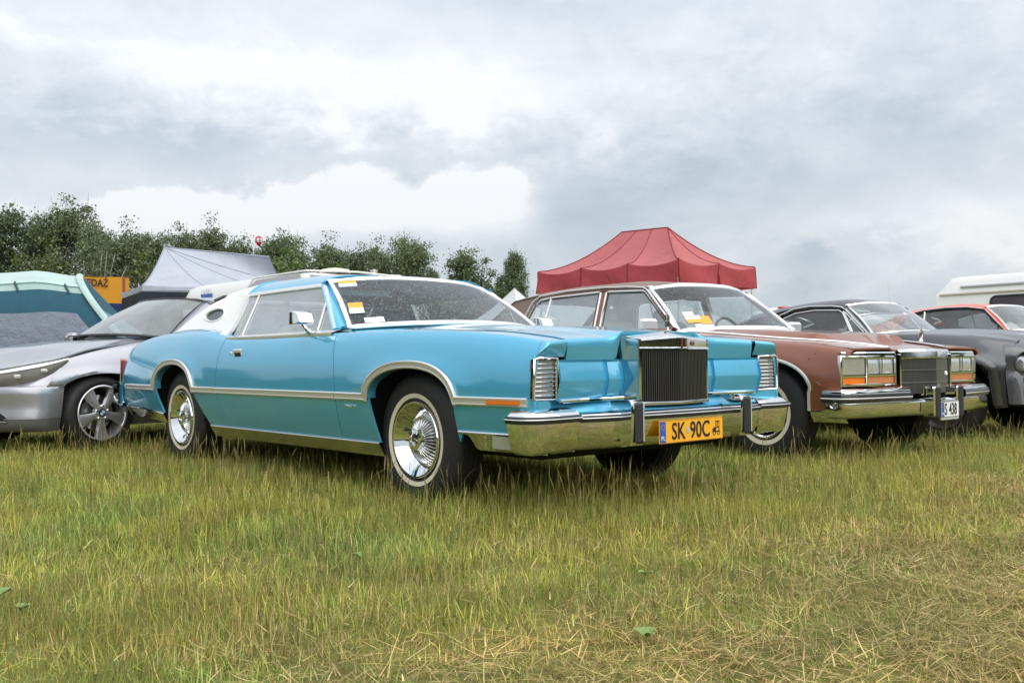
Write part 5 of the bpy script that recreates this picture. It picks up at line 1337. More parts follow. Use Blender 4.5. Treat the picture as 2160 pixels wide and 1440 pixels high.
    pa = B.path([(x, z - .004) for x, z in B.arch_path(0, 30, .012)], .002); pa = np.concatenate([B.path([(-.38, .38), (-.385, .50)], .002), pa, B.path([(.44, .50), (.430, .38)], .002)]); both('arch_moulding', MB().sweep(pa, xprof(.022, .010), (0, 1, 0)), BRIGHT, root)
    pr = B.arch_path(1, 24, .012); both('arch_moulding', MB().sweep(B.path(pr, .002), xprof(.022, .010), (0, 1, 0)), BRIGHT, root)
    for a, b in ((.44, .70), (-2.68, -.39)):
        x = np.linspace(a, b, 16); y = B.Y(x, x * 0 + .37); both('lower_moulding', MB().grid(np.stack([np.stack([x, y + o, x * 0 + z], 1) for o, z in ((0, .385), (.008, .382), (.008, .370), (.0, .345), (-.03, .30))], 1), flip=True), CHROME, root)
    # nose: header, lamps, grille
    for s_ in (-1, 1):
        F = lambda y: .764 - .004 * (y - .388)
        hd = MB(); hd.grid(np.array([[(F(y) + a if y < .75 else a + np.interp(y, [.745, .93], [.76, .685]), s_ * y, z) for y in (.385, .5, .62, .745, .80, .93)] for a, z in ((-.035, .792), (-.006, .788), (.004, .778), (.004, .752))]), flip=(s_ > 0)); h_ = hd.build('lamp_header', CHROME, root, smooth=30)
        bz = MB()
        for path in ([(.768, s_ * .388, .752), (.764, s_ * .745, .752), (.764, s_ * .745, .560), (.768, s_ * .388, .560)],):
            bz.sweep(path, [(-.03, -.009), (.004, -.009), (.006, 0), (.004, .009), (-.03, .009)], (1, 0, 0), closed=True)
        bz.sweep([(.766, s_ * .39, .624), (.764, s_ * .745, .624)], [(-.02, -.007), (.004, -.006), (.004, .006), (-.02, .007)], (1, 0, 0)); bz.sweep([(.766, s_ * .566, .752), (.766, s_ * .566, .624)], [(-.02, -.007), (.004, -.006), (.004, .006), (-.02, .007)], (1, 0, 0))
        n2 = Vector((.185, .08 * s_, 0)).normalized()
        bz.sweep([(.762, s_ * .748, .752), (.686, s_ * .932, .756), (.684, s_ * .932, .558), (.762, s_ * .748, .560)], [(-.03, -.009), (.004, -.009), (.006, 0), (.004, .009), (-.03, .009)], tuple(n2), closed=True)
        bz.sweep([(.762, s_ * .748, .618), (.685, s_ * .932, .618)], [(-.02, -.006), (.004, -.006), (.004, .006), (-.02, .006)], tuple(n2))
        bz.build('lamp_bezel', CHROME, root, smooth=30)
        for y0, y1 in ((.400, .556), (.576, .735)):
            lp = MB(); yy = np.linspace(y0, y1, 7); zz = np.linspace(.636, .742, 6); lp.grid(np.array([[(.752 + .012 * (1 - ((y - (y0 + y1) / 2) / .08) ** 4) * (1 - ((z - .689) / .055) ** 4), s_ * y, z) for y in yy] for z in zz]), flip=(s_ < 0)); lp.build('headlight', mat_once('headlight_glass', (.62, .64, .63), .08, .55, coat=1, bump=.6, bscale=120), root, smooth=60)
        MB().box((.752, s_ * .567, .592), (.016, .335, .050), .004).build('turn_lamp', mat_once('amber_dull', (.50, .17, .06), .25, coat=1), root)
        R2 = Matrix.Rotation(-s_ * math.atan2(.185, -.077) + s_ * math.pi / 2 * 0, 3, 'Z'); ang = math.atan2(.184 * s_, -.077)
        rt = Matrix.Rotation(ang, 3, 'Z'); MB().box((.716, s_ * .838, .688), (.182, .012, .118), .005, rot=rt).build('cornering_lamp', LENSDULL, root); MB().box((.716, s_ * .838, .589), (.180, .012, .046), .004, rot=rt).build('side_turn_lamp', AMBER, root)
    MB().box((.66, 0, .64), (.10, 1.66, .27), .01).build('nose_liner', UNDER, root)
    gx = lambda y: .865 - .095 * np.abs(y) / .345
    yv = np.array([-.352, -.345, -.17, 0, .17, .345, .352]); gs = MB()
    gs.grid(np.array([[(gx(y) + dx, y, z - .004 * abs(y) / .35) for y in yv] for dx, z in ((-.05, .735), (.004, .738), (.010, .748), (.008, .790), (-.004, .806), (-.09, .812))])); 
    for s_ in (-1, 1): gs.box((.762, s_ * .352, .62), (.055, .016, .30), .004)
    gs.sweep([(.770, -.35, .478), (.865, 0, .478), (.770, .35, .478)], [(-.02, -.007), (.004, -.007), (.004, .007), (-.02, .007)], (1, 0, 0)); gr = gs.build('grille', CHROME, root, smooth=30)
    MB().grid(np.array([[(gx(y) - .03, y, z) for y in yv] for z in (.48, .74)])).build('grille_backing', BLACK, gr)
    gb = MB(); gm = mat_once('grille_fine_grey', (.26, .26, .25), .35, .8)
    for y in np.linspace(-.335, .335, 63): gb.box((float(gx(y)) - .012, y, .608), (.02, .0042, .250), 0)
    o = gb.build('grille_bars', gm, gr, smooth=0); o['kind'] = 'stuff'
    for z in (.565, .655): MB().sweep([(.772, -.34, z), (.867, 0, z), (.772, .34, z)], [(-.01, -.0025), (.002, -.0025), (.002, .0025), (-.01, .0025)], (1, 0, 0)).build('grille_divider', gm, gr)
    MB().lathe([(.018, 0), (.014, .008), (.0001, .010)], 10, 'x', (gx(.25) + .002, .255, .625)).build('grille_crest', PAPERW, gr)
    MB().tube([(.748, 0, .862), (.748, 0, .885)], [.018, .008], 10).sweep([(.748 + .003 * math.cos(t), .020 * math.cos(t), .915 + .034 * math.sin(t)) for t in np.linspace(0, 2 * np.pi, 18, endpoint=False)], [(-.004, -.004), (.004, -.004), (.004, .004), (-.004, .004)], (1, 0, 0), closed=True).box((.748, 0, .914), (.006, .018, .036), .003).build('hood_ornament', CHROME, root)
    # bumper
    def bar(pts, prof):
        P = np.array([(x, y, 0) for x, y in pts], float); T = np.gradient(P, axis=0); n = np.stack([T[:, 1], -T[:, 0], T[:, 2]], 1); n /= np.linalg.norm(n, axis=1, keepdims=True)
        return MB().grid(np.array([[p + a * q + np.array([0, 0, z]) for a, z in prof] for p, q in zip(P, n)]))
    full = [(.60, -.995), (.70, -1.0), (.745, -.985), (.79, -.90), (.86, -.45), (.885, -.30), (.895, 0), (.885, .30), (.86, .45), (.79, .90), (.745, .985), (.70, 1.0), (.60, .995)]
    bm = bar(full, [(-.10, .452), (-.02, .448), (.002, .430), (.004, .36), (-.006, .345), (-.05, .332), (-.12, .330)]).build('front_bumper', CHROME, root, smooth=45)
    for s_ in (-1, 1):
        e = [(.872, .375), (.850, .50), (.80, .88), (.765, .965), (.73, 1.008), (.68, 1.012), (.58, 1.004)]; e = e if s_ > 0 else [(x, -y) for x, y in e][::-1]
        MBu = bar(e, [(-.13, .536), (-.02, .532), (.0, .518), (.002, .500), (.0, .44), (-.02, .435)]); MBu.poly([(.872 + a, s_ * .374, z) for a, z in ((-.13, .536), (-.02, .532), (.002, .50), (.0, .44), (-.12, .44))]); MBu.build('bumper_upper', CHROME, bm, smooth=40)
        bar(e, [(.001, .506), (.012, .502), (.016, .48), (.013, .452), (.002, .442)]).build('bumper_rubber', mat_once('wet_rubber_dark', (.022, .022, .025), .3, coat=.5), bm)
        bar(e, [(.015, .476), (.020, .472), (.015, .466)]).build('rubber_bright_line', BRIGHT, bm)
        MB().box((.905, s_ * .162, .43), (.10, .075, .215), .012).build('bumper_guard', CHROME, bm); MB().box((.958, s_ * .162, .425), (.022, .060, .225), .010).build('guard_rubber', RUBBER, bm)
    MB().grid(np.array([[(x, y, z) for y in np.linspace(-1, 1, 9) * w] for x, z, w in ((.66, .556, .92), (.755, .548, .80), (.80, .53, .55))]), flip=True).build('bumper_filler', BROWN, root)
    plate(root, (.960, .0, .372), (0, 1, 0), (0, 0, 1), .250, .114, WHITEPLATE, (('S', -.066), ('438', .034)), .118, sx=.62, euw=.030)
    MB().box((.955, 0, .306), (.012, .25, .020), .003).build('plate_bracket', mat_once('bracket_grey', (.45, .45, .42), .5), root)
    # mirror, aerial, wheels, tail
    for s_ in (-1, 1):
        o = MB().box((-1.06, s_ * .985, 1.028), (.09, .165, .105), .022).build('door_mirror', mat_once('mirror_white', (.75, .76, .77), .18, .5, coat=1), root); MB().tube([(-1.06, s_ * .88, .975), (-1.06, s_ * .95, .99)], .02, 8).build('mirror_foot', CHROME, o)
        wheel(root, 0, s_, .885, .348, .365, .192, 'wire'); wheel(root, -3.086, s_, .885, .348, .365, .192, 'wire')
        MB().box((-4.53, s_ * .80, .78), (.05, .12, .30), .01).build('tail_lamp', REDLENS, root)
        MB().box((-1.75, s_ * (float(B.Y(-1.75, .88)) + .006), .885), (.14, .014, .03), .005).build('door_handle', BRIGHT, root)
    MB().tube([(.175, .62, .895), (.175, .62, .925)], [.02, .008], 8).tube([(.175, .62, .92), (.125, .62, 1.36)], [.0028, .0016], 5).build('aerial', STEEL, root)
    lid(B, root, 'boot_lid', BROWN, -4.52, -3.62, curve([-4.52, -3.62], [.965, 1.02]), lambda x: np.full_like(x, .795)); closing(B, root, BROWN, -4.53, 0, .40, .88)
    MB().box((-4.60, 0, .47), (.16, 1.9, .20), .04).build('rear_bumper', CHROME, root)
    cabin_fittings(root, -1.75, -2.75, .38, .66, 1.08, CREAMSEAT, -.93, .985, .76, DASHDK, .38)
    MB().box((-1.42, .0, 1.30), (.03, .24, .06), .015).build('rear_view_mirror', DASHDK, root); MB().box((-1.445, -.34, 1.315), (.13, .44, .014), .004, rot=Matrix.Rotation(.6, 3, 'Y')).build('sun_visor', DARKSEAT, root)
    MB().tube([(-1.40, 0, 1.26), (-1.40, 0, 1.20)], .003, 4).box((-1.40, 0, 1.13), (.012, .07, .14), .03).build('hanging_tag', mat_once('tag_grey', (.30, .33, .36), .5), root)
    W0, W1 = K.WB, K.WT
    i0 = 2 if W0[0][1] < 0 else 30; sg = 1 if W0[0][1] < 0 else -1
    for di, v_, w, h, rows in ((1.5, .20, .13, .10, ((.5, PAPERW), (.5, PAPERO))), (3.4, .17, .10, .11, ((1, PAPERO),)), (2.6, .045, .16, .08, ((1, PAPERW),)), (1.2, .30, .09, .07, ((1, PAPERW),))):
        f = i0 + sg * di; p0 = np.array([np.interp(f, range(33), W0[:, k]) for k in range(3)]); p1 = np.array([np.interp(f, range(33), W1[:, k]) for k in range(3)])
        p = p0 * (1 - v_) + p1 * v_ + np.array([.012, 0, .016]) * math.sin(v_ * math.pi)
        M = frame(p, W0[int(f) + sg] - W0[int(f)], p1 - p0); M.translation += (M.to_3x3() @ Vector((0, 0, 1))) * .003
        sticker(root, M, w, h, rows)
    return root


# ------------------------------------------------------------------ dark grey fastback
def grey_fastback():
    root = thing('fastback_coupe', 'dark grey fastback coupe with flared wheel arches and black roof, behind the brown sedan', 'car', (4.521, 9.423, 0), -.867)
    zm = .60
    AF = (.02, .42, .735, lambda z: np.interp(z, [.3, .6], [-.36, -.40]), lambda z: np.interp(z, [.3, .6], [.47, .44]), 2.0)
    AR = (-2.74, .41, .76, lambda z: np.interp(z, [.3, .6], [-3.14, -3.15]), lambda z: np.interp(z, [.3, .6], [-2.34, -2.33]), 2.0)
    B = Body(W=curve([-3.75, -3.3, -2.74, -2.0, -1.2, -.5, 0, .4, .58, .72], [.84, .93, .965, .905, .89, .90, .945, .925, .895, .84]),
             zt=curve([-3.75, -3.2, -2.6, -1.8, -.9, -.3, .2, .55, .75], [.90, .955, .985, .945, .955, .955, .925, .868, .825]),
             yc=curve([-3.75, -2.6, -1.5, -.6, .3, .75], [.72, .76, .79, .795, .775, .70]), zm=zm, zlow=curve([-3.75, -3, -2, -.5, .5, .75], [.34, .26, .24, .24, .30, .33]), tuck=.02, p=1.9, q=1.5, arches=(AF, AR),
             yin=lambda x: np.where(x > -.85, .66, .70), rise=.02, flare=.03)
    sA = lambda z: np.interp(z, [.25, .6, .95], [-.62, -.66, -.70]); sB = lambda z: np.interp(z, [.25, .6, .95], [-1.72, -1.80, -1.80]); sN = lambda z: np.interp(z, [.3, .60, .80, .9], [.575, .565, .590, .60])
    both('front_fender', B.panel(sA, sN, 30), DARKGREY, root); both('door', B.panel(sB, sA, 20), DARKGREY, root); both('rear_quarter_panel', B.panel(-3.72, sB, 30), DARKGREY, root)
    for x in (.02, -2.74): wells(B, root, x, .37, .42)
    MB().box((-1.4, 0, .40), (4.2, 1.4, .2), .03).box((-1.2, 0, .50), (1.7, 1.7, .35), .03).box((.50, 0, .55), (.3, 1.4, .35), .04).build('underbody', UNDER, root)
    # arch lips stand proud of the fender
    for k in (0, 1):
        xz = B.arch_path(k, 34, .0); e = AF if k == 0 else AR
        xz = np.concatenate([[(float(e[3](z)), z) for z in (.32, .45)], xz, [(float(e[4](z)), z) for z in (.45, .32)]]); P = B.path(xz, 0)
        cx = e[0]; G = []
        for gw, oy in ((0, -.04), (0, .016), (.015, .020), (.05, .010), (.075, -.002)):
            Q = P.copy(); d = np.stack([xz[:, 0] - cx, np.maximum(xz[:, 1] - .45, 0) * 1.2], 1); d /= np.linalg.norm(d, axis=1, keepdims=True) + 1e-9
            Q[:, 0] += d[:, 0] * gw; Q[:, 2] += d[:, 1] * gw; Q[:, 1] = B.Y(Q[:, 0], Q[:, 2]) + oy; G.append(Q)
        both('wheel_arch_flare', MB().grid(np.stack(G, 1), flip=True), DARKGREY, root, smooth=60)
    both('side_skirt', MB().grid(np.array([[(x, float(B.Y(x, .40)) + o, z) for x in np.linspace(-2.33, -.40, 12)] for o, z in ((.0, .42), (.02, .38), (.025, .26), (-.02, .24))])), DARKGREY, root)
    zc = curve([-.95, -.3, .2, .55, .74], [1.0, .995, .975, .925, .86])
    lid(B, root, 'hood', DARKGREY, -.78, .60, zc, lambda x: np.interp(x, [-.8, .75], [.655, .60]), rear_bow=.22, inner=.9, nose=[(.03, -.012), (.05, -.035), (.06, -.07)])
    both('hood_scoop_ridge', MB().grid(np.array([[(x, y, float(zc(x)) + h * math.sin(min(1, (.5 - x) / 1.0) * math.pi) ** .5 - .006) for x in np.linspace(-.5, .5, 14)] for y, h in ((.20, 0), (.24, .018), (.30, .02), (.36, 0))])), DARKGREY, root, smooth=60)
    # nose: round lamp in a dark surround, grille opening, lower lip
    nm = MB(); yv = np.linspace(-.80, .80, 25)
    nm.grid(np.array([[(.70 - .12 * (abs(y) / .8) ** 3 + dx, y, z) for y in yv] for dx, z in ((.0, .83), (.05, .80), (.055, .76))]), flip=True); nm.grid(np.array([[(.70 - .12 * (abs(y) / .8) ** 3 + dx, y, z) for y in yv] for dx, z in ((.055, .53), (.07, .48), (.06, .40), (.09, .36), (.05, .33), (-.05, .32))]), flip=True)
    nm.build('front_apron', DARKGREY, root, smooth=50); MB().grid(np.array([[(.66 - .12 * (abs(y) / .8) ** 3, y, z) for y in yv] for z in (.52, .77)]), flip=True).build('grille', BLACK, root)
    for s_ in (-1, 1):
        cv = rs([(.566, .893), (.63, .862), (.685, .79), (.712, .68), (.716, .54)], 30)
        def nf(u_, v_):
            i = u_ * 29; x_, y_ = np.interp(i, range(30), cv[:, 0]), np.interp(i, range(30), cv[:, 1]); zz = .335 + v_ * .535
            k_ = 1 - .15 * max(0, (zz - .755) / .115) ** 1.7 + (.012 if zz < .59 else 0); return np.array([x_ * k_ + (.02 * max(0, .55 - zz) / .2), s_ * y_ * k_, zz])
        nb = MB(); ring = holed(nf, .40, .65, .235, .185, nb, 48, 7); hs = nb.build('headlight_surround', DARKGREY, root, smooth=50)
        if (s_ > 0): pass
        c = ring.mean(0); nrm = np.cross(ring[0] - c, ring[12] - c); nrm /= np.linalg.norm(nrm); nrm = nrm * (1 if nrm[0] > 0 else -1)
        MB().sweep(ring, [(-.03, -.004), (.004, -.006), (.008, 0), (.004, .006), (-.03, .004)], tuple(nrm), closed=True).build('headlight_ring', mat_once('lamp_ring', (.10, .10, .105), .25, .8), hs)
        rr = [c + (ring - c) * k_ - nrm * d_ for k_, d_ in ((1.0, .03), (.80, .05), (.74, .035), (.70, .022), (.45, .010), (.02, .004))]
        MB().grid(np.array(rr[:3]), cv=True).build('headlight_bowl', BLACK, hs); MB().grid(np.array(rr[2:]), cv=True).build('headlight', mat_once('headlight_dark', (.25, .26, .27), .1, .6, coat=1, bump=.4, bscale=120), hs, smooth=60)
        wheel(root, 0, s_, .90, .335, .345, .235, 'plain'); wheel(root, -2.74, s_, .93, .335, .345, .235, 'plain')
    wbp = [(-.775, .665, .962), (-.65, .45, .985), (-.56, .2, .995), (-.545, 0, .998)]; wtp = [(-1.115, .565, 1.262), (-1.06, .38, 1.288), (-1.03, .2, 1.298), (-1.025, 0, 1.30)]
    yg = lambda z: .72 - (np.asarray(z, float) - .96) * .40
    rail = [(-.80, .965), (-1.10, 1.225), (-1.25, 1.262), (-1.5, 1.270), (-1.75, 1.248), (-2.0, 1.19), (-2.4, 1.08)]
    K = Cabin(root, DARKGREY, BLACKTOP, BRIGHT, wbp, wtp, yg, rail, curve([-2.9, -2.4, -1.9, -1.5, -1.25, -1.02], [1.10, 1.22, 1.30, 1.336, 1.343, 1.306]), [(-2.25, .60, 1.14), (-2.35, .3, 1.22), (-2.37, 0, 1.225)], [(-3.0, .66, .98), (-3.1, .3, .99), (-3.12, 0, .99)], exp=4.5)
    dl = [(-.93, .985), (-1.135, 1.195), (-1.19, 1.222), (-1.45, 1.232), (-1.70, 1.205), (-1.82, 1.155), (-1.86, 1.09), (-1.87, .985)]
    K.pane('door_glass', [(-.985, .985), (-1.86, .985)], [(-1.135, 1.192), (-1.35, 1.226), (-1.70, 1.198), (-1.83, 1.13)], GLASSDK); K.pane('vent_glass', [(-.84, .982), (-.965, .985)], [(-1.09, 1.180), (-1.115, 1.195)], GLASSDK)
    K.bar('window_frame', [(-.985, .985), (-1.118, 1.185), (-1.165, 1.214), (-1.45, 1.225), (-1.68, 1.20), (-1.80, 1.15), (-1.85, 1.08), (-1.86, .985)], .012, .010, BRIGHT); K.bar('drip_rail', [(-.80, .975), (-1.085, 1.215), (-1.14, 1.246), (-1.25, 1.262), (-1.5, 1.270), (-1.70, 1.25), (-1.84, 1.19), (-1.92, 1.10)], .012, .012, BRIGHT, .012)
    K.bar('vent_bar', [(-.97, .985), (-1.112, 1.20)], .020, .012, BRIGHT); K.bar('vent_frame', [(-.845, .985), (-1.095, 1.195)], .014, .010, BRIGHT)
    K.patch('window_gap', [(-1.14, 1.215), (-1.45, 1.236), (-1.75, 1.205), (-1.87, 1.09)], [(-1.15, 1.245), (-1.45, 1.268), (-1.78, 1.228), (-1.92, 1.10)], BLACK, -.004); K.patch('roof_pillar', [(-1.88, .97), (-1.90, 1.08), (-1.76, 1.238)], [(-3.0, .96), (-2.6, 1.04), (-2.25, 1.135)], BLACKTOP, .008)
    MB().grid(np.array([[(x, s2 * y, z) for x in np.linspace(-.75, -3.0, 12)] for s2 in (1,) for y, z in ((.80, .955), (.76, .975), (.70, .98))])).mirror().grid(np.array([[(x, y, z) for x in np.linspace(-.75, -3.0, 12)] for y, z in ((.80, .955), (.76, .975), (.70, .98))])).build('window_sill', DARKGREY, root)
    MB().grid(np.array([[(-.76 + .22 * (1 - (y / .78) ** 2) + o, y, np.interp(abs(y), [0, .78], [.992, .955]) - d) for y in np.linspace(-.78, .78, 19)] for o, d in ((-.05, 0), (.03, .006), (.14, .02))])).build('cowl', DARKGREY, root)
    lid(B, root, 'boot_lid', DARKGREY, -3.70, -3.0, curve([-3.7, -3.0], [.93, .99]), lambda x: np.full_like(x, .69)); closing(B, root, DARKGREY, -3.72, 0, .36, .82)
    for s_ in (-1, 1):
        for dx in (0,):
            MB().box((-.66, s_ * .20 + .08, 1.010), (.012, .40, .010), .003, rot=Matrix.Rotation(.12 * s_, 3, 'Z')).tube([(-.56, s_ * .05, .985), (-.63, s_ * .12, 1.012)], .008, 6).build('wiper', BLACK, root)
        MB().box((-3.72, s_ * .5, .78), (.03, .3, .12), .01).build('tail_lamp', REDLENS, root)
        m_ = MB().box((-.98, s_ * .89, .985), (.09, .13, .075), .03).tube([(-.98, s_ * .80, .955), (-.98, s_ * .86, .97)], .014, 6).build('door_mirror', DARKGREY, root)
    cabin_fittings(root, -1.45, -2.25, .34, .55, .98, DARKSEAT, -.80, .955, .62, DASHDK, .33)
    MB().box((-.78, -.25, 1.0), (.10, .34, .015), .005).build('dash_papers', mat_once('paper_yellow', (.75, .55, .05), .6), root); MB().box((-1.12, -.30, 1.225), (.09, .25, .012), .004, rot=Matrix.Rotation(.5, 3, 'Y')).build('sun_visor', PAPERW, root)
    return root


# ------------------------------------------------------------------ orange coupe
def orange_coupe():
    root = thing('orange_coupe', 'orange red coupe with black side window frames, partly hidden behind the dark grey fastback', 'car', (6.362, 11.116, 0), -.867)
    zm = .58
    AF = (0, .36, .70, lambda z: z * 0 - .36, lambda z: z * 0 + .36, 2.0); AR = (-2.56, .36, .68, lambda z: z * 0 - 2.92, lambda z: z * 0 - 2.20, 2.0)
    B = Body(W=curve([-3.45, -2.5, -1, .2, .75], [.76, .83, .835, .82, .74]), zt=curve([-3.45, -2.7, -2.0, -1.2, -.5, .2, .75], [.88, .97, .985, .985, .975, .925, .80]), yc=curve([-3.45, -1.5, -.4, .75], [.68, .745, .745, .66]), zm=zm, zlow=curve([-3.45, .75], [.26, .28]), tuck=.03, p=2.2, q=1.7, arches=(AF, AR), yin=lambda x: x * 0 + .64, rise=.01, flare=.01)
    sA = lambda z: z * 0 - .48; sB = lambda z: z * 0 - 1.62
    both('front_fender', B.panel(sA, .72, 24), ORANGE, root); both('door', B.panel(sB, sA, 14), ORANGE, root); both('rear_quarter_panel', B.panel(-3.42, sB, 24), ORANGE, root)
    for x in (0, -2.56): wells(B, root, x, .34, .42)
    MB().box((-1.3, 0, .42), (3.9, 1.3, .22), .03).box((-1.1, 0, .52), (1.6, 1.58, .3), .03).build('underbody', UNDER, root)
    lid(B, root, 'hood', ORANGE, -.55, .70, curve([-.6, 0, .7], [1.0, .97, .83]), lambda x: x * 0 + .635, rear_bow=.14, inner=1.0, nose=[(.02, -.01), (.03, -.04)])
    wbp = [(-.44, .68, 1.015), (-.36, .4, 1.03), (-.32, 0, 1.035)]; wtp = [(-.755, .555, 1.300), (-.70, .3, 1.322), (-.685, 0, 1.325)]
    yg = lambda z: .715 - (np.asarray(z, float) - 1.02) * .42
    rail = [(-.46, 1.02), (-.75, 1.278), (-.95, 1.305), (-1.2, 1.308), (-1.45, 1.290), (-1.7, 1.24), (-2.0, 1.14)]
    K = Cabin(root, ORANGE, ORANGE, BRIGHT, wbp, wtp, yg, rail, curve([-2.3, -1.9, -1.5, -1.1, -.7], [1.17, 1.27, 1.335, 1.36, 1.33]), [(-1.85, .59, 1.20), (-1.92, .3, 1.25), (-1.94, 0, 1.255)], [(-2.45, .62, 1.0), (-2.55, .3, 1.01), (-2.57, 0, 1.01)], exp=5)
    K.pane('door_glass', [(-.51, 1.02), (-1.42, 1.02)], [(-.775, 1.262), (-.95, 1.282), (-1.44, 1.262)], GLASSDK); K.pane('quarter_glass', [(-1.44, 1.02), (-1.80, 1.02)], [(-1.46, 1.258), (-1.62, 1.215)], GLASSDK)
    K.bar('window_frame', [(-.485, 1.02), (-.762, 1.270), (-.95, 1.294), (-1.2, 1.296), (-1.45, 1.275), (-1.64, 1.225), (-1.82, 1.02)], .022, .010, BLACK); K.bar('drip_rail', [(-.465, 1.02), (-.74, 1.276), (-.95, 1.308), (-1.2, 1.310), (-1.47, 1.290), (-1.7, 1.238)], .010, .010, BRIGHT, .012); K.bar('quarter_bar', [(-1.425, 1.02), (-1.45, 1.27)], .018, .012, BRIGHT)
    K.patch('roof_pillar', [(-1.82, 1.0), (-1.65, 1.21), (-1.5, 1.285)], [(-2.45, 1.0), (-2.1, 1.12), (-1.85, 1.195)], ORANGE, .008)
    both('window_sill', MB().grid(np.array([[(x, y, z) for x in np.linspace(-.42, -2.45, 12)] for y, z in ((.755, .985), (.735, 1.01), (.69, 1.02))])), ORANGE, root)
    MB().grid(np.array([[(-.43 + .12 * (1 - (y / .75) ** 2) + o, y, np.interp(abs(y), [0, .75], [1.03, .985]) - d) for y in np.linspace(-.75, .75, 15)] for o, d in ((-.03, 0), (.05, .015), (.1, .03))])).build('cowl', ORANGE, root)
    lid(B, root, 'boot_lid', ORANGE, -3.40, -2.45, curve([-3.4, -2.45], [.91, 1.01]), lambda x: x * 0 + .635); closing(B, root, ORANGE, -3.42, 0, .3, .75); MB().grid(np.array([[(.73, y, z) for y in np.linspace(-.72, .72, 9)] for z in (.30, .55, .80)])).build('nose_panel', ORANGE, root)
    for s_ in (-1, 1):
        wheel(root, 0, s_, .80, .31, .315, .18, 'plain'); wheel(root, -2.56, s_, .80, .31, .315, .18, 'plain')
        MB().lathe([(.09, .0), (.085, .03), (.0001, .045)], 24, 'x', (.725, s_ * .52, .68)).build('headlight', LENS, root)
    MB().box((.78, 0, .47), (.08, 1.56, .10), .03).build('front_bumper', CHROME, root); MB().box((-3.46, 0, .50), (.08, 1.56, .10), .03).build('rear_bumper', CHROME, root)
    cabin_fittings(root, -1.15, -1.95, .33, .58, 1.08, mat_once('seat_light_blue', (.42, .52, .55), .6), -.50, 1.0, .60, DASHDK, .32)
    return root


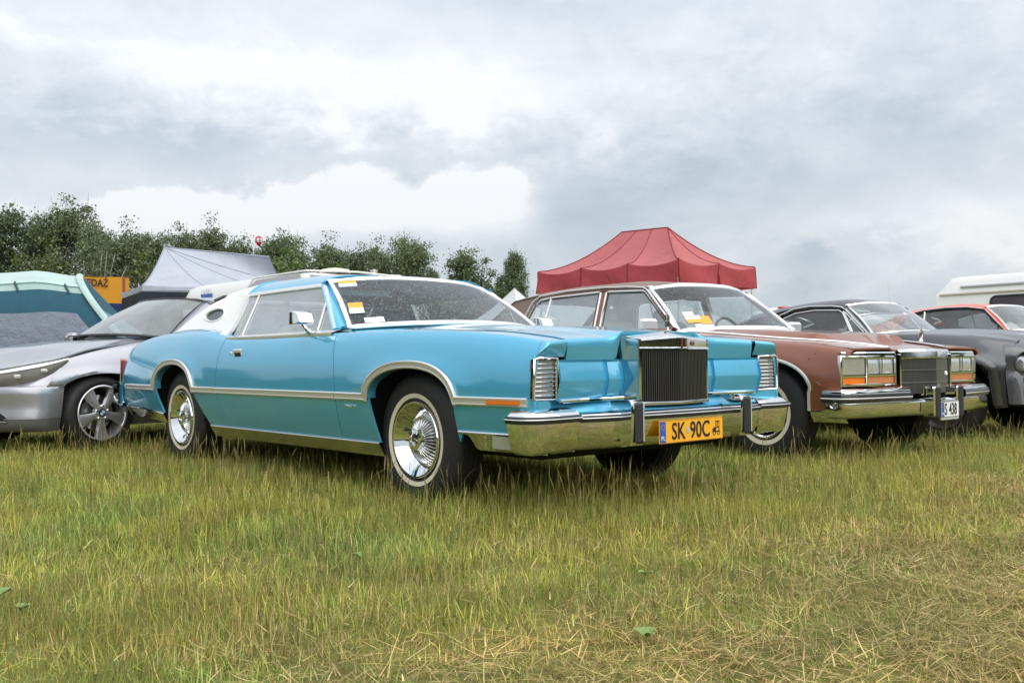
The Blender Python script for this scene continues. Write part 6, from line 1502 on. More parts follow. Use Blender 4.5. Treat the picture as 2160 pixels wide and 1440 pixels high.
# ------------------------------------------------------------------ silver wagon, facing the other way
def silver_wagon():
    root = thing('station_wagon', 'silver modern station wagon with five spoke alloy wheels, parked behind the turquoise coupe', 'car', (-4.356, 9.171, 0), -2.158)
    zm = .565
    AF = (.0, .355, .672, lambda z: np.interp(z, [.2, .57], [-.335, -.352]), lambda z: np.interp(z, [.2, .57], [.345, .352]), 2.0)
    AR = (-2.89, .36, .67, lambda z: np.interp(z, [.2, .57], [-3.23, -3.246]), lambda z: np.interp(z, [.2, .57], [-2.54, -2.532]), 2.0)
    B = Body(W=curve([-4.05, -3.7, -2.9, -1.4, 0, .36, .50, .6, .8], [.78, .87, .92, .922, .918, .890, .866, .83, .72]),
             zt=curve([-4.05, -3.5, -2.5, -1.4, -.6, 0, .3, .6, .8], [1.02, 1.02, 1.005, .985, .955, .885, .835, .78, .74]), yc=curve([-4.05, -2.5, -.6, 0, .3, .5, .8], [.72, .80, .80, .80, .81, .79, .60]), zm=zm, zlow=curve([-4.05, -3.3, -2.5, -.4, .4, .8], [.28, .22, .20, .20, .185, .20]), tuck=.05, p=2.1, q=1.6, arches=(AF, AR),
             yin=lambda x: np.where(x > -.7, .70, .74), rise=.006, flare=.022)
    c = lambda v: (lambda z: np.full_like(np.asarray(z, float), v))
    both('front_fender', B.panel(c(-.62), lambda z: np.interp(z, [.2, .58, .60, .70, .78, .81, .9], [.50, .50, .475, .405, .315, .30, .36]), 30, drop_last=True), SILVER, root)
    both('front_door', B.panel(c(-1.62), c(-.62), 16), SILVER, root); both('rear_door', B.panel(c(-2.56), c(-1.62), 16), SILVER, root); both('rear_quarter_panel', B.panel(-4.02, c(-2.56), 24), SILVER, root)
    for x_ in (0, -2.89): wells(B, root, x_, .335, .36)
    MB().box((-1.6, 0, .36), (4.4, 1.4, .2), .03).box((-1.45, 0, .45), (2.0, 1.74, .4), .03).box((.40, 0, .45), (.3, 1.3, .4), .05).build('underbody', UNDER, root)
    # nose and bumper skin
    xf = lambda y: .50 + .345 * np.sqrt(np.clip(1 - np.abs(y / .8625) ** 2.5, 0, 1))
    ys = .862 * np.sin(np.linspace(-np.pi / 2, np.pi / 2, 45))
    side = [(.354, .8905), (.39, .886), (.43, .880), (.47, .872), (.495, .866)]
    def skin(rows, m, nm):
        P = [(x_, -y_, 0) for x_, y_ in side] + [(float(xf(y)), y, 1) for y in ys] + [(x_, y_, 0) for x_, y_ in side[::-1]]
        return MB().grid(np.array([[(x_ + dx * k_ * min(1, (x_ - .50) / .08), y * w if k_ else math.copysign(abs(y) * w * (1 - (t_ := min(1, (.495 - x_) / .13))) + (float(B.Y(x_, min(z, .60))) + .002) * t_, y), z if k_ else z - max(0, z - .567) * min(1, (.495 - x_) / .06)) for x_, y, k_ in P] for dx, w, z in rows]), flip=True).build(nm, m, root, smooth=80)
    skin([(-.03, .985, .576), (.0, 1, .568), (.012, 1.01, .55), (.012, 1.012, .50), (.0, 1.01, .44), (.004, 1.012, .37), (.012, 1.015, .33), (.014, 1.015, .30)], SILVER, 'front_bumper')
    skin([(.012, 1.012, .298), (.010, 1.01, .26), (-.01, 1.0, .21), (-.06, .98, .19)], mat_once('lower_valance_grey', (.10, .10, .10), .5, var=.2), 'front_valance')
    for s_ in (-1, 1):      # bumper return towards the wheel arch
        MB().sweep([(x, s_ * (float(B.Y(x, .580)) - .001), .580) for x in np.linspace(.36, .47, 6)], [(0, -.003), (.002, 0), (0, .003)], (0, s_, 0)).build('bumper_seam', BLACK, root)
        # air intake with fog lamp
        iy = np.linspace(.34, .70, 9); it = MB().grid(np.array([[(float(xf(y)) + .019, s_ * y, z0 + (z1 - z0) * k) for y, z0, z1 in zip(iy, np.full(9, .285), .285 + .105 * np.clip(1 - ((iy - .34) / .37) ** 3, 0, 1) ** .6)] for k in np.linspace(0, 1, 5)]), flip=(s_ < 0)).build('air_intake', BLACK, root)
        MB().lathe([(.036, 0), (.034, .012), (.0001, .018)], 18, 'x', (float(xf(.56)) + .018, s_ * .56, .328)).build('fog_lamp', LENSDULL, it)
        MB().sweep([(float(xf(y)) + .022, s_ * y, .281) for y in iy], xprof(.010, .008), (1, .4 * s_, 0)).build('intake_lip', SILVER, it)
        # swept-back headlight
        q = np.array([(.30, .875, .800), (.42, .835, .770), (.55, .755, .742), (.66, .655, .715), (.74, .52, .690), (.78, .38, .672)]); lo = np.array([(.30, .882, .780), (.40, .860, .688), (.53, .806, .614), (.66, .70, .586), (.775, .535, .577), (.82, .38, .580)])
        Q, Lo = rs(q, 16), rs(lo, 16); mid = np.stack([Lo * (1 - k) + Q * k + np.array([.018, .010, .0]) * math.sin(k * math.pi) for k in np.linspace(0, 1, 7)], 1) * np.array([1, s_, 1])
        hl = MB().grid(mid, flip=(s_ < 0)).build('headlight', mat_once('lamp_cover', (.13, .125, .11), .2, .0, spec=.25, var=.5, vscale=9), root, smooth=60)
        bt_ = np.stack([[float(xf(y)) - .03, y, .574] for y in np.linspace(.862, .36, 16)]); bt_[:, 0] = np.minimum(bt_[:, 0], .80); MB().grid(np.stack([bt_, bt_ * .4 + Lo * .6, Lo + np.array([.0, 0, .004])], 1) * np.array([1, s_, 1]), flip=(s_ < 0)).build('lamp_filler', SILVER, root, smooth=60)
        up = np.stack([Q * np.array([1, s_, 1]) + np.array([.001, s_ * .003, .008]), (Q * .86 + Lo * .14) * np.array([1, s_, 1]) + np.array([.014, s_ * .010, 0])], 1); MB().grid(up, flip=(s_ < 0)).build('daylight_strip', mat_once('lamp_white', (.75, .77, .74), .2, coat=1), hl)
        for i_ in (4, 8):
            q_ = mid[i_, 3] + np.array([.006, s_ * .003, .0]); MB().box(q_, (.02, .055, .030), .008, rot=Matrix.Rotation(s_ * .7, 3, 'Z')).build('lamp_projector', mat_once('projector', (.62, .62, .58), .2, .5), hl)
        wheel(root, 0, s_, .905, .325, .325, .235, 'five'); wheel(root, -2.89, s_, .905, .325, .325, .235, 'five')
        MB().box((-.92, s_ * 1.0, 1.02), (.12, .20, .13), .05).tube([(-.88, s_ * .86, .97), (-.90, s_ * .93, .99)], .025, 6).build('door_mirror', SILVER, root)
        for xd in (-1.45, -2.40): MB().box((xd, s_ * (float(B.Y(xd, .86)) + .008), .865), (.20, .018, .028), .008).build('door_handle', SILVER, root)
        MB().box((-4.0, s_ * .74, .90), (.10, .20, .16), .03).build('tail_lamp', REDLENS, root)
    for s_ in (-1, 1): MB().box((.845, s_ * .155, .655), (.03, .24, .13), .03).build('grille', DARKCHROME, root)
    zc = curve([-.95, -.5, 0, .4, .7, .86], [1.03, .992, .952, .888, .80, .735])
    k = np.linspace(-1, 1, 61); ka = np.abs(k); t = np.linspace(0, 1, 26)[:, None]
    fx = np.interp(ka, [0, .5, .65, .8, .9, 1], [.815, .785, .745, .665, .555, .42]); fy = np.sign(k) * np.interp(ka, [0, .5, .65, .8, .9, 1], [0, .38, .515, .65, .75, .82]); fz = np.interp(ka, [0, .5, .65, .8, .9, 1], [.705, .700, .712, .735, .762, .792])
    rx_ = -.80 + .30 * (1 - k ** 2); ry_ = .735 * k
    X = rx_[None] * (1 - t) + fx[None] * t; Y = ry_[None] * (1 - t) + fy[None] * t
    full = np.minimum(zc(X), 9) - .02 * ka[None] ** 2; e = B.zt(np.minimum(X, .45)) + .012
    m_ = 1 - sstep(ka, .30, 1.0)[None]; Z = e + (full - e) * m_; w_ = sstep(t, .62, 1.0); Z = Z * (1 - w_) + (fz[None] + (1 - t) * .42 * (.35 + .2 * ka[None])) * w_
    Z += .010 * np.exp(-((ka[None] - .60) / .09) ** 2) * (1 - t * .6)
    MB().panel(np.stack([X, Y, Z], 2), edge=.012).build('hood', SILVER, root, smooth=50)
    MB().grid(np.array([[(float(xf(y)) - .03 + a, y, z) for y in np.linspace(-.38, .38, 11)] for a, z in ((-.03, .735), (.02, .715), (.04, .69), (.03, .60))]), flip=True).build('nose_panel', SILVER, root, smooth=60)
    wbp = [(-.80, .745, .995), (-.62, .5, 1.02), (-.50, .2, 1.03), (-.485, 0, 1.032)]; wtp = [(-1.40, .545, 1.375), (-1.30, .35, 1.402), (-1.26, .15, 1.410), (-1.255, 0, 1.411)]
    yg = lambda z: .79 - (np.asarray(z, float) - 1.0) * .47
    rail = [(-.86, 1.0), (-1.46, 1.352), (-1.8, 1.392), (-2.4, 1.400), (-3.0, 1.385), (-3.5, 1.35), (-3.75, 1.31)]
    K = Cabin(root, SILVER, SILVER, BLACK, wbp, wtp, yg, rail, curve([-3.9, -3.5, -2.6, -1.9, -1.25], [1.40, 1.425, 1.445, 1.442, 1.413]), [(-3.62, .58, 1.36), (-3.72, .3, 1.385), (-3.74, 0, 1.387)], [(-3.98, .66, 1.03), (-4.06, .3, 1.04), (-4.07, 0, 1.04)], glass_m=GLASSDK, ws_m=WSGREY, exp=6, ws_w=.02)
    K.pane('front_door_glass', [(-.92, 1.005), (-1.60, 1.010)], [(-1.46, 1.325), (-1.64, 1.350)], GLASSDK); K.pane('rear_door_glass', [(-1.68, 1.01), (-2.50, 1.015)], [(-1.70, 1.352), (-2.55, 1.358)], GLASSDK); K.pane('quarter_glass', [(-2.58, 1.015), (-3.55, 1.04)], [(-2.63, 1.355), (-3.42, 1.315)], GLASSDK)
    K.bar('window_frame', [(-.875, 1.0), (-1.45, 1.338), (-1.6, 1.362), (-2.4, 1.374), (-3.0, 1.36), (-3.45, 1.325), (-3.62, 1.03)], .020, .006, BLACK); K.patch('door_pillar', [(-1.60, 1.0), (-1.64, 1.36)], [(-1.68, 1.0), (-1.70, 1.36)], BLACK, .0); K.patch('door_pillar', [(-2.50, 1.0), (-2.55, 1.37)], [(-2.58, 1.0), (-2.63, 1.37)], BLACK, .0)
    K.patch('roof_pillar', [(-3.60, 1.0), (-3.48, 1.31), (-3.46, 1.36)], [(-4.0, 1.0), (-3.80, 1.22), (-3.62, 1.355)], SILVER, .006)
    K.patch('window_header', [(-1.45, 1.342), (-2.4, 1.378), (-3.45, 1.33)], [(-1.46, 1.36), (-2.4, 1.405), (-3.45, 1.36)], SILVER, .003)
    both('roof_rail', MB().tube([(-1.50, .585, 1.385), (-1.62, .578, 1.432), (-2.2, .575, 1.462), (-3.0, .575, 1.452), (-3.5, .58, 1.41), (-3.58, .59, 1.37)], .016, 8), BLACK, root)
    both('window_sill', MB().grid(np.array([[(x2, y, z) for x2 in np.linspace(-.82, -3.95, 14)] for y, z in ((.815, .985), (.80, 1.0), (.765, 1.01))])), SILVER, root)
    MB().grid(np.array([[(-.82 + .31 * (1 - (y / .80) ** 2) + o, y, np.interp(abs(y), [0, .80], [1.022, .975]) - d) for y in np.linspace(-.80, .80, 21)] for o, d in ((-.06, 0), (.02, .008), (.10, .022))])).build('cowl', DASHDK, root)
    MB().box((-.62, .12, 1.048), (.014, .58, .014), .004, rot=Matrix.Rotation(.30, 3, 'Z')).box((-.60, -.45, 1.035), (.014, .45, .014), .004, rot=Matrix.Rotation(-.28, 3, 'Z')).build('wiper', BLACK, root)
    closing(B, root, SILVER, -4.03, 0, .3, .80); MB().box((-4.06, 0, .48), (.14, 1.68, .36), .06).build('rear_bumper', SILVER, root); MB().box((-4.06, 0, .82), (.06, 1.5, .42), .04).build('tailgate', SILVER, root)
    cabin_fittings(root, -1.55, -2.45, .37, .58, 1.06, DARKSEAT, -.86, 1.0, .70, DASHDK, .37)
    return root


brown_sedan()
grey_fastback()
orange_coupe()
silver_wagon()

# ------------------------------------------------------------------ tents, caravans and stalls behind the cars
def cloth(name, col, trans=.25, rough=.75, bump=.35, scale=3.0):
    m = bpy.data.materials.new(name); m.use_nodes = True
    N = NT(m.node_tree); N.n.clear(); out = N.new('ShaderNodeOutputMaterial'); tc = N.new('ShaderNodeTexCoord')
    nz = N.noise(tc.outputs['Object'], scale * 1.6, 5, .6)
    c = N.mix(nz, tuple(q * .82 for q in col) + (1,), tuple(min(1, q * 1.15) for q in col) + (1,))
    df = N.new('ShaderNodeBsdfPrincipled'); N.put(df.inputs['Base Color'], c); df.inputs['Roughness'].default_value = rough; df.inputs['Specular IOR Level'].default_value = .3
    bp = N.new('ShaderNodeBump'); bp.inputs['Strength'].default_value = bump; bp.inputs['Distance'].default_value = .06
    mp = N.new('ShaderNodeMapping'); N.l.new(tc.outputs['Object'], mp.inputs[0]); mp.inputs['Rotation'].default_value = (0, .5, .4); mp.inputs['Scale'].default_value = (1, 1, .4)
    N.put(bp.inputs['Height'], N.noise(mp.outputs[0], scale, 4, .55, .6)); N.l.new(bp.outputs[0], df.inputs['Normal'])
    tl = N.new('ShaderNodeBsdfTranslucent'); N.put(tl.inputs[0], c)
    mx = N.new('ShaderNodeMixShader'); mx.inputs[0].default_value = trans; N.l.new(df.outputs[0], mx.inputs[1]); N.l.new(tl.outputs[0], mx.inputs[2]); N.l.new(mx.outputs[0], out.inputs[0])
    return m


def gazebo(root, N_, L_, R_2, z0, zv, Pa, Pb, roofm, valm, seamm, nl, nr, sag=.05, power=1.7, wall=None, legs=True, wall_sides=(0, 1), wav=.02):
    """folding gazebo: N_ near corner, L_ and R_2 its neighbours (x, y); ridge Pa-Pb (x, y, z)"""
    N_, L_, R_2 = [np.array(p, float) for p in (N_, L_, R_2)]; O_ = L_ + R_2 - N_; Pa, Pb = np.array(Pa, float), np.array(Pb, float)
    r = np.random.default_rng(int(abs(N_[0]) * 100))
    def eave(a, b, n, m=25):
        t = np.linspace(0, 1, m); d = np.abs(np.sin(t * n * np.pi)); P = np.stack([a[0] + (b[0] - a[0]) * t, a[1] + (b[1] - a[1]) * t, z0 - sag * d ** .8], 1); return P
    sides = [(N_, L_, nl, (Pb, Pa)), (R_2, N_, nr, (Pb, Pb)), (L_, O_, nr, (Pa, Pa)), (O_, R_2, nl, (Pa, Pb))]
    for i, (a, b, n, (pa, pb)) in enumerate(sides):
        E = eave(a, b, n); t = np.linspace(0, 1, 25)[:, None]; T = pa * (1 - t) + pb * t
        k = np.linspace(0, 1, 13); G = np.stack([np.concatenate([E[:, :2] * (1 - q) + T[:, :2] * q, (E[:, 2] + (T[:, 2] - E[:, 2]) * q ** power)[:, None]], 1) for q in k], 1)
        p = MB().grid(G).build('roof_panel', roofm, root, smooth=60)
        out = np.array([b[1] - a[1], -(b[0] - a[0])]); out /= np.linalg.norm(out); c = (N_ + O_) / 2
        if (a - c) @ out < 0: out = -out
        # one valance flap per bay
        for j in range(n):
            s_ = np.linspace(j / n, (j + 1) / n, 13); e = np.stack([np.interp(s_, np.linspace(0, 1, 25), E[:, q]) for q in range(3)], 1); rows = []
            ph = r.uniform(0, 6.28); am = r.uniform(.6, 1.4)
            for q in np.linspace(0, 1, 6):
                w = (wav * am * np.sin(s_ * n * 5 + ph + q * 1.5) * q + .012)[:, None] * out
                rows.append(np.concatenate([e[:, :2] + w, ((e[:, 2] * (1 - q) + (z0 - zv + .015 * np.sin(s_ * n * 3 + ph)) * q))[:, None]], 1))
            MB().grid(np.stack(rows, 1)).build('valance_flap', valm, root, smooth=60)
            MB().sweep([rows[0][0] + np.array([*out * .004, 0]), rows[2][0] + np.array([*out * .004, 0]), rows[-1][0] + np.array([*out * .004, 0])], [(0, -.012), (.004, 0), (0, .012)], (*out, 0)).build('valance_seam', seamm, root)
        # seam along each hip
        H = G[0] + np.array([0, 0, .006]); MB().tube(H, .010, 5).build('roof_seam', seamm, root)
        for j in range(1, n):
            row = int(round(j / n * 24)); MB().tube(G[row] + np.array([0, 0, .004]), .007, 5).build('roof_seam', seamm, root)
        if wall is not None and i in wall_sides:
            for j in range(n):
                s_ = np.linspace(j / n, (j + 1) / n, 9); MB().grid(np.array([[(a[0] + (b[0] - a[0]) * q + out[0] * .01 * math.sin(q * 40), a[1] + (b[1] - a[1]) * q + out[1] * .01 * math.sin(q * 40), z) for q in s_] for z in np.linspace(z0 - zv - .02, .02, 6)])).build('side_wall', wall, root, smooth=60)
    MB().tube([Pa + (0, 0, .002), (Pa + Pb) / 2 + (0, 0, .002), Pb + (0, 0, .002)], .014, 6).build('ridge_bar', seamm, root)
    if legs:
        for q in (N_, L_, R_2, O_):
            d = ((N_ + O_) / 2 - q); d /= np.linalg.norm(d); q = q + d * .05
            MB().box((q[0], q[1], (z0 - .05) / 2), (.04, .04, z0 - .05), .004).box((q[0], q[1], .01), (.10, .10, .02), .004).build('leg', STEEL, root)


def red_gazebo():
    root = thing('gazebo', 'red folding gazebo with sagging roof and hanging valance behind the brown sedan', 'gazebo', (0, 0, 0))
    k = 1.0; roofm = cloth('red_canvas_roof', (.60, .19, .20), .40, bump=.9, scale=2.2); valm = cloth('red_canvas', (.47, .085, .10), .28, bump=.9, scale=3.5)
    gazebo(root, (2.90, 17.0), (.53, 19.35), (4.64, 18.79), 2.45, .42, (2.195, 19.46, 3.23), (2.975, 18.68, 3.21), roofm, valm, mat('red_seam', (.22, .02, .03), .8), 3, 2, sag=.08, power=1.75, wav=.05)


def grey_gazebo():
    root = thing('gazebo', 'long pale grey folding gazebo with black side walls behind the silver wagon', 'gazebo', (0, 0, 0))
    roofm = cloth('grey_canvas_roof', (.47, .50, .575), .25, bump=.4, scale=2.0); blk = cloth('black_canvas', (.018, .022, .034), .05, bump=.5, scale=3)
    e = np.array([.87, .494]); Nn = np.array([-7.125, 19.0]); Ll = np.array([-8.38, 21.2]); Rr = Nn + e * 3.7
    gazebo(root, Nn, Ll, Rr, 2.24, .10, (-5.30, 21.53, 3.03), (-7.2, 20.45, 3.13), roofm, roofm, mat('grey_seam', (.30, .33, .40), .8), 1, 3, sag=.015, power=1.35, wall=blk, wall_sides=(0, 1), wav=.006)


def blue_tent():
    root = thing('camping_tent', 'blue green tunnel tent with pale roof and a grey mesh window, behind the silver wagon', 'tent', (-5.0, 12.5, 0), R_(13))
    top = cloth('tent_roof_pale', (.55, .70, .67), .3, bump=.25, scale=2.5); wall = cloth('tent_wall_teal', (.022, .092, .135), .15, bump=.5, scale=3); win = mat('tent_window_film', (.13, .155, .20), .3, spec=.5, bump=.8, bscale=8, bdist=.03, var=.25); band = cloth('tent_band', (.36, .50, .47), .2)
    X = np.linspace(-9.6, -5.92, 30)
    def sec(x, q):          # q 0 front foot .. 1 back foot
        f = 1 - .06 * sstep(x, -6.5, -5.9); h = (2.0 + .05 * math.sin((x + 9) * 2.4)) * f; th = math.pi * q; z = h * max(0.0, math.sin(th)) ** .62
        return (x + 5.25 + 1.75 * float(sstep(x, -9.2, -5.9)) * max(0.0, 1 - z / 2.1) ** 1.3, .95 - .95 * math.copysign(abs(math.cos(th)) ** .8, math.cos(th)), z)
    def strip(nm, q0, q1, m, n=8, off=0.0, xs=X):
        G = np.array([[sec(x, q) for q in np.linspace(q0, q1, n)] for x in xs]); G[..., 1] -= off; return MB().grid(G, flip=True).build(nm, m, root, smooth=70)
    strip('tent_wall', .0, .285, wall, 10); strip('tent_band', .285, .335, band, 4); strip('tent_roof', .335, .70, top, 12); strip('tent_wall', .70, 1.0, wall, 8)
    strip('roof_edge', .325, .338, top, 3, .03)
    xs = X[(X > -8.9) & (X < -6.12)]; strip('tent_window', .085, .195, win, 6, .02, xs)
    for x in (-6.66, -6.10): strip_pts = [np.array(sec(x, q)) - np.array([0, .035, 0]) for q in np.linspace(.285, .335, 4)]; MB().sweep(strip_pts, [(0, -.015), (.006, 0), (0, .015)], (0, -1, 0)).build('tent_strap', mat_once('strap_dark', (.03, .06, .08), .7), root)
    pole = [np.array(sec(-5.915, q)) + np.array([.012, -.03, .012]) for q in np.linspace(.0, .47, 20)]; MB().sweep(pole, [(0, -.042), (.018, -.02), (.018, .02), (0, .042)], (.25, -.9, .35)).build('tent_sleeve', top, root, smooth=60)
    MB().poly([sec(-5.925, q) for q in np.linspace(0, 1, 24)]).build('end_wall', wall, root)
    MB().grid(np.array([[(-.25, .35, 1.45), (.32, .45, 1.10)], [(-.2, .3, 1.0), (.34, .4, 1.0)]])).build('tent_fly', cloth('fly_blue', (.22, .42, .52), .3), root)


def yellow_stall():
    root = thing('market_stall', 'yellow banner stall with black lettering between the blue tent and the grey gazebo', 'stall', (0, 0, 0))
    Y = 23.0; a = px(262, 585, Y); x1 = a.x; x0 = x1 - 1.9; yel = cloth('banner_yellow', (.72, .33, .035), .2, bump=.3, scale=2); nav = cloth('banner_navy', (.02, .04, .13), .1)
    zt = a.z; zb = px(262, 640, Y).z
    f = lambda x: Y - .10 * (x - x1) * 0
    MB().grid(np.array([[(x, Y + .02 * math.sin(x * 5), z + (.10 * (x1 - x) / 3.0)) for x in np.linspace(x0, x1, 13)] for z in np.linspace(zb, zt, 6)]), flip=True).build('banner_panel', yel, root, smooth=60)
    MB().grid(np.array([[(x, Y + .02 * math.sin(x * 5), z) for x in np.linspace(x0, x1, 13)] for z in (.02, zb / 2, zb)]), flip=True).build('lower_panel', nav, root, smooth=60)
    MB().grid(np.array([[(x1, y, z) for y in (Y, Y + .3)] for z in (.02, zt)])).build('side_panel', yel, root); MB().grid(np.array([[(x, y, zt + (.10 * (x1 - x) / 3.0)) for x in (x0, x1)] for y in (Y, Y + .3)])).build('stall_roof', yel, root)
    MB().tube([(x1, Y - .02, 0), (x1, Y - .02, zt + .02)], .03, 6).build('corner_post', mat_once('post_red', (.30, .05, .05), .6), root)
    e = px(228, 598, Y - .05); text('banner_lettering', 'SPRZEDAŻ', .235, INK, root, frame((e.x, Y - .045, e.z), (1, 0, -.045), (0, 0, 1)), .002, align='RIGHT', sx=.84, bold=.006)


def caravan_left():
    root = thing('caravan', 'white caravan with roof dome and blue half round logo behind the coupe roof', 'caravan', (0, 0, 0))
    c = np.array([-3.43, 16.0]); u = np.array([-2.76, 2.70]); u /= np.linalg.norm(u); p = np.array([.7, .714]); Lg, Wd, H = 4.1, 2.3, 2.21
    def W(a, b, z): q = c + u * a + p * b; return (q[0], q[1], z)
    wht = mat('caravan_white', (.80, .80, .79), .35, coat=.4, var=.02); gry = mat('caravan_grey', (.36, .36, .37), .45); 
    prof = [(0, .45), (0, 1.85), (.03, H - .05), (.12, H)]
    # walls with a rounded roof edge and a raked front end
    sec = lambda a: [(a, 0 + o, z) for o, z in ((.05, .45), (.0, 1.0), (.0, 1.88), (.02, H - .16), (.10, H - .02), (.3, H), (Wd - .3, H), (Wd - .10, H - .02), (Wd - .02, H - .16), (Wd, 1.88), (Wd, 1.0), (Wd - .05, .45))]
    st = []
    for a, k in ((-.03, .96), (.10, 1.0), (1.0, 1.0), (2.4, .995), (3.5, .99), (3.85, .965), (4.08, .90), (4.16, .80)):
        st.append([W(x, y if k > .95 else Wd / 2 + (y - Wd / 2) * (k + .05), .45 + (z - .45) * k) for x, y, z in sec(a)])
    b = MB().grid(np.array(st)); b.poly(st[0]); b.poly(st[-1], flip=True); b.build('body', wht, root, smooth=40)
    MB().sweep([W(a, -.004, 1.80 - .0 * a) for a in (0, 2, 4.0)], xprof(.03, .012), (-p[0], -p[1], 0)).build('waist_moulding', mat_once('moulding_grey', (.5, .5, .5), .4), root)
    MB().poly([W(.03, -.004, H - .17), W(1.55, -.004, H - .17), W(1.40, .03, H - .06), W(.03, .03, H - .04)], flip=False).build('grey_roof_panel', gry, root)
    MB().grid(np.array([[W(-.042, b_, z) for b_ in (.16, 1.15, Wd - .16)] for z in (H - .42, H - .05)])).build('grey_front_panel', gry, root)
    MB().tube([W(0.0, .10, H + .015), W(1.5, .05, H - .02), W(1.62, .0, H - .18)], .018, 6).build('roof_rail', wht, root); MB().tube([W(0.0, .10, H + .015), W(0, Wd / 2, H + .05), W(0, Wd - .1, H + .01)], .018, 6).build('roof_rail', wht, root)
    th = np.linspace(np.pi, 2 * np.pi, 20); lc = px(447, 607, 18.0); s_ = 3.05
    MB().poly([W(s_ + .22 * math.cos(t), -.006, 2.0 + .11 * math.sin(t)) for t in th]).build('logo_half_disc', mat_once('logo_blue', (.10, .16, .48), .4), root)
    tt = frame(W(s_, -.008, 2.045), (-u[0], -u[1], 0), (0, 0, 1)); text('logo_lettering', 'HOBBY', .11, mat_once('logo_pale', (.55, .60, .72), .5), root, tt, .001)
    MB().poly([W(1.6, -.006, 1.05), W(2.8, -.006, 1.05), W(2.8, -.006, 1.6), W(1.6, -.006, 1.6)]).build('window', GLASSDK, root)
    MB().lathe([(.25, 0), (.27, .03), (.22, .07), (.10, .09), (.0001, .095)], 24, 'z', W(.30, .9, H + .03)).lathe([(.05, -.06), (.05, .02)], 10, 'z', W(.30, .9, H + .03)).build('roof_dome', mat_once('dome_cream', (.60, .56, .45), .5), root)
    MB().lathe([(.05, -.05), (.05, .09), (.07, .10), (.07, .13), (.0001, .14)], 14, 'z', W(.2, 1.65, H)).build('chimney', STEEL, root)
    for a, b_ in ((.6, 1.75), (.3, 2.1)): q = W(a, b_, H + .025); MB().box(q, (.42, .42, .06), .02).build('roof_hatch', mat_once('hatch_grey', (.5, .5, .5), .4), root)
    for a in (1.9,):
        q = W(a, -.02, .32); MB().lathe([(.32, -.08), (.32, .08), (.2, .09), (.0001, .09)], 24, 'y', q).build('wheel', TYRE, root)


def caravan_right():
    root = thing('caravan', 'white caravan with a dark side window behind the orange coupe', 'caravan', (0, 0, 0))
    c = np.array([10.92, 24.9]); u = np.array([.56, -.83]); p = np.array([.83, .56]); Lg, Wd, H = 6.0, 2.2, 2.68
    def W(a, b, z): q = c + u * a + p * b; return (q[0], q[1], z)
    wht = mat('caravan_white_right', (.80, .80, .79), .35, coat=.4, var=.02)
    st = []
    for a, k in ((-.20, .0), (-.02, .55), (.14, .93), (.34, 1.0), (3, 1.0), (Lg - .2, 1.0), (Lg, .9)):
        zt = 2.26 + (H - 2.26) * k
        st.append([W(a if z > 2.2 else a * (1 if a > 0 else .35 + .3 * z / 2.26) - (0.0), y, z) for y, z in ((.03, .4), (0, 1.0), (0, 2.23), (.02, 2.27), (.05, 2.30 + (zt - 2.30) * .6 if zt > 2.3 else 2.28), (.16, max(zt, 2.29)), (Wd - .16, max(zt, 2.29)), (Wd, 2.2), (Wd, .4))])
    b = MB().grid(np.array(st)); b.poly(st[0]); b.poly(st[-1], flip=True); b.build('body', wht, root, smooth=35)
    MB().sweep([W(a, -.005, 2.25) for a in (-.1, 3, Lg)], xprof(.05, .03), (-p[0], -p[1], 0)).build('roof_gutter', mat_once('gutter_beige', (.58, .54, .48), .5), root)
    MB().sweep([W(a, .025, 2.42) for a in (.45, 3, Lg - .3)], xprof(.05, .03), (-p[0], -p[1], .3)).build('awning_rail', mat_once('rail_grey', (.42, .43, .45), .4), root)
    def rrect(a0, a1, z0, z1, r, o): return [W(x, o, z) for cx, cz, t0 in ((a1 - r, z1 - r, 0), (a0 + r, z1 - r, 90), (a0 + r, z0 + r, 180), (a1 - r, z0 + r, 270)) for x, z in [(cx + r * math.cos(R_(t0 + k)), cz + r * math.sin(R_(t0 + k))) for k in (0, 30, 60, 90)]]
    w = MB().poly(rrect(1.25, 2.75, 1.52, 2.12, .12, -.012), (p[0] * .02, p[1] * .02, 0)).build('window', mat_once('window_grey', (.07, .06, .075), .12, coat=.6), root)
    MB().sweep(rrect(1.23, 2.77, 1.50, 2.14, .14, -.012), [(0, -.025), (.015, -.02), (.015, .02), (0, .025)], (-p[0], -p[1], 0), closed=True).build('window_frame', RUBBER, w)
    MB().poly(rrect(3.6, 4.8, 1.52, 2.12, .12, -.012), (p[0] * .02, p[1] * .02, 0)).build('window', mat_once('window_grey', (.07, .06, .075), .12), root)
    q = W(3.0, -.02, .33); MB().lathe([(.33, -.1), (.33, .1), (.2, .11), (.0001, .11)], 24, 'y', q).build('wheel', TYRE, root)
    MB().tube([W(2.2, .5, H), W(2.2, .5, H + .12)], .012, 5).build('aerial', STEEL, root)


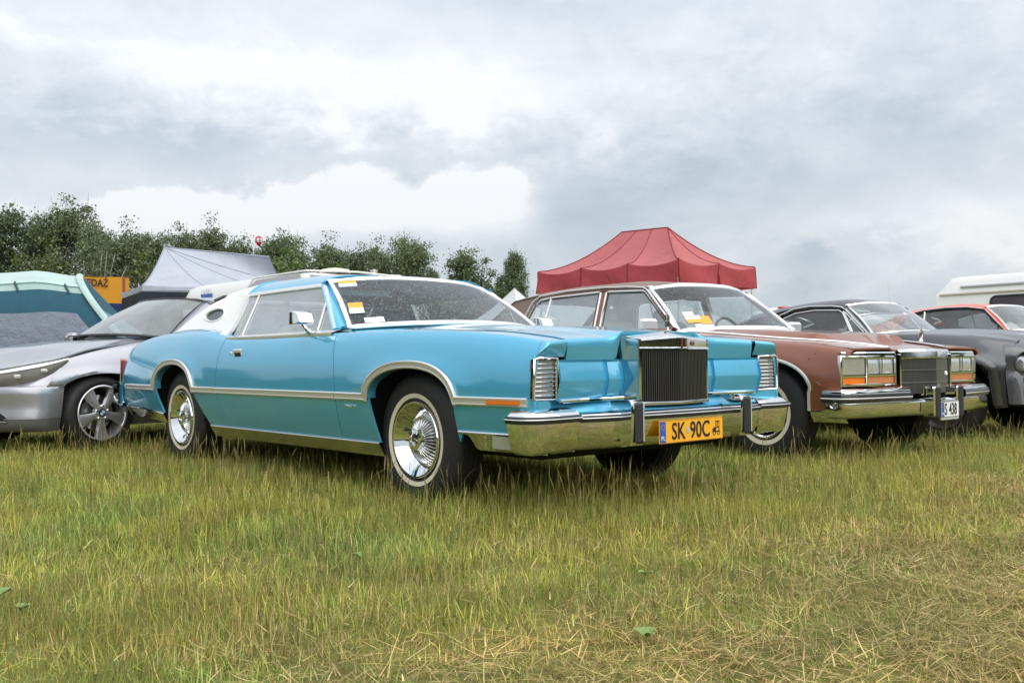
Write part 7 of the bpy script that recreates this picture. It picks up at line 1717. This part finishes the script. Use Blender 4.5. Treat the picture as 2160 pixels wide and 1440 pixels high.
def white_van():
    root = thing('van', 'white van roof with a red marker lamp between the brown sedan and the grey fastback', 'van', (0, 0, 0))
    q = px(1640, 645, 19.5); x, zt = q.x, q.z; wht = mat('van_white', (.74, .74, .75), .3, coat=.5)
    G = []
    for dx, k in ((-.55, .55), (-.35, .90), (-.05, .98), (.5, 1.0), (1.6, 1.0), (2.4, .97), (2.9, .70), (3.6, .60), (3.75, .40)):
        G.append([(x + dx, 19.5 + o, .35 + (zt - .35) * k * h) for o, h in ((.1, 0), (.0, .3), (.02, .6), (.12, .93), (.3, 1.0), (1.4, 1.0), (1.6, .93), (1.7, .5), (1.65, 0))])
    b = MB().grid(np.array(G)); b.poly(G[0]); b.poly(G[-1], flip=True); b.build('body', wht, root, smooth=50)
    MB().box((x + .12, 19.52, zt - .035), (.24, .12, .05), .02).build('marker_lamp', REDLENS, root)
    MB().grid(np.array([[(x + a, 19.47, z) for a in (.2, 1.6, 2.5)] for z in (1.05, 1.45)])).build('window', GLASSDK, root)
    for a in (.2, 2.8): MB().lathe([(.32, -.08), (.32, .08), (.2, .09), (.0001, .09)], 24, 'y', (x + a, 19.5, .32)).build('wheel', TYRE, root)


def white_pagoda():
    root = thing('gazebo', 'small white pointed pavilion tent behind the brown sedan roof', 'gazebo', (0, 0, 0))
    q = px(1085, 608, 36); w = cloth('white_canvas', (.66, .67, .70), .2); x, y = q.x, q.y
    gazebo(root, (x + .1, y - 1.5), (x - 1.5, y), (x + 1.6, y), 2.15, .25, (x, y, q.z), (x + .001, y, q.z), w, w, mat('pagoda_seam', (.5, .5, .52), .8), 1, 1, sag=.02, power=1.25, wav=.004)


def balloon():
    root = thing('balloon', 'small red and white balloon on a tether in front of the wood', 'balloon', px(546, 506, 50))
    red = mat('balloon_red', (.45, .03, .05), .35); whi = mat('balloon_white', (.75, .72, .73), .35)
    prof = curve([-.30, -.22, -.10, 0, .10, .18, .215], [.075, .11, .165, .195, .17, .09, .0])
    z = np.linspace(-.30, .215, 24)
    def part(nm, zs, m): MB().lathe([(max(float(prof(k)), .0005), k) for k in zs], 24, 'z').build(nm, m, root, smooth=60)
    part('envelope_top', np.linspace(.06, .215, 9), red); part('envelope_band', np.linspace(-.13, .06, 9), whi); part('envelope_foot', np.linspace(-.30, -.13, 8), red)
    for k in range(6):
        a = k * math.pi / 3; MB().sweep([(float(prof(q)) * 1.01 * math.cos(a), float(prof(q)) * 1.01 * math.sin(a), q) for q in np.linspace(-.13, .06, 6)], [(0, -.03), (.004, 0), (0, .03)], (math.cos(a), math.sin(a), 0)).build('red_gore', red, root)
    MB().tube([(0, 0, -.30), (.2, .1, -root.location.z + .0)], .012, 5).build('tether', mat_once('rope', (.25, .24, .22), .8), root)


red_gazebo()
grey_gazebo()
blue_tent()
yellow_stall()
caravan_left()
caravan_right()
white_van()
white_pagoda()
balloon()
